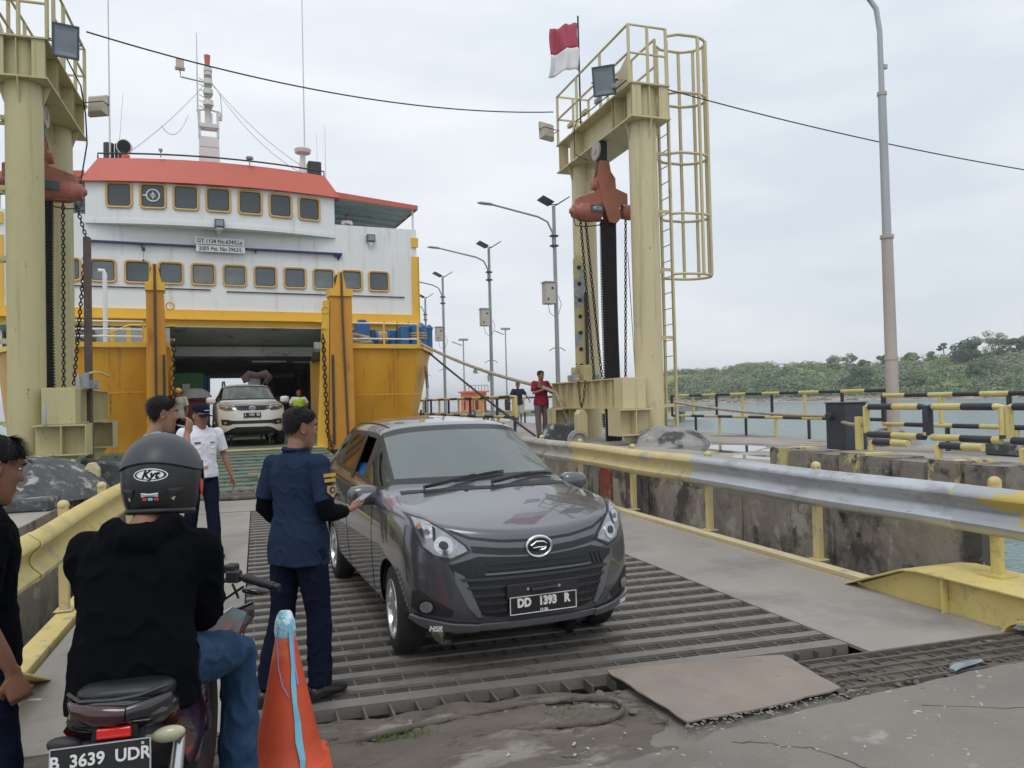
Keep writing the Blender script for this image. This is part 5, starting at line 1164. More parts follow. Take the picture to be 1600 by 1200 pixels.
m = MB(); m.tube([(mx_-.36, my_, 12.6), (mx_-.4, my_, 13.9), (mx_-.4, my_, 16.6)], [.03, .03, .015], 6); m.tube([(mx_-.45, my_, 13.5), (mx_, my_-.1, 13.55), (mx_+.42, my_, 13.5), (mx_+.5, my_, 13.35)], .035, 6); m.box(mx_+.33, mx_+.5, my_-.08, my_+.08, 13.2, 13.36)
for i in range(6): m.cyl((mx_-.34, my_, 13.7+i*.22), (mx_-.12, my_, 13.6+i*.22), .02, n=5)
fb(m, 'mast_fittings', 'offw')
m = MB()
for (a, c_, sg) in (((mx_-.1, my_, 14.6), (-3.0, WF+.6, 10.2), .15), ((mx_+.1, my_, 14.7), (2.6, WF+.8, 10.4), .25), ((mx_+.1, my_, 14.7), (2.55, WF+.8, 10.15), .4), ((mx_+.45, my_, 14.3), (mx_+.5, my_, 13.4), 0), ((-2.0, 9, 11.7), (-1.1, 11, 12.9), .5)):
    m.tube(sag_line(a, c_, sg, 12), .012, 4)
fb(m, 'rigging_wire', 'pole')

# ramp arms at the bow (tapered posts)
def arm(xi, xo, s):
    """xi inner edge, xo outer edge"""
    a, b_ = (xi, xo)
    m = MB(); top = 4.62
    lo = [(a, -.02), (b_, -.02), (b_, .6), (a, .6)]; ins = .20*s
    hi_ = [(a+ins*.6, .05), (b_-(.02*s), .05), (b_-(.02*s), .55), (a+ins*.6, .55)]
    m.add([(p[0], p[1], .55) for p in lo]+[(p[0], p[1], top) for p in hi_], [(0, 1, 5, 4), (1, 2, 6, 5), (2, 3, 7, 6), (3, 0, 4, 7), (4, 5, 6, 7), (3, 2, 1, 0)])
    o = fb(m, 'ramp_arm', 'forange', bevel=.012)
    m = MB(); w0 = hi_[0][0]-.03*s; w1 = hi_[1][0]+.02*s; xa, xb = sorted((w0, w1)); m.box(xa, xb, 0, .58, top, top+.20); m.build('arm_cap', M['fyel_b'], o, local=True)
    mid = (xa+xb)/2
    for q in (-.0, .4):
        m = MB(); m.prism([(mid-.15, top+.2), (mid+.15, top+.2), (mid+.06, top+.66), (mid-.06, top+.66)], 1, .08+q, .11+q)
        m.build('sheave_cheek', M['fyel_b'], o, local=True)
    m = MB(); m.cyl((mid, .14, top+.5), (mid, .44, top+.5), .12, n=16); m.build('sheave', M['darkgrey'], o, local=True)
    m = MB(); m.tube([(mid, -.02, top+.62), (mid+.01, -.06, 4.0), (mid+(.1*s), -.10, .5)] if s > 0 else [(mid, -.02, top+.62), (mid, -.04, 4.0), (mid, -.06, .6)], .032, 8); m.build('hoist_wire', mat_wire, o, local=True)
    xw = a+.1*s; m = MB(); xa, xb = sorted((xw, xw+.06*s)); m.box(xa, xb, -.07, -.03, .7, 3.05); m.build('guide_bar', M['darkgrey'], o, local=True)
    m = MB(); m.torus((a+ (.08*s)-s*.1, .1, 3.95+.3), .09, .02, 1, 14); m.build('eye', M['fyel_b'], o, local=True)
    m = MB()
    for z in (3.75, 3.4, 3.2): xa, xb = sorted((a-.02*s, a-.14*s)); m.box(xa, xb, .05, .2, z, z+.05)
    m.build('lug', M['fyel_b'], o, local=True)
    m = MB(); chain_pts(m, (a-.10*s, .05, 3.6), (a-.04*s, -.05, 1.0), .15, .016, .045); chain_pts(m, (a-.04*s, -.05, 1.0), (a-.05*s, -.9, .5), .15, .016, .045); m.build('door_chain', M['chain'], o, local=True, smooth=60)
    return o
mat_wire = mat('rust brown wire', (.12, .07, .05), .8)
arm(-1.75, -2.28, -1); arm(2.04, 2.74, 1)
# inner bright leaf beside the right arm
m = MB(); m.add([(1.76, .1, .6), (2.03, .1, .6), (2.14, .1, 4.5), (1.99, .1, 4.5), (1.76, .3, .6), (2.03, .3, .6), (2.14, .3, 4.5), (1.99, .3, 4.5)], [(0, 1, 2, 3), (4, 7, 6, 5), (0, 4, 5, 1), (1, 5, 6, 2), (2, 6, 7, 3), (3, 7, 4, 0)]); fb(m, 'arm_flange', 'fyel_b')

# bow ramp flap: green planks resting on the shore ramp
flap_w = (-1.72, 1.93); n = 11
for i in range(n):
    y0 = -.15-4.4*i/n; y1 = -.15-4.4*(i+1)/n+.035; z = lambda y: .62+(.50/4.4)*(y+.15)
    m = MB(); m.add([(flap_w[0], y0, z(y0)), (flap_w[1], y0, z(y0)), (flap_w[1], y1, z(y1)), (flap_w[0], y1, z(y1)), (flap_w[0], y0, z(y0)-.09), (flap_w[1], y0, z(y0)-.09), (flap_w[1], y1, z(y1)-.09), (flap_w[0], y1, z(y1)-.09)],
        [(0, 1, 2, 3), (4, 7, 6, 5), (0, 4, 5, 1), (1, 5, 6, 2), (2, 6, 7, 3), (3, 7, 4, 0)]); fb(m, 'flap_plank', 'green_deck', bevel=.008)
    m = MB(); ym = y0-.06; m.box(flap_w[0]+.05, flap_w[1]-.05, ym-.03, ym, z(ym)+.002, z(ym)+.028); fb(m, 'grip_bar', 'green_deck')
for i in range(18):
    x = flap_w[0]+.05+i*.205; m = MB(); m.add([(x, -4.5, .11), (x+.12, -4.5, .11), (x+.1, -5.0, .045), (x+.02, -5.0, .045), (x, -4.5, .04), (x+.12, -4.5, .04), (x+.1, -5.0, .012), (x+.02, -5.0, .012)], [(0, 1, 2, 3), (4, 7, 6, 5), (0, 4, 5, 1), (1, 5, 6, 2), (2, 6, 7, 3), (3, 7, 4, 0)]); fb(m, 'flap_finger', 'grate')
m = MB(); m.box(-1.75, 1.95, -.14, .29, .5, .66); fb(m, 'hinge_beam', 'yellow')
# foredeck gear
def deckthing(m, name, mt, label, cat, **k):
    o = m.build(name, M[mt] if isinstance(mt, str) else mt, None, **k); o.matrix_world = FM; WM[o] = FM; return tagp(o, label, cat)
m = MB(); m.box(3.3, 3.7, 2.2, 2.6, 3.27, 4.18); m.cyl((3.5, 2.4, 4.18), (3.5, 2.4, 4.26), .14, n=12); deckthing(m, 'machine_housing', 'blue', 'blue upright machine housing on the ferry foredeck behind the white rail', 'housing', bevel=.03)
wt = thing('mooring_winch', 'blue mooring winch with drums on the right side of the ferry foredeck', 'winch', (0, 0, 0)); wt.matrix_world = FM; WM[wt] = FM
m = MB(); m.box(3.95, 4.9, 2.2, 3.0, 3.27, 3.42); m.box(4.35, 4.75, 2.3, 2.7, 3.42, 3.95); m.build('frame', M['blue'], wt, local=True, bevel=.02)
m = MB(); m.cyl((3.95, 2.6, 3.7), (4.3, 2.6, 3.7), .2, n=16); m.cyl((3.9, 2.6, 3.7), (3.95, 2.6, 3.7), .3, n=18); m.cyl((4.3, 2.6, 3.7), (4.34, 2.6, 3.7), .3, n=18); m.build('drum', M['blue'], wt, local=True, smooth=40)
m = MB(); m.cyl((3.98, 2.6, 3.7), (4.28, 2.6, 3.7), .26, n=16); m.build('rope_wrap', M['rope'], wt, local=True, smooth=40)
for x in (4.1, 4.5, 4.85):
    m = MB(); m.cyl((x, 2.3, 3.5), (x+.04, 2.25, 4.2), .02, n=6); m.build('lever', M['darkgrey'], wt, local=True)
m = MB(); m.tube([(5.0, 1.75, 3.39), (5.0, 1.75, 3.45), (5.0, 1.75, 4.02), (5.0, 1.75, 4.1)], [.28, .28, .28, .2], 20); o = deckthing(m, 'blue_drum', 'blue', 'blue steel drum wound with rope at the right corner of the ferry bow', 'drum', smooth=40)
m = MB()
for z in (3.65, 3.72, 3.79): m.torus((5.0, 1.75, z), .29, .03, 2, 20)
m.build('rope_coil', M['rope'], o, local=True, smooth=50)
m = MB(); m.box(4.45, 4.7, 1.5, 1.9, 3.39, 4.0); deckthing(m, 'small_housing', 'blue', 'small blue box housing beside the rope wound drum on the ferry bow', 'housing', bevel=.02)
rr = random.Random(4); m = MB()
for i in range(6):
    a0 = rr.uniform(0, 6); pts = [(3.15+(.5-.04*i)*math.cos(a0+j*.5)+.0, 1.5+.28*math.sin(a0+j*.5), 3.32+.07*i+.05*math.sin(j*.9+i)) for j in range(13)]
    m.tube(pts, .05, 7)
deckthing(m, 'rope_pile', 'rope', 'pile of coiled mooring rope on the ferry foredeck beside the right arm', 'rope', smooth=50)
# rails on the foredeck
def frail(pts, zt, mids, mt, step, label):
    t = thing('deck_rail', label, 'railing', (0, 0, 0)); t.matrix_world = FM; WM[t] = FM
    for z in mids+[zt]:
        m = MB(); m.tube([(p[0], p[1], z) for p in pts], .022, 6); m.build('rail_bar', M[mt], t, local=True)
    P = [Vector((p[0], p[1], 0)) for p in pts]
    for i in range(len(P)-1):
        L_ = (P[i+1]-P[i]).length; k = max(1, round(L_/step))
        for j in range(k+(1 if i == len(P)-2 else 0)):
            p = P[i].lerp(P[i+1], j/k); m = MB(); m.box(p.x-.022, p.x+.022, p.y-.022, p.y+.022, 3.39, zt-.02); m.build('stanchion', M['fyel_b'], t, local=True)
    return t
frail([(2.75, .7), (4.72, .7), (5.6, 2.9)], 3.98, [3.55], 'fwhite', .95, 'white and yellow rail on the right of the ferry foredeck')
frail([(-4.72, .7), (-2.35, .7)], 3.92, [3.55, 3.72], 'fwhite', 1.2, 'white horizontal rail on the left of the ferry foredeck')
t = thing('stair_rail', 'yellow sloping stair rail behind the white pole on the left foredeck', 'railing', (0, 0, 0)); t.matrix_world = FM; WM[t] = FM
m = MB(); m.tube([(-3.5, 3.0, 3.75), (-3.1, 3.0, 3.9), (-2.8, 3.0, 4.05), (-1.9, 3.0, 4.08)], .03, 6); m.build('hand_rail', M['fyel_b'], t, local=True)
for x in (-3.2, -2.8, -2.4, -2.0):
    m = MB(); m.box(x-.05, x+.05, 2.98, 3.02, 3.27, 4.0); m.build('baluster', M['fyel_b'], t, local=True)
for (s) in (1,):
    t = thing('side_rail', 'curved yellow rail at the right edge of the ferry foredeck', 'railing', (0, 0, 0)); t.matrix_world = FM; WM[t] = FM
    m = MB(); m.tube([(2.8, 6.5, 4.62), (6.0, 6.5, 4.62), (6.35, 5.8, 4.5), (6.45, 5.2, 4.2), (6.3, 4.8, 3.4)], .035, 6); m.build('hand_rail', M['fyel_b'], t, local=True)
    for (x, y, z) in ((6.1, 6.3, 4.6), (6.3, 5.9, 4.5), (6.42, 5.4, 4.3)):
        m = MB(); m.box(x-.04, x+.04, y-.03, y+.03, 3.39, z); m.build('baluster', M['fyel_b'], t, local=True)
m = MB(); m.tube([(5.75, 2.9, 3.39), (5.75, 2.9, 4.0), (5.75, 2.9, 4.1), (5.75, 2.9, 4.2)], [.1, .1, .13, .03], 12); deckthing(m, 'bow_bollard', 'blue', 'blue and yellow bollard at the outer right corner of the ferry bow', 'bollard', smooth=40)
m = MB(); m.tube([(-3.25, 1.5, 3.27), (-3.25, 1.5, 5.2), (-3.28, 1.5, 5.28), (-3.4, 1.5, 5.28)], .055, 10); deckthing(m, 'vent_pole', 'white', 'white pole with bent top standing on the left foredeck of the ferry', 'pole', smooth=40)
m = MB()
for i in range(5): m.tube([(-4.4+.03*i, 2+.1*i, 3.4+.12*i), (-3.9, 2+.1*i, 3.5+.12*i), (-3.6, 2.2, 3.4+.1*i), (-3.55, 2.3, 3.3)], .05, 7)
deckthing(m, 'pipe_bundle', mat_wire, 'bundle of brown bent pipes on the left foredeck of the ferry', 'pipes', smooth=50)
# life ring / raft barrels far left behind the tower
# mooring ropes
def wp(x, y, z): return FM @ Vector((x, y, z))
m = MB(); a = wp(4.75, .6, 3.42); pts = sag_line(a, (6.45, 17.2, 2.05), .12, 18)+[Vector((6.7, 16.9, 1.9)), Vector((6.9, 16.6, 1.2)), Vector((6.9, 16.5, .85))]
m.tube(pts, .042, 8); tagp(m.build('mooring_rope', M['rope'], smooth=60), 'thick beige mooring rope from the ferry bow to the man in red', 'rope')
m = MB()
for (p, L_) in ((pts[9], .16), (pts[11], .25)):
    for k in range(7): m.tube([p, p+Vector((rnd.uniform(-.05, .05), 0, -L_*.5)), p+Vector((rnd.uniform(-.08, .08), 0, -L_*rnd.uniform(.6, 1)))], .014, 5)
tagp(m.build('rope_rag', M['leafdry']), 'frayed rag strands hanging from the beige mooring rope', 'rag')
m = MB(); m.tube(sag_line(wp(5.5, 2.3, 3.3), (6.9, 18.5, .7), .05, 8), .03, 6); tagp(m.build('wire_rope', M['rope_dk']), 'dark wire rope slanting down from the ferry bow to the pier', 'rope')
# twisted old ropes at the foot of the flap
m = MB(); rr = random.Random(8)
for i in range(5):
    m.tube([(-.9+.25*j+rr.uniform(-.03, .03), 15.2+.09*i+rr.uniform(-.06, .06), .05+.02*(i % 2)) for j in range(9)], .045, 7)
tagp(m.build('rope_bundle', M['mud'], smooth=60), 'muddy bundle of old ropes lying at the foot of the ferry flap', 'rope')
m = MB(); m.obox((.1, 16.9, .33), (.6, .14, .03), (0, 0, .1)); tagp(m.build('plank', M['plank']), 'longer raw wooden plank, the upper of two on the green ferry flap', 'plank')
m = MB(); m.obox((.25, 16.6, .30), (.5, .12, .03), (0, 0, -.1)); tagp(m.build('plank', M['plank']), 'shorter raw wooden plank, the lower of two on the green ferry flap', 'plank')

# cargo inside
t = thing('green_truck', 'green slatted cargo truck standing inside the ferry on the left', 'truck', (0, 0, 0)); t.matrix_world = FM; WM[t] = FM
m = MB(); m.box(-3.1, -.74, 9.5, 14, 1.15, 3.0); m.build('cargo_box', M['green_truck'], t, local=True)
for i in range(9):
    m = MB(); z = 1.3+i*.18; m.box(-3.05, -.95, 9.46, 9.498, z, z+.07); m.build('slat', M['green_truck'], t, local=True)
m = MB(); m.box(-1.45, -1.2, 9.44, 9.459, 2.35, 2.62); m.build('notice', M['white'], t, local=True)
m = MB(); m.box(-3.0, -.8, 9.6, 13.9, .85, 1.149); m.build('chassis', M['black'], t, local=True)
for x in (-2.9, -1.1):
    for y in (10.4, 13.2):
        m = MB(); m.cyl((x, y, 1.05), (x+.25, y, 1.05), .4, n=20); m.build('wheel', M['black'], t, local=True, smooth=40)
m = MB(); m.box(-.73, -.52, 10.2, 11, 1.2, 2.95); m.box(-.6, -.50, 10.1, 10.3, 2.3, 2.85); deckthing(m, 'blue_cabinet', 'blue', 'narrow blue upright cabinet right of the green truck in the ferry', 'cabinet', bevel=.02)
t = thing('covered_cart', 'dark red motor cart under a grey tarpaulin inside the ferry', 'cart', (0, 0, 0)); t.matrix_world = FM; WM[t] = FM
m = MB(); m.box(-1.45, -.72, 4.2, 5.8, 1.25, 2.05); m.box(-1.5, -.68, 4.15, 5.85, 1.95, 2.06); m.build('tray', M['darkred'], t, local=True, bevel=.02)
m = MB(); n_ = 10; vs = []; fs = []
for j in range(n_+1):
    for i in range(n_+1):
        u, v = i/n_, j/n_; hh = math.sin(math.pi*min(1, max(0, u)))**.4*math.sin(math.pi*v)**.4 if 0 < u < 1 and 0 < v < 1 else 0
        vs.append((-1.55+.92*u, 4.1+1.8*v, 2.04+.30*hh+.05*noise.noise(Vector((u*5, v*5, 1)))))
for j in range(n_):
    for i in range(n_): a = j*(n_+1)+i; fs.append((a, a+1, a+n_+2, a+n_+1))
m.add(vs, fs); m.build('tarpaulin', M['tarp'], t, local=True, smooth=60)
for x in (-1.4, -.8):
    m = MB(); m.cyl((x, 4.5, .95), (x+.1, 4.5, .95), .29, n=18); m.torus((x+.05, 4.5, .95), .26, .05, 0, 18); m.build('wheel', M['black'], t, local=True, smooth=40)
m = MB(); m.box(-1.42, -.78, 4.1, 4.19, .9, 1.3); m.build('tail_board', M['black'], t, local=True)
t = thing('loaded_bus', 'white and red bus with bundles standing far inside the ferry', 'bus', (0, 0, 0)); t.matrix_world = FM; WM[t] = FM
m = MB(); m.box(1.9, 3.5, 17, 24, 1.0, 3.3); m.build('body', M['white'], t, local=True, bevel=.08)
m = MB(); m.box(1.95, 3.45, 16.97, 16.998, 2.2, 3.1); m.build('windscreen', M['glass'], t, local=True)
m = MB(); m.box(1.95, 3.45, 16.95, 16.98, 1.3, 1.8); m.box(2.2, 2.5, 16.94, 16.98, 2.0, 3.2); m.build('stripe', M['red'], t, local=True)
m = MB(); 
for x in (2.0, 3.2): m.cyl((x, 18.3, 1.03), (x+.25, 18.3, 1.03), .38, n=18)
m.build('wheel', M['black'], t, local=True)
# ================================================================ VEHICLES
from mathutils.geometry import delaunay_2d_cdt
def interp(x, xs, ys):
    if x <= xs[0]: return ys[0]
    for i in range(1, len(xs)):
        if x <= xs[i]: return ys[i-1]+(ys[i]-ys[i-1])*(x-xs[i-1])/(xs[i]-xs[i-1])
    return ys[-1]
M['carpaint'] = mat('dark grey metallic car paint', (.105, .11, .125), .25, metal=.5, var=.04, vs=1, coat=1, rv=.02, spots=(((.075,.075,.08), 2.2, .6, .3, .4),))
M['suvpaint'] = mat('white car paint', (.74, .735, .70), .3, var=.02, vs=1, coat=.8, rv=.03)
M['windscreen'] = mat('windscreen glass with painted sky reflection', (.18, .21, .205), .06, var=.10, vs=1.2, spec=.7, alpha=.74, rv=.02, coat=.4)  # grey base colour stands in for the sky mirrored in the glass
M['sideglass'] = mat('tinted side glass', (.012, .014, .016), .03, var=.1, spec=.9, rv=.01)
M['trim'] = mat('black trim', (.012, .012, .013), .28, var=.1, rv=.05)
M['plastic'] = mat('matt black plastic', (.02, .02, .022), .55, var=.15)
M['chrome'] = mat('chrome', (.75, .76, .78), .10, metal=1, var=.03, rv=.03)
M['silver'] = mat('silver alloy', (.62, .63, .65), .26, metal=.85, var=.05, rv=.05)
M['tyre'] = mat('tyre rubber', (.018, .018, .018), .8, var=.3, vs=8, spots=(((.06,.055,.05), 5, .55, .2),))
M['reflector'] = mat('lamp reflector', (.62, .64, .66), .18, metal=.8, var=.25, vs=22, rv=.1)
M['lensclear'] = mat('clear lamp lens', (.10, .11, .12), .03, spec=.9, alpha=.16, var=.02, rv=.01)
M['plateblack'] = mat('licence plate black', (.012, .012, .014), .4, var=.05)
M['greysticker'] = mat('grey lip spoiler', (.12, .125, .135), .4, coat=.4, var=.1)
M['seat'] = mat('dark seat fabric', (.03, .03, .035), .8)
M['skin'] = mat('brown skin', (.245, .115, .068), .5, var=.10, vs=9, bump=.06, bs=90)
M['skin_b'] = mat('lighter brown skin', (.31, .155, .095), .5, var=.10, vs=9, bump=.06, bs=90)
M['amber'] = mat('amber lens', (.6, .25, .06), .15)

def lathe(prof, axis_c, n=28, ax=0):
    """prof: (offset along the axis, radius)"""
    rings = []
    for (o, r) in prof:
        rings.append([(axis_c[0]+o, axis_c[1]+r*math.cos(2*math.pi*i/n), axis_c[2]+r*math.sin(2*math.pi*i/n)) if ax == 0 else
                      (axis_c[0]+r*math.cos(2*math.pi*i/n), axis_c[1]+o, axis_c[2]+r*math.sin(2*math.pi*i/n)) for i in range(n)])
    return rings

class Car:
    def __init__(s, name, label, cat, loc, rz, sc, zmap, ysc, xsc, paint, wheel_r, wy):
        s.root = thing(name, label, cat, loc, rz); s.sc = sc; s.zm = zmap; s.ysc = ysc; s.xsc = xsc; s.paint = paint; s.wr = wheel_r; s.wy = wy
        s.body_mesh()
    def T(s, p):
        x, y, z = p
        return Vector((x*s.xsc*s.sc, y*s.ysc*s.sc, interp(z, *s.zm)*s.sc))
    def cage(s):
        W = .83
        side = lambda y, w, zb, belt, hx: [(0, y, zb), (w-.14, y, zb), (w-.035, y, zb+.09), (w-.004, y, .46), (w+.006, y, .76), (w-.02, y, belt), (hx, y, belt+.045)]
        S = []
        # front corner
        S.append([(0, -1.70, .20), (.62, -1.74, .20), (.765, -1.72, .30), (.80, -1.70, .47), (.81, -1.68, .72), (.785, -1.62, .89), (.72, -1.67, .93), (.57, -1.79, .90), (.40, -1.86, .872), (.20, -1.905, .855), (0, -1.92, .85)])
        S.append(side(-1.50, .815, .19, .935, .72)+[(.60, -1.55, .965), (.42, -1.58, .955), (.21, -1.60, .945), (0, -1.60, .94)])
        S.append(side(-1.22, .832, .18, .955, .74)+[(.62, -1.25, 1.01), (.43, -1.27, 1.01), (.21, -1.28, 1.005), (0, -1.28, 1.0)])
        S.append(side(-.93, W, .17, .97, .755)+[(.66, -.99, 1.035), (.45, -1.06, 1.045), (.22, -1.10, 1.045), (0, -1.11, 1.045)])
        S.append(side(-.78, W, .17, .98, .765)+[(.685, -.82, 1.07), (.47, -.95, 1.075), (.23, -1.00, 1.075), (0, -1.01, 1.075)])
        S.append(side(-.12, W, .17, 1.005, .775)+[(.60, -.07, 1.46), (.50, -.13, 1.505), (.28, -.18, 1.525), (0, -.20, 1.53)])
        S.append(side(.30, W, .17, 1.02, .78)+[(.618, .30, 1.475), (.53, .28, 1.535), (.28, .27, 1.565), (0, .26, 1.575)])
        S.append(side(1.05, .832, .18, 1.045, .775)+[(.615, 1.05, 1.47), (.53, 1.04, 1.535), (.28, 1.03, 1.575), (0, 1.03, 1.585)])
        S.append(side(1.50, .826, .19, 1.06, .76)+[(.59, 1.48, 1.44), (.51, 1.5, 1.50), (.27, 1.52, 1.54), (0, 1.53, 1.55)])
        S.append(side(1.86, .80, .22, 1.07, .735)+[(.57, 1.72, 1.38), (.49, 1.77, 1.43), (.26, 1.80, 1.465), (0, 1.81, 1.475)])
        S.append([(0, 1.94, .26), (.60, 1.94, .26), (.72, 1.94, .34), (.75, 1.95, .48), (.755, 1.95, .76), (.74, 1.94, 1.02), (.71, 1.93, 1.07), (.60, 1.92, 1.10), (.42, 1.93, 1.11), (.21, 1.94, 1.11), (0, 1.94, 1.11)])
        return S
    def body_mesh(s):
        S = s.cage(); nS = len(S); vs = []; idx = {}
        def V(i, r, m):
            if r in (0, 10): m = 1
            k = (i, r, m)
            if k not in idx: p = S[i][r]; idx[k] = len(vs); vs.append(s.T((p[0]*m, p[1], p[2])))
            return idx[k]
        fs = []; mi = []
        # materials: 0 paint, 1 windscreen, 2 front quarter, 3 front door, 4 rear door, 5 rear quarter (left side +10), 6 back
        for m in (1, -1):
            for i in range(nS-1):
                for r in range(10):
                    f = (V(i, r, m), V(i, r+1, m), V(i+1, r+1, m), V(i+1, r, m)); k = 0
                    if i == 4 and r >= 7: k = 1
                    if r == 6 and i in (4, 5, 6, 7): k = {4: 2, 5: 3, 6: 4, 7: 5}[i]+(5 if m > 0 else 0)
                    if i == 9 and r >= 7: k = 12
                    fs.append(f if m > 0 else f[::-1]); mi.append(k)
        # caps
        def cap(i, ycen, sign):
            cols = [(r, 1) for r in range(5, 10)]+[(10, 1)]+[(r, -1) for r in range(9, 4, -1)]
            rows = [5, 4, 3, 2, 1]; grid = {}
            for c_, (r, m) in enumerate(cols): grid[(0, c_)] = V(i, r, m)
            for q, rr in enumerate(rows[1:], 1):
                grid[(q, 0)] = V(i, rr, 1); grid[(q, 10)] = V(i, rr, -1); pe = S[i][rr]; pt = S[i][5]
                for c_ in range(1, 10):
                    top = S[i][cols[c_][0]]; fx = top[0]*cols[c_][1]/pt[0]; x = pe[0]*fx
                    y = ycen[q]+(pe[1]-ycen[q])*abs(fx)**3.2
                    zz = pe[2]+(ycen[5][q]-pe[2])*(1-abs(fx)**3)
                    grid[(q, c_)] = len(vs); vs.append(s.T((x, y, zz)))
            for q in range(4):
                for c_ in range(10):
                    f = (grid[(q, c_)], grid[(q, c_+1)], grid[(q+1, c_+1)], grid[(q+1, c_)]); fs.append(f if sign > 0 else f[::-1]); mi.append(0)
            f = tuple([grid[(4, c_)] for c_ in range(11)]+[V(i, 0, 1)]); fs.append(f if sign > 0 else f[::-1]); mi.append(0)
        cap(0, [0, -1.955, -1.985, -1.98, -1.93, [0, .74, .50, .30, .22]], 1)
        cap(nS-1, [0, 1.99, 2.03, 2.02, 1.98, [0, .78, .50, .34, .26]], -1)
        me = bpy.data.meshes.new('cage'); me.from_pydata(vs, [], fs)
        for k in range(13): me.materials.append(M['trim'])
        me.polygons.foreach_set('material_index', mi)
        bm = bmesh.new(); bm.from_mesh(me); bmesh.ops.recalc_face_normals(bm, faces=bm.faces)
        cl = bm.edges.layers.float.new('crease_edge')
        for e_ in bm.edges:
            ks = {f.material_index for f in e_.link_faces}
            if len(ks) > 1: e_[cl] = .45
        def ck(i, r, m, j, q, v):
            a, b_ = idx[(i, r, m if r not in (0, 10) else 1)], idx[(j, q, m if q not in (0, 10) else 1)]
            bm.verts.ensure_lookup_table(); e_ = bm.edges.get((bm.verts[a], bm.verts[b_]))
            if e_: e_[cl] = v
        for m in (1, -1):
            for r in range(5, 10): ck(0, r, m, 0, r+1, .55); ck(3, r, m, 3, r+1, .3)
            for i in range(nS-1): ck(i, 4, m, i+1, 4, .35); ck(i, 2, m, i+1, 2, .4); ck(i, 5, m, i+1, 5, .3)
        bm.to_mesh(me); bm.free()
        tmp = bpy.data.objects.new('tmp', me); C.objects.link(tmp); sd_ = tmp.modifiers.new('s', 'SUBSURF'); sd_.levels = 3; sd_.render_levels = 3
        bpy.context.view_layer.update(); ev = tmp.evaluated_get(bpy.context.evaluated_depsgraph_get()); e2 = bpy.data.meshes.new_from_object(ev)
        bpy.data.objects.remove(tmp)
        s.bvh = BVHTree.FromPolygons([v.co.copy() for v in e2.vertices], [tuple(p.vertices) for p in e2.polygons])
        bm = bmesh.new(); bm.from_mesh(e2)
        # wheel arches
        ra = s.wr*1.14
        for wy in s.wy:
            kill = []
            for f in bm.faces:
                c_ = f.calc_center_median()
                if abs(c_.x) > .5*s.xsc*s.sc and math.hypot(c_.y-wy, c_.z-s.wr) < ra: kill.append(f)
            bmesh.ops.delete(bm, geom=kill, context='FACES')
            for v in bm.verts:
                if v.is_boundary and abs(v.co.x) > .45*s.xsc*s.sc:
                    d = math.hypot(v.co.y-wy, v.co.z-s.wr)
                    if d < ra*1.35 and v.co.z < s.wr+ra*1.2:
                        k = ra/d; v.co.y = wy+(v.co.y-wy)*k; v.co.z = s.wr+(v.co.z-s.wr)*k
        groups = {}
        for f in bm.faces: groups.setdefault(f.material_index, []).append(f)
        # black glass edges: glass faces touching another kind become trim
        ring = set()
        for f in bm.faces:
            if f.material_index:
                for v in f.verts:
                    if any(g.material_index != f.material_index for g in v.link_faces): ring.add(f); break
        def sub(faces, name, mt, parent, inset=0.):
            b2 = bmesh.new(); mp_ = {}
            for f in faces:
                for v in f.verts:
                    if v not in mp_: mp_[v] = b2.verts.new(v.co - v.normal*inset)
                b2.faces.new([mp_[v] for v in f.verts])
            m_ = bpy.data.meshes.new(name); b2.to_mesh(m_); b2.free(); m_.materials.append(mt)
            m_.polygons.foreach_set('use_smooth', [True]*len(m_.polygons)); return link(m_, name, parent)
        keep = [f for f in bm.faces if f.material_index == 0]
        s.body = sub(keep, 'body', s.paint, s.root)
        for k, fs_ in sorted(groups.items()):
            if k == 0: continue
            inner = [f for f in fs_ if f not in ring]; edge = [f for f in fs_ if f in ring]
            nm = {1: 'windscreen', 12: 'rear_window'}.get(k, 'side_window')
            o = sub(edge, 'window_trim', M['trim'], s.root)
            if k == 3 and s.open_left: continue
            if inner: sub(inner, nm, M['windscreen'] if k == 1 else M['sideglass'], s.root)
        bm.free(); bpy.data.meshes.remove(e2)
    open_left = False
    def proj(s, poly, name, mt, parent=None, off=.003, th=.006, ax='f', grid=.028, raw=False):
        """lay a patch with thickness on the body; poly in front (x,z) or side (y,z) body coordinates"""
        P = [Vector(p) for p in poly]; xs = [p.x for p in P]; ys = [p.y for p in P]; n = len(P)
        D = []
        for i in range(n):
            a, c_ = P[i], P[(i+1) % n]; k = max(1, int((c_-a).length/grid)); D += [a.lerp(c_, j/k) for j in range(k)]
        nb = len(D)
        def inside(p):
            r = False
            for i in range(n):
                a, c_ = P[i], P[i-1]
                if (a.y > p[1]) != (c_.y > p[1]) and p[0] < (c_.x-a.x)*(p[1]-a.y)/(c_.y-a.y)+a.x: r = not r
            return r
        gx = min(xs)+grid*.5
        while gx < max(xs):
            gy = min(ys)+grid*.5
            while gy < max(ys):
                if inside((gx, gy)) and min((Vector((gx, gy))-d).length for d in D[:nb]) > grid*.45: D.append(Vector((gx, gy)))
                gy += grid
            gx += grid
        v2, _, f2, *_ = delaunay_2d_cdt(D, [(i, (i+1) % nb) for i in range(nb)], [], 1, 1e-5)
        vs = []; last = None
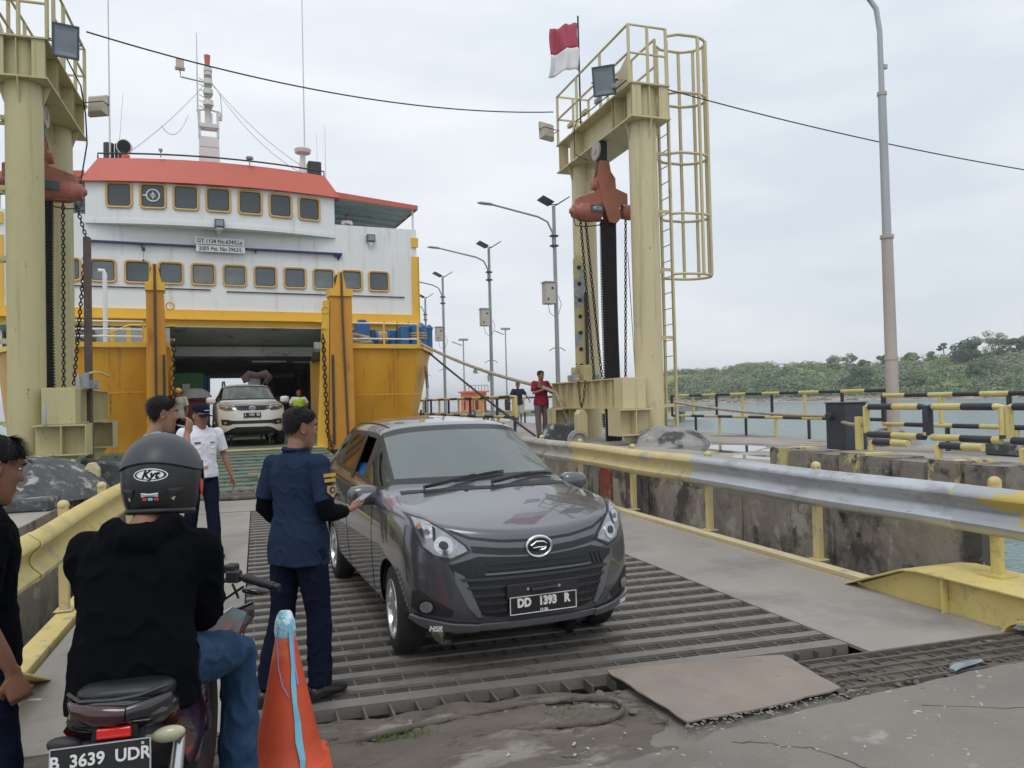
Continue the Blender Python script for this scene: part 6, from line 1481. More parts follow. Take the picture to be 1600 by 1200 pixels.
        for p in v2:
            if ax == 'f': o_, d = s.T((p.x, 0, p.y)), Vector((0, 1, 0)); o_.y = -6
            elif ax == 'l': o_, d = s.T((0, p.x, p.y)), Vector((1, 0, 0)); o_.x = -4
            elif ax == 'r': o_, d = s.T((0, p.x, p.y)), Vector((-1, 0, 0)); o_.x = 4
            elif ax == 't': o_, d = s.T((p.x, p.y, 0)), Vector((0, 0, -1)); o_.z = 5
            h, nn, _, _ = s.bvh.ray_cast(o_, d)
            if h is None:
                q_ = s.T((p.x, -1.9, p.y)) if ax == 'f' else (s.T((-.8 if ax == 'l' else .8, p.x, p.y)) if ax in 'lr' else s.T((p.x, p.y, 1.0)))
                h, nn, _, _ = s.bvh.find_nearest(q_)
            if nn.dot(d) > 0: nn = -nn
            vs.append((h, nn)); last = h
        k = len(vs); top = [h+nn*(off+th) for h, nn in vs]; bot = [h+nn*(off-.004) for h, nn in vs]
        fs = [tuple(f) for f in f2]; ec = {}
        for f in f2:
            for i in range(len(f)): e_ = (f[i], f[(i+1) % len(f)]); ec[e_] = 1
        rim = [e_ for e_ in ec if (e_[1], e_[0]) not in ec]
        m = MB(); m.add(top+bot, fs+[tuple(i+k for i in reversed(f)) for f in fs]+[(e_[0], e_[0]+k, e_[1]+k, e_[1]) for e_ in rim])
        return m.build(name, mt, parent or s.root, local=True, smooth=40)
    def line(s, pts, name, mt, w=.007, ax='l', off=.001, th=.0015, parent=None):
        P = [Vector(p) for p in pts]; L, Rr = [], []
        for i in range(len(P)):
            t = (P[min(i+1, len(P)-1)]-P[max(i-1, 0)]).normalized(); nn = Vector((-t.y, t.x))*w/2; L.append(P[i]+nn); Rr.append(P[i]-nn)
        return s.proj(L+Rr[::-1], name, mt, parent, off, th, ax, grid=.06)
    def hit(s, x, z, ax='f'):
        o_ = s.T((x, 0, z)); o_.y = -6; h, nn, _, _ = s.bvh.ray_cast(o_, Vector((0, 1, 0))); return h, nn
    def wheels(s, spokes, wid=.19, steer=0., track=.74, rimm='silver'):
        for wy in s.wy:
            for sg in (-1, 1):
                x = sg*track*s.xsc*s.sc; r = s.wr
                t = MB(); t.loft(lathe([(-wid/2, r*.66), (-wid/2*1.05, r*.8), (-wid/2*.95, r*.94), (-wid/2*.7, r), (wid/2*.7, r), (wid/2*.95, r*.94), (wid/2*1.05, r*.8), (wid/2, r*.66), (wid*.3, r*.62), (-wid*.3, r*.62)], (0, 0, 0), 36), closed=True)
                T_ = Matrix.Translation((x, wy, r)) @ Matrix.Rotation(steer if wy < 0 else 0, 4, 'Z')
                t.v = [tuple(T_ @ Vector(p)) for p in t.v]; wh = t.build('wheel', M['tyre'], s.root, local=True, smooth=50)
                t = MB(); o_ = sg*wid/2
                t.loft(lathe([(o_*.98, r*.685), (o_*1.04, r*.67), (o_*.98, r*.62), (o_*.3, r*.58), (-o_*.4, r*.56), (-o_*.4, .02)], (0, 0, 0), 36), cap=False)
                t.v = [tuple(T_ @ Vector(p)) for p in t.v]; t.build('rim', M[rimm], wh, local=True, smooth=50)
                t = MB()
                for k in range(spokes):
                    for dd in (-.13, .13):
                        a = 2*math.pi*k/spokes+dd; ca, sa = math.cos(a), math.sin(a); q = .022
                        a2 = 2*math.pi*k/spokes+dd*1.25; cb, sb = math.cos(a2), math.sin(a2)
                        t.add([(o_*.72, ca*r*.12-sa*q, sa*r*.12+ca*q), (o_*.72, ca*r*.12+sa*q, sa*r*.12-ca*q), (o_*.95, cb*r*.64+sb*q*.6, sb*r*.64-cb*q*.6), (o_*.95, cb*r*.64-sb*q*.6, sb*r*.64+cb*q*.6),
                               (o_*.45, ca*r*.12-sa*q, sa*r*.12+ca*q), (o_*.45, ca*r*.12+sa*q, sa*r*.12-ca*q), (o_*.65, cb*r*.64+sb*q*.6, sb*r*.64-cb*q*.6), (o_*.65, cb*r*.64-sb*q*.6, sb*r*.64+cb*q*.6)],
                              [(0, 1, 2, 3), (4, 7, 6, 5), (0, 4, 5, 1), (1, 5, 6, 2), (2, 6, 7, 3), (3, 7, 4, 0)])
                t.loft(lathe([(o_*.80, .001), (o_*.80, r*.15), (o_*.6, r*.2), (o_*.3, r*.2)], (0, 0, 0), 20), cap=False)
                t.v = [tuple(T_ @ Vector(p)) for p in t.v]; t.build('spokes', M[rimm], wh, local=True, smooth=30)
                t = MB(); t.loft(lathe([(o_*.0, .0), (o_*.0, r*.48), (-o_*.1, r*.48), (-o_*.1, .0)], (0, 0, 0), 24), cap=False); t.v = [tuple(T_ @ Vector(p)) for p in t.v]; t.build('brake_disc', M['darkgrey'], wh, local=True)
                t = MB(); n = 16; rr_ = s.wr*1.15; rings = []
                for k in range(n+1):
                    a = math.pi*(.05+.90*k/n); rings.append([(sg*.38*s.xsc*s.sc, wy+rr_*math.cos(a), r+rr_*math.sin(a)), (sg*.795*s.xsc*s.sc, wy+rr_*math.cos(a), r+rr_*math.sin(a))])
                t.add([p for q in rings for p in q], [(2*k, 2*k+1, 2*k+3, 2*k+2) for k in range(n)])
                t.add([q[0] for q in rings], [tuple(range(n+1))]); t.build('wheel_well', M['plastic'], s.root, local=True)
    def interior(s):
        m = MB(); f = lambda x0, x1, y0, y1, z0, z1: m.box(s.T((x0, 0, 0)).x, s.T((x1, 0, 0)).x, s.T((0, y0, 0)).y, s.T((0, y1, 0)).y, s.T((0, 0, z0)).z, s.T((0, 0, z1)).z)
        f(-.74, .74, -.95, 1.8, .30, .34); f(-.70, .70, -.90, -.55, .80, .97); m.build('dashboard', M['plastic'], s.root, local=True)
        for sg in (-1, 1):
            m = MB(); f(sg*.36-.24, sg*.36+.24, -.1, .35, .5, .68); f(sg*.36-.24, sg*.36+.24, .3, .45, .62, 1.22); f(sg*.36-.13, sg*.36+.13, .34, .44, 1.24, 1.42); m.build('seat', M['seat'], s.root, local=True, bevel=.03, seg=2)
        m = MB(); f(-.66, .66, .95, 1.1, .5, 1.2); f(-.6, -.3, 1.0, 1.1, 1.2, 1.36); f(.3, .6, 1.0, 1.1, 1.2, 1.36); m.build('rear_seat', M['seat'], s.root, local=True, bevel=.03)
        m = MB(); c_ = s.T((.36 if s.rhd else -.36, -.42, 1.0)); pts = []
        for i in range(20): a = 2*math.pi*i/20; pts.append(c_+Vector((.18*math.cos(a), .18*math.sin(a)*.4, .18*math.sin(a))))
        m.tube(pts, .014, 6, closed=True); m.build('steering_wheel', M['plastic'], s.root, local=True)
    rhd = False

class MPV(Car):
    open_left = True
mpv = MPV('parked_car', 'dark grey minivan with chrome oval emblem rolling off the ferry onto the ramp grating', 'car', (1.60, 6.69, 0), R(3.6), 1.012,
          ([0, .17, 1.6], [0, .19, 1.6]), 1., 1., M['carpaint'], .30, (-1.26*1.012, 1.265*1.012))
c = mpv; c.wheels(5, .18, steer=R(-3), track=.715); c.interior()
G = M['trim']
# headlights
for sg in (-1, 1):
    def q(pts): return [(p[0]*sg, p[1]) for p in (pts if sg > 0 else pts)]
    outl = [(.755, .965), (.68, .945), (.57, .880), (.46, .785), (.435, .745), (.555, .690), (.66, .715), (.725, .78), (.75, .87)]
    hl = c.proj(q(outl), 'headlight', M['plastic'], None, .001, .004)
    c.proj(q([(.735, .945), (.675, .930), (.575, .868), (.475, .778), (.46, .75), (.56, .708), (.65, .730), (.708, .785), (.733, .87)]), 'reflector', M['reflector'], hl, .006, .003, grid=.02)
    def disc(cx, cz, r, n=16, ry=1.): return [(cx+r*math.cos(2*math.pi*i/n), cz+r*ry*math.sin(2*math.pi*i/n)) for i in range(n)]
    c.proj(q(disc(.590, .785, .055)), 'lamp_bowl', M['chrome'], hl, .010, .004, grid=.02)
    c.proj(q(disc(.590, .785, .026)), 'bulb_shade', M['darkgrey'], hl, .016, .004, grid=.02)
    c.proj(q(disc(.672, .865, .040)), 'lamp_bowl', M['chrome'], hl, .010, .004, grid=.02)
    c.proj(q(disc(.672, .865, .017)), 'bulb_shade', M['glass_b'], hl, .016, .004, grid=.02)
    c.proj(q([(.632, .815), (.646, .81), (.640, .90), (.626, .89)]), 'divider', M['plastic'], hl, .011, .004, grid=.03)
    c.proj(q([(.700, .925), (.722, .905), (.718, .88), (.70, .89)]), 'amber_marker', M['amber'], hl, .012, .002, grid=.03)
    c.proj(q(outl), 'lens', M['lensclear'], hl, .018, .004, grid=.025)
    # fog lamp recess
    fr = c.proj(q([(.775, .50), (.74, .51), (.68, .46), (.55, .38), (.57, .34), (.74, .355), (.775, .40)]), 'fog_recess', M['plastic'], None, .002, .003)
    c.proj(q(disc(.70, .405, .047)), 'fog_bezel', G, fr, .006, .006, grid=.02); c.proj(q(disc(.70, .405, .034)), 'fog_lamp', M['reflector'], fr, .012, .004, grid=.02); c.proj(q(disc(.70, .405, .034)), 'fog_lens', M['lensclear'], fr, .018, .003, grid=.02)
    # bright blade beside the grille
    c.proj(q([(.49, .60), (.545, .63), (.54, .56), (.468, .40), (.41, .335), (.39, .345)]), 'bumper_blade', M['greysticker'], None, .006, .006)
    # lip spoiler
    c.proj(q([(.40, .262), (.56, .262), (.70, .285), (.765, .325), (.765, .35), (.70, .335), (.56, .308), (.40, .298)]), 'lip_spoiler', M['greysticker'], None, .02, .012)
c.proj([(-.40, .262), (.40, .262), (.40, .298), (-.40, .298)], 'lip_centre', M['greysticker'], None, .012, .008)
# grille
M['grslat'] = mat('dark gloss slat', (.022, .024, .028), .25, coat=.5, var=.1)
gr = c.proj([(-.575, .665), (-.40, .715), (-.12, .695), (.12, .695), (.40, .715), (.575, .665), (.50, .50), (.40, .355), (.30, .33), (-.30, .33), (-.40, .355), (-.50, .50)], 'grille', M['black'], None, .001, .002)
for i, z in enumerate((.665, .63)):
    w = .34-.0*i; c.proj([(-w, z-.006), (w, z-.006), (w+.02, z+.006), (-w-.02, z+.006)], 'upper_slat', M['trim'], gr, .006, .006, grid=.04)
for i, z in enumerate((.575, .525, .475, .425, .375)):
    w = .50-.032*i; c.proj([(-w, z-.009), (w, z-.009), (w+.01, z+.009), (-w-.01, z+.009)], 'grille_slat', M['grslat'], gr, .008, .010, grid=.04)
for sg in (-1, 1):
    for k in range(3):
        x = .40+.035*k; c.proj([(sg*x, .60), (sg*(x+.012), .60), (sg*(x-.01), .67), (sg*(x-.022), .67)], 'grille_fin', M['plastic'], gr, .005, .006, grid=.04)
c.proj([(-.36, .598), (.36, .598), (.37, .61), (-.37, .61)], 'grille_bar', M['carpaint'], gr, .008, .014, grid=.04)
# slim dark line between the lamps, bonnet shut line
c.proj([(-.44, .780), (-.25, .758), (-.10, .748), (.10, .748), (.25, .758), (.44, .780), (.43, .738), (.25, .716), (.10, .706), (-.10, .706), (-.25, .716), (-.43, .738)], 'front_slot', M['trim'], None, .002, .003)
c.line([(-.60, .905), (-.53, .865), (-.44, .828), (-.25, .80), (0, .79), (.25, .80), (.44, .828), (.53, .865), (.60, .905)], 'bonnet_gap', M['black'], .018, 'f', .0006, .001)
# emblem
h, nn = c.hit(0, .75)
m = MB(); cz = h+Vector((0, -.012, 0)); m.torus(cz, .078, .011, 1, 28, 8, 1.12, .84); em = m.build('emblem', M['chrome'], c.root, local=True, smooth=60)
m = MB(); m.ell(cz+Vector((0, .006, 0)), (.078, .008, .058), 20, 8); m.build('emblem_backing', M['black'], em, local=True, smooth=60)
m = MB(); cc = cz+Vector((0, -.008, 0))
m.tube([cc+Vector(p) for p in ((.055, 0, .018), (.03, 0, .032), (-.02, 0, .034), (-.058, 0, .012), (-.045, 0, -.006), (0, 0, -.002), (.05, 0, -.004))], [.005, .008, .009, .007, .006, .008, .006], 6)
m.tube([cc+Vector(p) for p in ((.05, 0, -.004), (.035, 0, -.018), (0, 0, -.022))], [.006, .006, .003], 6); m.build('emblem_mark', M['chrome'], em, local=True, smooth=60)
# number plate
def plate(c, z, w, hgt, s_, s2, size, yo=-.03, bold=.004):
    h, nn = c.hit(0, z); y = h.y+yo; zc = h.z
    m = MB(); m.box(-w/2, w/2, y-.004, y+.004, zc-hgt/2, zc+hgt/2); pl = m.build('number_plate', M['plateblack'], c.root, local=True, bevel=.003)
    m = MB(); t = .005
    for (x0, x1, z0, z1) in ((-w/2+.006, w/2-.006, hgt/2-.011, hgt/2-.006), (-w/2+.006, w/2-.006, -hgt/2+.006, -hgt/2+.011), (-w/2+.006, -w/2+.011, -hgt/2+.0111, hgt/2-.0111), (w/2-.011, w/2-.006, -hgt/2+.0111, hgt/2-.0111)): m.box(x0, x1, y-.0065, y-.0041, zc+z0, zc+z1)
    m.build('plate_border', M['wlettering'], pl, local=True)
    text_obj(s_, size, M['wlettering'], 'plate_text', pl, Matrix.Translation((0, y-.006, zc+hgt*.10)) @ FRONT, True, .0015, bold=bold, sx=.86)
    if s2: text_obj(s2, size*.34, M['wlettering'], 'plate_text', pl, Matrix.Translation((0, y-.006, zc-hgt*.34)) @ FRONT, True, .0015, bold=.001)
    return pl
plate(c, .40, .48, .125, 'DD   1393   R', '11·26', .074)
h, nn = c.hit(0, .48); m = MB(); m.box(-.25, .25, h.y-.035, h.y-.015, h.z-.035, h.z+.055); hd = m.build('plate_holder', M['plastic'], c.root, local=True, bevel=.004)
m = MB()
for x in (-.11, .11): m.cyl((x, h.y-.042, h.z+.02), (x, h.y-.034, h.z+.02), .010, n=10)
m.build('screw', M['chrome'], hd, local=True)
m = MB(); m.cyl((-.09, h.y-.05, h.z+.012), (.09, h.y-.05, h.z+.016), .013, n=8); m.build('holder_bar', M['plastic'], hd, local=True)
# stickers on the lip
for (x, z, s_, rz_, sz_) in ((-.64, .285, 'HSR', .45, .05), (.66, .300, 'HABIB', -.5, .034)):
    h, nn = c.hit(x, z); text_obj(s_, sz_, M['wlettering'], 'sticker', c.root, Matrix.Translation(h+nn*.038) @ Matrix.Rotation(math.atan2(nn.x, -nn.y), 4, 'Z') @ FRONT, True, .0008, shear=.3, bold=.002)
# side details: door shut lines, handles, mouldings
for ax, sg in (('l', -1), ('r', 1)):
    c.line([(-.70, 1.0), (-.74, .8), (-.72, .45), (-.66, .24)], 'door_gap', M['black'], .008, ax)
    c.line([(.30, 1.02), (.32, .8), (.32, .24)], 'door_gap', M['black'], .008, ax)
    c.line([(1.10, 1.04), (1.06, .8), (.96, .55), (.88, .32), (.85, .24)], 'door_gap', M['black'], .008, ax)
    c.line([(-.68, .235), (.86, .235)], 'sill_gap', M['black'], .008, ax)
    c.line([(-.72, .985), (-.1, 1.0), (1.5, 1.05)], 'window_strip', M['trim'], .022, ax, .002, .004)
    for yy in (.17, .95):
        c.proj([(yy-.10, .83), (yy+.08, .83), (yy+.085, .855), (yy-.10, .855)], 'door_handle', M['carpaint'], None, .01, .018, ax)
    for yy in (.30,):
        c.proj([(yy-.05, 1.055), (yy+.045, 1.06), (yy+.035, 1.44), (yy-.04, 1.43)], 'pillar_cover', M['trim'], None, .002, .004, ax)
    # wing mirror
    m = MB(); mx0 = sg*.80; m.loft([[(sg*(.885+.0)+sg*dx_, -.70+.07*k_*math.copysign(abs(math.cos(a))**.8, math.cos(a)), 1.03+.078*k_*math.copysign(abs(math.sin(a))**.7, math.sin(a))) for a in [2*math.pi*i/18 for i in range(18)]] for dx_, k_ in ((-.115, .35), (-.105, .75), (-.05, .98), (.03, 1.0), (.09, .86), (.115, .55), (.12, .2))]); mir = m.build('wing_mirror', M['carpaint'], c.root, local=True, smooth=60)
    m = MB(); m.ell((sg*.905, -.655, 1.03), (.098, .04, .06), 16, 8); m.build('mirror_glass', M['sideglass'], mir, local=True, smooth=60)
    m = MB(); m.tube([(sg*.76, -.72, .985), (sg*.82, -.71, 1.0), (sg*.86, -.70, 1.02)], [.03, .025, .03], 8, flat=.6); m.build('mirror_arm', M['plastic'], mir, local=True)
    # wheel arch lip
# wipers and washer jets
for (a, b_, cp) in (((-.50, -1.03), (.18, -.90), (-.50, -1.06)), ((.02, -1.07), (.62, -.84), (-.02, -1.08))):
    P = []
    for i in range(9):
        t = i/8; x = a[0]+(b_[0]-a[0])*t; y = a[1]+(b_[1]-a[1])*t
        h_, n_, _, _ = c.bvh.ray_cast(Vector((x, y, 4)), Vector((0, 0, -1))); P.append(h_+n_*.022)
    m = MB(); m.tube(P, [.006]+[.009]*7+[.004], 6); wp_ = m.build('wiper', M['black'], c.root, local=True)
    m = MB(); m.tube([p-Vector((0, .004, .012)) for p in P[3:]], .006, 5); m.build('wiper_blade', M['black'], wp_, local=True)
    m = MB(); m.tube([P[0]-Vector((.0, .03, .03)), P[0]+Vector((0, 0, .01)), P[5]+Vector((0, 0, .012))], [.012, .012, .006], 6); m.build('wiper_arm', M['black'], wp_, local=True)
c.proj([(-.66, -1.0), (-.45, -1.075), (0, -1.115), (.45, -1.075), (.66, -1.0), (.655, -.93), (.45, -1.02), (0, -1.06), (-.45, -1.02), (-.655, -.93)], 'cowl', M['plastic'], None, .001, .003, 't')
h_, n_, _, _ = c.bvh.ray_cast(Vector((-.20, -1.02*1.1, 4)), Vector((0, 0, -1))); m = MB(); m.ell(h_, (.018, .014, .012), 8, 6); m.build('washer_jet', M['black'], c.root, local=True)
# roof channels and small objects behind the glass
for sg in (-1, 1):
    P = []
    for i in range(12):
        y = -.05+1.6*i/11; h_, n_, _, _ = c.bvh.ray_cast(Vector((sg*.525*c.sc, y, 4)), Vector((0, 0, -1))); P.append(h_+n_*.002)
    m = MB(); m.tube(P, .007, 5); m.build('roof_strip', M['trim'], c.root, local=True)
m = MB()
for i, x in enumerate((.12, .26, .38)): m.tube([(x, -.86, 1.02), (x+.02, -.85, 1.06), (x+.05, -.85, 1.06), (x+.06, -.85, 1.03)], .006, 5)
m.build('dash_trinket', M['wlettering'], c.root, local=True)

# ---------------------------------------------------------------- white SUV
suv = Car('white_suv', 'white SUV with black grille waiting in the ferry doorway', 'car', (-.30, 24.45, .655), R(4.5), 1., ([0, .17, .30, .47, .76, .95, 1.05, 1.47, 1.6], [0, .30, .42, .62, .97, 1.14, 1.24, 1.68, 1.80]), 1.16, 1.10, M['suvpaint'], .385, (-1.38, 1.37))
c = suv; c.wheels(6, .25, track=.72, rimm='silver')
m = MB(); c.proj([(-.44, .925), (.44, .925), (.37, .79), (.28, .755), (-.28, .755), (-.37, .79)], 'grille', M['black'], None, .002, .004)
for z in (.83, .855, .88): c.line([(-.33, z), (.33, z)], 'grille_slat', M['darkgrey'], .010, 'f', .008, .008)
c.line([(-.44, .925), (-.37, .79), (-.28, .752), (.28, .752), (.37, .79), (.44, .925)], 'grille_chrome', M['chrome'], .014, 'f', .006, .008)
h, nn = c.hit(0, .84); m = MB(); cz = h+Vector((0, -.03, 0)); m.torus(cz, .085, .009, 1, 24, 6, 1., .68); m.torus(cz, .052, .007, 1, 20, 6, .55, 1.0); m.torus(cz+Vector((0, 0, .022)), .06, .007, 1, 20, 6, 1., .45); m.build('emblem', M['chrome'], c.root, local=True, smooth=60)
for sg in (-1, 1):
    hl = c.proj([(sg*p[0], p[1]) for p in ((.76, .955), (.60, .95), (.47, .93), (.40, .82), (.44, .765), (.62, .775), (.75, .84))], 'headlight', M['reflector'], None, .002, .004)
    c.proj([(sg*(.52+.05*math.cos(2*math.pi*i/12)), .845+.036*math.sin(2*math.pi*i/12)) for i in range(12)], 'lamp_bowl', M['glass'], hl, .008, .006)
    c.proj([(sg*p[0], p[1]) for p in ((.72, .915), (.62, .915), (.62, .88), (.72, .88))], 'indicator', M['amber'], hl, .008, .004)
    c.proj([(sg*p[0], p[1]) for p in ((.76, .955), (.60, .95), (.47, .93), (.40, .82), (.44, .765), (.62, .775), (.75, .84))], 'lens', M['lensclear'], hl, .016, .003)
    fr = c.proj([(sg*p[0], p[1]) for p in ((.72, .58), (.58, .57), (.45, .545), (.45, .47), (.55, .44), (.70, .45))], 'fog_recess', M['plastic'], None, .003, .004)
    c.proj([(sg*(.62+.035*math.cos(2*math.pi*i/12)), .50+.03*math.sin(2*math.pi*i/12)) for i in range(12)], 'fog_lamp', M['reflector'], fr, .008, .008)
    m = MB(); m.loft([[(sg*1.02+sg*dx_, -.83+.08*k_*math.copysign(abs(math.cos(a))**.8, math.cos(a)), 1.28+.10*k_*math.copysign(abs(math.sin(a))**.6, math.sin(a))) for a in [2*math.pi*i/18 for i in range(18)]] for dx_, k_ in ((-.13, .4), (-.12, .8), (-.05, 1), (.04, 1.0), (.10, .86), (.125, .5))]); mir = m.build('wing_mirror', M['suvpaint'], c.root, local=True, smooth=60)
    m = MB(); m.tube([(sg*.86, -.85, 1.2), (sg*.95, -.84, 1.24)], .035, 6); m.build('mirror_arm', M['plastic'], mir, local=True)
    m = MB(); m.tube([(sg*.60, .0, 1.72), (sg*.61, .1, 1.84), (sg*.62, 1.0, 1.86), (sg*.60, 1.8, 1.74)], .025, 8); m.build('roof_rail', M['black'], c.root, local=True, smooth=50)
c.proj([(-.45, .545), (.45, .545), (.45, .47), (-.45, .47)], 'lower_intake', M['plastic'], None, .003, .004)
c.proj([(-.72, .22), (-.50, .36), (-.38, .40), (.38, .40), (.50, .36), (.72, .22), (.6, .15), (-.6, .15)], 'skid_apron', M['black'], None, .006, .006)
plate(c, .66, .46, .145, 'L   1490   BB', None, .085, -.02)
c.line([(-.62, 1.0), (-.3, .965), (0, .955), (.3, .965), (.62, 1.0)], 'bonnet_gap', M['black'], .010, 'f', .001, .001)
m = MB(); m.tube([(-.5, -1.06, 1.285), (.1, -.98, 1.315)], .012, 6); m.tube([(0, -1.09, 1.30), (.6, -.9, 1.31)], .012, 6); m.build('wiper', M['black'], c.root, local=True)
m = MB(); m.box(-.7, .7, -1.3, 1.9, .3, .42); m.build('underbody', M['black'], c.root, local=True)
m = MB(); m.tube([(.05, .3, 1.83), (.0, .3, 1.96), (.1, .3, 2.08), (.35, .3, 2.02), (.6, .3, 2.09), (.68, .3, 1.96), (.62, .3, 1.84)], [.10, .13, .11, .10, .12, .13, .1], 8)
mm = m.build('luggage_bundle', mat('brown bundle cloth', (.075, .05, .045), .9, var=.3, vs=4), None, smooth=60, local=False); mm.matrix_world = WM[suv.root]; WM[mm] = WM[suv.root].copy(); tagp(mm, 'brown bundle lying on the roof of the white SUV', 'luggage')

# ================================================================ TRAFFIC CONE
t = thing('traffic_cone', 'worn orange traffic cone with light blue plastic strips tied to its tip', 'cone', (.11, 3.84, .0))
M['cone'] = mat('worn orange plastic', (.62, .085, .03), .55, var=.12, vs=4, spots=(((.75,.20,.10), 3, .60, .1), ((.25,.05,.03), 6, .66, .05), ((.80,.35,.22), 14, .70, .03)), bump=.12, bs=20)
M['bluestrip'] = mat('light blue plastic strip', (.20, .55, .72), .35, var=.1)
M['violetstrip'] = mat('violet plastic strip', (.36, .28, .55), .5)
cx, cy = .11, 3.84
m = MB(); prof = [(.19, .035), (.165, .05), (.14, .16), (.115, .28), (.09, .40), (.066, .52), (.05, .60), (.043, .645), (.04, .65)]
rings = []
for (r, z) in prof: rings.append([(cx+r*(1+.03*math.sin(3*a+z*5))*math.cos(a), cy+r*math.sin(a), z) for a in [2*math.pi*i/32 for i in range(32)]])
m.loft(rings); m.build('cone_body', M['cone'], t, smooth=50)
m = MB(); m.box(cx-.2, cx+.2, cy-.2, cy+.2, .0, .036); m.build('cone_base', M['cone'], t, bevel=.012, seg=2)
m = MB(); m.tube([(cx, cy, .63), (cx, cy, .66), (cx, cy, .70), (cx, cy, .735), (cx, cy, .745)], [.047, .05, .046, .034, .028], 14); m.build('taped_tip', mat('crumpled tape', (.25, .60, .75), .3, var=.5, vs=16, spots=(((.8,.85,.9), 20, .5, .1),), bump=.6), t, smooth=50)
m = MB()
def strip(pts, w, mt, nm):
    m = MB(); rings = []
    for i, (a, z, tw_) in enumerate(pts):
        r = interp(z, [p[1] for p in prof], [p[0] for p in prof]) if False else None
        rr_ = .19
        for j in range(len(prof)-1):
            if prof[j][1] <= z <= prof[j+1][1]: f = (z-prof[j][1])/(prof[j+1][1]-prof[j][1]); rr_ = prof[j][0]*(1-f)+prof[j+1][0]*f
        if z > .65: rr_ = .05
        rr_ += .006+.004*math.sin(i*2.1); d = w/(2*rr_)*tw_
        rings.append([(cx+rr_*math.cos(a-d), cy+rr_*math.sin(a-d), z), (cx+rr_*math.cos(a+d), cy+rr_*math.sin(a+d), z), (cx+(rr_+.003)*math.cos(a+d), cy+(rr_+.003)*math.sin(a+d), z), (cx+(rr_+.003)*math.cos(a-d), cy+(rr_+.003)*math.sin(a-d), z)])
    m.loft(rings); m.build(nm, M[mt], t)
A0 = math.radians(-72)
strip([(A0+.1, .70, 1), (A0+.12, .60, .8), (A0+.10, .5, .7), (A0+.02, .42, 1.1), (A0-.0, .34, .9), (A0+.06, .26, 1.3), (A0+.03, .18, 1.5), (A0+.08, .10, 1.2), (A0+.05, .05, 1)], .022, 'bluestrip', 'blue_strip')
strip([(A0+.2, .69, 1), (A0+.28, .6, 1), (A0+.26, .5, .9), (A0+.25, .42, 1)], .008, 'violetstrip', 'violet_strip')
strip([(A0-.9, .69, 1), (A0-1.0, .6, 1), (A0-.8, .5, .9), (A0-.5, .42, 1), (A0-.25, .38, .7)], .006, 'violetstrip', 'violet_strip')
# ================================================================ PEOPLE
def V3(*a): return Vector(a)
def fabric(name, col, **k): return mat(name, col, .95, var=.12, vs=5, spec=.06, bump=.16, bs=160, **k)
F_ = dict(navy=fabric('navy uniform cloth', (.019, .032, .064)), navy_t=fabric('navy trousers cloth', (.009, .012, .028)), black=fabric('black cotton', (.0035, .004, .006)), jeans=mat('blue denim', (.028, .058, .112), .95, var=.25, vs=6, spots=(((.075,.115,.18), 3, .56, .15),), bump=.2, bs=180, spec=.06),
    dkjeans=fabric('dark navy jeans', (.009, .013, .03)), white=fabric('white uniform shirt', (.70, .70, .76)), teal=fabric('grey teal shirt', (.20, .34, .40)), red=fabric('red patterned shirt', (.27, .028, .045), spots=(((.06,.02,.03), 6, .55, .04),)),
    mauve=fabric('mauve trousers', (.16, .12, .13)), tshirt=fabric('dark blue t-shirt', (.03, .038, .07)), shorts=fabric('grey shorts', (.42, .42, .42)), vest=fabric('yellow safety vest', (.45, .70, .06)), pale=fabric('pale vest', (.50, .52, .46)), blue=fabric('bright blue shirt', (.03, .13, .34)), orange=fabric('orange red jacket', (.62, .07, .04)))
M['hair'] = mat('black hair', (.010, .009, .009), .62, var=.4, vs=30, spec=.3, bump=.7, bs=120, rv=.1)
M['shoe'] = mat('black leather shoe', (.015, .015, .016), .35, var=.2)
M['eyew'] = mat('eye white', (.6, .58, .55), .2); M['eyed'] = mat('dark iris', (.02, .012, .01), .15)
M['lip'] = mat('lips', (.20, .075, .06), .45)
HL = [(-.128, .020, .066, .022), (-.120, .034, .078, .004), (-.100, .046, .082, -.018), (-.078, .055, .080, -.040), (-.055, .061, .080, -.060), (-.030, .066, .081, -.078), (-.005, .070, .081, -.089), (.020, .072, .080, -.096), (.045, .073, .084, -.100), (.070, .072, .079, -.100), (.090, .064, .064, -.089), (.107, .048, .042, -.064), (.117, .022, .014, -.028)]
